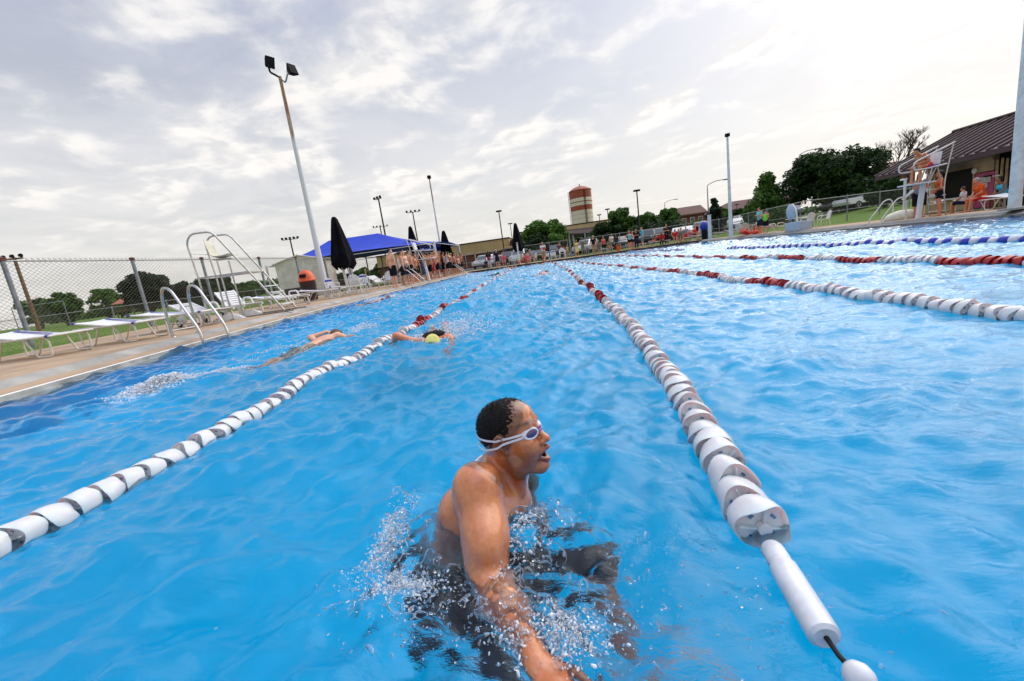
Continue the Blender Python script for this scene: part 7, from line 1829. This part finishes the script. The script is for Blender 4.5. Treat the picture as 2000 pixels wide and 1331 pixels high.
def car_proto(kind, ci):
    """side profile extruded, with a narrower glasshouse; length along X"""
    r = empty('parked_car', (0, 0, 0)); L_ = {'sedan': 4.6, 'suv': 4.7, 'pickup': 5.4}[kind]; W_ = 1.82
    if kind == 'sedan': low = [(-2.3, .45), (-2.28, .78), (-1.7, .92), (1.0, .92), (2.15, .80), (2.3, .60), (2.28, .35), (-2.25, .32)]; top = [(-1.75, .92), (-1.15, 1.38), (.15, 1.42), (.95, .93)]
    elif kind == 'suv': low = [(-2.35, .50), (-2.35, .98), (-2.2, 1.05), (1.15, 1.05), (2.25, .95), (2.35, .70), (2.3, .38), (-2.3, .38)]; top = [(-2.25, 1.05), (-1.95, 1.68), (.25, 1.70), (1.05, 1.06)]
    else: low = [(-2.7, .55), (-2.7, 1.02), (-.95, 1.02), (1.25, 1.05), (2.6, 1.00), (2.7, .70), (2.65, .42), (-2.65, .45)]; top = [(-.95, 1.03), (-.75, 1.72), (.55, 1.74), (1.25, 1.06)]
    b = MB()
    def ext(poly, w0, w1f):
        n = len(poly); zs = [p[1] for p in poly]; z0_, z1_ = min(zs), max(zs)
        vs = []
        for s in (-1, 1): vs += [(x, s * w0 / 2 * (1 - (1 - w1f) * (z - z0_) / (z1_ - z0_)), z) for x, z in poly]
        b.add(vs, [tuple(range(n)), tuple(range(n, 2 * n))[::-1]] + [(i, n + i, n + (i+1) % n, (i+1) % n) for i in range(n)])
    ext(low, W_, .97); ext(top, W_ * .93, .80)
    o = b.build('body', m_wh[ci], r); bv = o.modifiers.new('b', 'BEVEL'); bv.width = .07; bv.segments = 2; bv.limit_method = 'ANGLE'
    z0_, z1_ = top[0][1], top[1][1]; f = lambda t: top
    for s in (-1, 1):
        xa_, xb2 = top[0][0] + .30, top[3][0] - .32; xt0, xt1 = top[1][0] + .12, top[2][0] - .05; y0_ = s * (W_ * .93 / 2 * (1 - .20 * .12) + .006); y1_ = s * (W_ * .93 / 2 * (1 - .20 * .86) + .006)
        za_, zb_ = z0_ + (z1_ - z0_) * .12, z0_ + (z1_ - z0_) * .86; xm = (xa_ + xb2) / 2
        MB().quad((xa_, y0_, za_), (xm - .05, y0_, za_), ((xt0 + xt1) / 2 - .05, y1_, zb_), (xt0, y1_, zb_)).build('side_window', m_glass, r); MB().quad((xm + .05, y0_, za_), (xb2, y0_, za_), (xt1, y1_, zb_), ((xt0 + xt1) / 2 + .05, y1_, zb_)).build('side_window', m_glass, r)
        for x in (-L_ * .31, L_ * .31):
            M_ = Matrix.Rotation(R(90), 3, 'X'); w_ = MB().lathe([(.18, -.11), (.32, -.11), (.34, -.06), (.34, .06), (.32, .11), (.18, .11)], (x, s * (W_ / 2 - .09), .34), 18, M_).build('wheel', m_tyre, r, smooth=True); MB().lathe([(.02, -.10), (.20, -.115), (.20, .115), (.02, .10)], (x, s * (W_ / 2 - .088), .34), 14, M_).build('rim', m_galv, w_)
        MB().rbox((low[4][0] + .02, s * .66, low[4][1] - .10), (.16, .34, .14), .04).build('headlight', m_lamp, r); MB().rbox((low[0][0] + .0, s * .74, low[1][1] - .14), (.10, .20, .24), .03).build('tail_light', m_tail, r)
    for xa_, xb2, nm in ((top[3][0], top[2][0], 'windscreen'), (top[0][0], top[1][0], 'rear_window')):
        za_, zb_ = z0_ + (z1_ - z0_) * .12, z0_ + (z1_ - z0_) * .88; sx = 1 if nm == 'windscreen' else -1; A0 = xa_ + (xb2 - xa_) * .12 + sx * .03; A1 = xa_ + (xb2 - xa_) * .88 + sx * .03
        MB().quad((A0, -.72, za_), (A0, .72, za_), (A1, .64, zb_), (A1, -.64, zb_)).build(nm, m_glass, r)
    return r
CARS = [(945, 506, 58, 'suv', 0, 75, 'white car half behind the bending man, left of the grey one'), (965, 503, 57, 'sedan', 2, 70, 'silver car behind the person in pale trousers'), (1015, 499, 53, 'suv', 0, 80, 'white car behind the white post at the far end'), (990, 500, 60, 'pickup', 1, 95, 'black pickup right of the towel wrapped person'),
        (1048, 495, 56, 'sedan', 1, 85, 'black sedan left of the man in the white shirt'), (1145, 486, 55, 'suv', 0, 60, 'white car seen through the open gate'), (1085, 491, 58, 'suv', 1, 90, 'black car behind the two blue striped chairs'),
        (1212, 478, 54, 'sedan', 1, 80, 'black sedan behind the people at the fence, left of the aqua top'), (1268, 472, 55, 'pickup', 1, 70, 'black pickup with a chrome frame behind the woman in bright blue'), (1290, 467, 56, 'suv', 1, 75, 'black car with a silver roof behind the red jacket'), (1325, 460, 57, 'sedan', 2, 75, 'silver sedan behind the seated man in red'), (1342, 457, 58, 'sedan', 2, 80, 'silver sedan behind the boy in grey'),
        (1370, 452, 54, 'suv', 0, 55, 'white car with a dark windscreen near the white sign post'), (1437, 444, 58, 'sedan', 2, 78, 'pale car right of the white light pole'), (1453, 441, 60, 'suv', 0, 82, 'white car behind the cream armchairs'), (1470, 437, 58, 'sedan', 2, 60, 'silver car left of the person in lime green'), (1503, 430, 56, 'sedan', 0, 40, 'white car right of the person in lime green'), (1532, 425, 62, 'sedan', 3, 60, 'grey car beyond the folding table'), (1548, 421, 60, 'suv', 2, 70, 'silver car left of the fence corner post'),
        (1691, 411, 44, 'pickup', 0, 12, 'white pickup on the lawn drive under the biggest dark tree'), (1650, 416, 46, 'suv', 1, 20, 'black car left of the white pickup'), (1722, 406, 45, 'sedan', 2, 20, 'silver car behind the right pool ladder')]
protos = {}
for px, py, Y, kind, ci, rz, lab in CARS:
    x = atY(px, py, Y).x; key = (kind, ci)
    if key not in protos: o = protos[key] = car_proto(kind, ci)
    else: o = copy_tree(protos[key])
    o.location = (x, Y, ground_z(x, Y) + .03); o.rotation_euler = (0, 0, R(rz + 180))
    tag(o, lab, 'car', 'cars in the car park behind the pool')
# playground piece and sign beyond the left field
q = atY(250, 597, 45); pg = empty('play_tower', (q.x, 45, .2), R(15), 'small orange roofed play tower beside the big dark pine', 'play tower')
b = MB(); b.add([(-1.1, -.9, 1.7), (1.1, -.9, 1.7), (1.1, .9, 1.7), (-1.1, .9, 1.7), (-.5, 0, 2.3), (.5, 0, 2.3)], [(0, 1, 5, 4), (1, 2, 5), (2, 3, 4, 5), (3, 0, 4), (3, 2, 1, 0)]); b.build('roof', mat('faded_red', (.48, .16, .10), rough=.8), pg)
for x in (-.85, .85):
    for y in (-.7, .7): MB().tube([(x, y, 0), (x, y, 1.75)], .07, 6).build('post', m_wood, pg)
MB().box((0, 0, .9), (1.8, 1.5, .12)).build('deck', m_wood, pg)
q = atY(275, 590, 43); sg = empty('field_sign', (q.x, 43, .2), 0, 'small yellow ring shaped sign in front of the big pine', 'sign')
MB().tube([(0, 0, 0), (0, 0, 1.4)], .03, 6).build('post', m_galv, sg); MB().tube([(.22 * math.cos(a), 0, 1.75 + .34 * math.sin(a)) for a in np.linspace(0, 2 * math.pi, 18)[:-1]], .06, 6, closed=True).build('ring', mat('yellow_sign', (.72, .45, .03), rough=.5), sg)
# brick wall / long low building beyond the left field
q0, q1 = atY(600, 560, 120), atY(840, 540, 120)
lb2 = empty('wall_building', ((q0.x + q1.x) / 2, 120, .2), 0, 'long low brown building seen under the blue canopy', 'building')
MB().box((0, 0, 1.3), (q1.x - q0.x, 10, 2.6)).build('wall', m_brick, lb2); b = MB(); b.rbox((0, 0, 2.75), (q1.x - q0.x + 1, 11, .3), .2); b.build('roof', m_roof, lb2)
for k in range(14): MB().box((-(q1.x - q0.x) / 2 + 2 + k * (q1.x - q0.x - 4) / 13, -5.04, 1.4), (1.2, .1, .9)).build('window', m_glass, lb2)
# distant woodland closing the horizon
b = MB(); Rn = np.random.default_rng(5); n = 26000
xx = Rn.uniform(-420, 420, n); yy = 330 + Rn.uniform(-12, 12, n); top = 6.0 + 2.6 * np.sin(xx * .05) + 1.8 * np.sin(xx * .17 + 1) + 1.2 * np.sin(xx * .43); zz = Rn.uniform(0, 1, n) ** .7 * top + .5
nrm = Rn.normal(size=(n, 3)); nrm /= np.linalg.norm(nrm, axis=1)[:, None]; t = np.cross(nrm, Rn.normal(size=(n, 3))); t /= np.linalg.norm(t, axis=1)[:, None]; u = np.cross(nrm, t); sz = Rn.uniform(.6, 1.6, n)[:, None]
P = np.stack([xx, yy, zz], 1); V = np.stack([P - t * sz, P + u * sz, P + t * sz, P - u * sz], 1).reshape(-1, 3)
tag(np_mesh('distant_wood', V, np.arange(n * 4).reshape(-1, 4), LM['mid'], smooth=False), kind='stuff')
# ------------------------------------------------------------------ splashes and foam
def drop_mat(name, foam):
    m, nt, b = new_mat(name); b.inputs['Base Color'].default_value = (.93, .96, 1, 1); b.inputs['Roughness'].default_value = .04 if not foam else .35; b.inputs['IOR'].default_value = 1.33
    b.inputs['Transmission Weight'].default_value = .92 if not foam else .35; return m
m_drop, m_foam = drop_mat('water_drops', False), drop_mat('water_foam', True)
ico_v = []; ico_f = []
def _ico():
    import bmesh
    bm = bmesh.new(); bmesh.ops.create_icosphere(bm, subdivisions=2, radius=1); bm.verts.ensure_lookup_table()
    v = np.array([x.co[:] for x in bm.verts]); f = np.array([[q.index for q in x.verts] for x in bm.faces]); bm.free(); return v, f
IV, IF = _ico()
def drops(name, pts, sizes, m, label, stretch=1.6, seed=0, parent=None):
    r = np.random.default_rng(seed); Vs, Fs = [], []
    for i, (p, s) in enumerate(zip(pts, sizes)):
        d = r.normal(size=3); d /= np.linalg.norm(d); v = IV * s * (1 + .25 * r.normal(size=3)); v = v + np.outer(v @ d, d) * (r.uniform(0, stretch)); v = v * (1 + .12 * np.sin(IV @ (d * 5) + i))[:, None]
        Vs.append(v + p); Fs.append(IF + i * len(IV))
    o = np_mesh(name, np.concatenate(Vs), np.concatenate(Fs), m, parent); tag(o, label, kind='stuff'); return o
def hz(x, y): return float(water_h(np.array([x]), np.array([y]))[0])
def field(cx, cy, sx, sy, n, zmax, s0, s1, seed, pw=2.5, rot=0):
    r = np.random.default_rng(seed); P = []; S = []
    for _ in range(n):
        a, b_ = r.normal(size=2); x = cx + a * sx * math.cos(rot) - b_ * sy * math.sin(rot); y = cy + a * sx * math.sin(rot) + b_ * sy * math.cos(rot); t = r.uniform() ** pw
        P.append((x, y, hz(x, y) + t * zmax * math.exp(-(a * a + b_ * b_) * .3))); S.append(s0 + (s1 - s0) * r.uniform() ** 3)
    return P, S
# clinging sheets and strands round the near swimmer: ropes of water thrown off the body
def strands(seed, specs, label, name='splash'):
    r = np.random.default_rng(seed); b = MB()
    for cx, cy, sx, sy, n, l, th in specs:
        for _ in range(n):
            x, y = cx + r.normal() * sx, cy + r.normal() * sy; z = hz(x, y); a = r.uniform(0, 6.28); P = []; K = 9; dz = r.uniform(.0, .03); kx, ky = r.normal(size=2) * .012; ln = l * r.uniform(.4, 1.3)
            for i in range(K):
                t = i / (K - 1); q = t * ln; ang = a + 2.2 * math.sin(t * 3 + kx * 90)
                x += math.cos(ang) * ln / K; y += math.sin(ang) * ln / K
                P.append((x, y, hz(x, y) + dz * math.sin(math.pi * t) + .002))
            w = [th * r.uniform(.4, 1.2) * math.sin(math.pi * (.06 + .88 * i / (K - 1))) ** .7 for i in range(K)]; b.tube(P, w, 6)
    o = b.build(name, m_drop, None, smooth=True, angle=180); tag(o, label, kind='stuff')
strands(3, [(-.55, 1.13, .035, .09, 16, .09, .003), (-.48, .98, .07, .06, 14, .09, .003), (-.36, .85, .10, .05, 14, .09, .003), (-.12, 1.12, .05, .08, 14, .07, .003), (-.16, .93, .04, .05, 10, .06, .003), (-.06, .78, .06, .05, 14, .06, .003), (-.14, .74, .035, .025, 8, .05, .003), (.05, .93, .10, .10, 10, .06, .0025)], 'ropy splashes round the near swimmer')
P, S = [], []
for a in ((-.555, 1.12, .022, .09, 480, .05, .0008, .0046), (-.47, .94, .06, .05, 380, .045, .0008, .0044), (-.30, .82, .12, .05, 300, .04, .0012, .004), (-.10, 1.13, .05, .09, 500, .06, .0008, .0036), (-.06, .78, .07, .05, 600, .05, .0008, .0036), (.06, .95, .13, .13, 160, .02, .0008, .0028), (-.15, 1.0, .35, .28, 160, .012, .0006, .0018), (.38, .75, .12, .16, 160, .004, .001, .004)):
    p, s = field(*a[:4], a[4], a[5], a[6], a[7], int(abs(a[0] * 1000)) + 7); P += p; S += s
drops('droplets', P, S, m_drop, 'droplets thrown up round the near swimmer', seed=9)
P, S = [], []
for a in ((-.575, 1.11, .022, .085, 1000, .03, .0006, .003), (-.46, .92, .055, .035, 1000, .02, .0007, .003), (-.07, .77, .055, .035, 1000, .03, .0007, .0034), (-.15, 1.09, .025, .05, 200, .04, .001, .004), (-.22, .98, .02, .03, 120, .02, .001, .003)):
    p, s = field(*a[:4], a[4], a[5], a[6], a[7], int(abs(a[1] * 1000)) + 3); P += p; S += s
drops('foam', P, S, m_foam, 'white foam where the water breaks on the near swimmer', seed=10)
for nm, cfgs, lab in (('kick_foam', ((-4.0, 3.85, .15, .08, 3600, .13, .0022, .0095, .9), (-3.75, 4.35, .16, .06, 1200, .04, .002, .007, 1.0)), 'white kick foam trailing the crawl swimmer in the left lane'),
                      ('arm_splash', ((-3.2, 6.85, .14, .14, 700, .10, .002, .008, 0), (-3.7, 5.5, .25, .3, 300, .04, .002, .006, 0)), 'splash round the head and arm of the crawl swimmer in the left lane'),
                      ('cap_splash', ((-1.2, 5.25, .20, .20, 1500, .15, .002, .008, 0), (-1.5, 4.95, .18, .14, 300, .05, .003, .008, 0), (-1.25, 5.6, .25, .2, 300, .2, .002, .008, 0)), 'splash round the swimmer in the yellow cap'),
                      ('far_splash', ((-6.0, 15.0, .6, .3, 500, .10, .008, .022, 0), (-.2, 18.6, .5, .3, 300, .08, .008, .022, 0), (-3.2, 25.8, .5, .3, 200, .08, .01, .025, 0), (-3.6, 40.6, .6, .3, 200, .10, .015, .03, 0), (-.2, 40.4, .5, .3, 160, .1, .015, .03, 0)), 'small splashes of the far swimmers')):
    P, S = [], []
    for c in cfgs: p, s = field(c[0], c[1], c[2], c[3], c[4], c[5], c[6], c[7], int(abs(c[0] * 100)) + 1, 1.6, c[8]); P += p; S += s
    drops(nm, P, S, m_foam, lab, seed=len(nm))
for o in list(bpy.data.objects):        # soft edges on the small stuff is not needed; keep smooth shading consistent
    if o.type == 'MESH' and o.name.startswith('canopy'): pass
# foam and turbulence mask on the water sheet, from the real distance to the swimmer's body
vw = np.empty(len(water.data.vertices) * 3, np.float32); water.data.vertices.foreach_get('co', vw); vw = vw.reshape(-1, 3)
fo = np.zeros(len(vw), np.float32)
sel = (np.abs(vw[:, 0] + .25) < .6) & (np.abs(vw[:, 1] - 1.0) < .6); ps = vw[sel].astype(float)
dd = SW_SDF.ev(ps - np.array([-.3, 1.2, 0.0]))
nz = fbm(ps[:, 0], ps[:, 1], .05, 77, 4)
edge = np.exp(-np.clip(np.abs(dd) - .004, 0, 9) / .020)
patch = np.clip(1.25 * np.exp(-((ps[:, 0] + .575) / .05) ** 2 - ((ps[:, 1] - 1.10) / .15) ** 2) + .8 * np.exp(-((ps[:, 0] + .46) / .10) ** 2 - ((ps[:, 1] - .90) / .07) ** 2) + .8 * np.exp(-((ps[:, 0] + .08) / .07) ** 2 - ((ps[:, 1] - .77) / .05) ** 2) + .45 * np.exp(-((ps[:, 0] + .12) / .06) ** 2 - ((ps[:, 1] - 1.06) / .12) ** 2), 0, 1.3)
fo[sel] = np.clip((edge * .55 + patch * .9) * (.55 + .9 * nz) - .25, 0, .85)
for cx, cy, sx, sy, a in ((-4.05, 3.75, .30, .45, .75), (-3.75, 4.6, .2, .5, .35), (-3.25, 6.75, .25, .3, .6), (-1.45, 5.25, .35, .35, .8), (-6.0, 14.9, .6, .4, .5)):
    m_ = (np.abs(vw[:, 0] - cx) < 3 * sx) & (np.abs(vw[:, 1] - cy) < 3 * sy); q = vw[m_]
    fo[m_] = np.maximum(fo[m_], np.clip(a * gauss(q[:, 0], q[:, 1], cx, cy, sx, sy) * (1.0 + 1.0 * fbm(q[:, 0], q[:, 1], .12, 78, 4)) - .12, 0, .9))
at_ = water.data.attributes.new('foam', 'FLOAT', 'POINT'); at_.data.foreach_set('value', fo)
fa = N(wt, 'ShaderNodeAttribute'); fa.attribute_name = 'foam'; fn = wnoise(95.0, 5.0, 1, 1.3, .2, .65, .8)
fm = N(wt, 'ShaderNodeMath', operation='MULTIPLY_ADD'); WL.new(fn, fm.inputs[0]); fm.inputs[1].default_value = 1.5; fm.inputs[2].default_value = -1.02
fm2 = N(wt, 'ShaderNodeMath', operation='ADD'); WL.new(fm.outputs[0], fm2.inputs[0]); WL.new(fa.outputs['Fac'], fm2.inputs[1]); fm2.use_clamp = True
gt_ = N(wt, 'ShaderNodeMath', operation='MULTIPLY'); WL.new(fm2.outputs[0], gt_.inputs[0]); g0 = N(wt, 'ShaderNodeMath', operation='MULTIPLY'); WL.new(fa.outputs['Fac'], g0.inputs[0]); g0.inputs[1].default_value = 3.2; g0.use_clamp = True; WL.new(g0.outputs[0], gt_.inputs[1])
df = N(wt, 'ShaderNodeBsdfDiffuse'); df.inputs['Color'].default_value = (.82, .88, .92, 1); WL.new(bmp2.outputs[0], df.inputs['Normal'])
mf = N(wt, 'ShaderNodeMixShader'); WL.new(gt_.outputs[0], mf.inputs[0]); WL.new(mx_w.outputs[0], mf.inputs[1]); WL.new(df.outputs[0], mf.inputs[2]); WL.new(mf.outputs[0], w_out.inputs['Surface'])
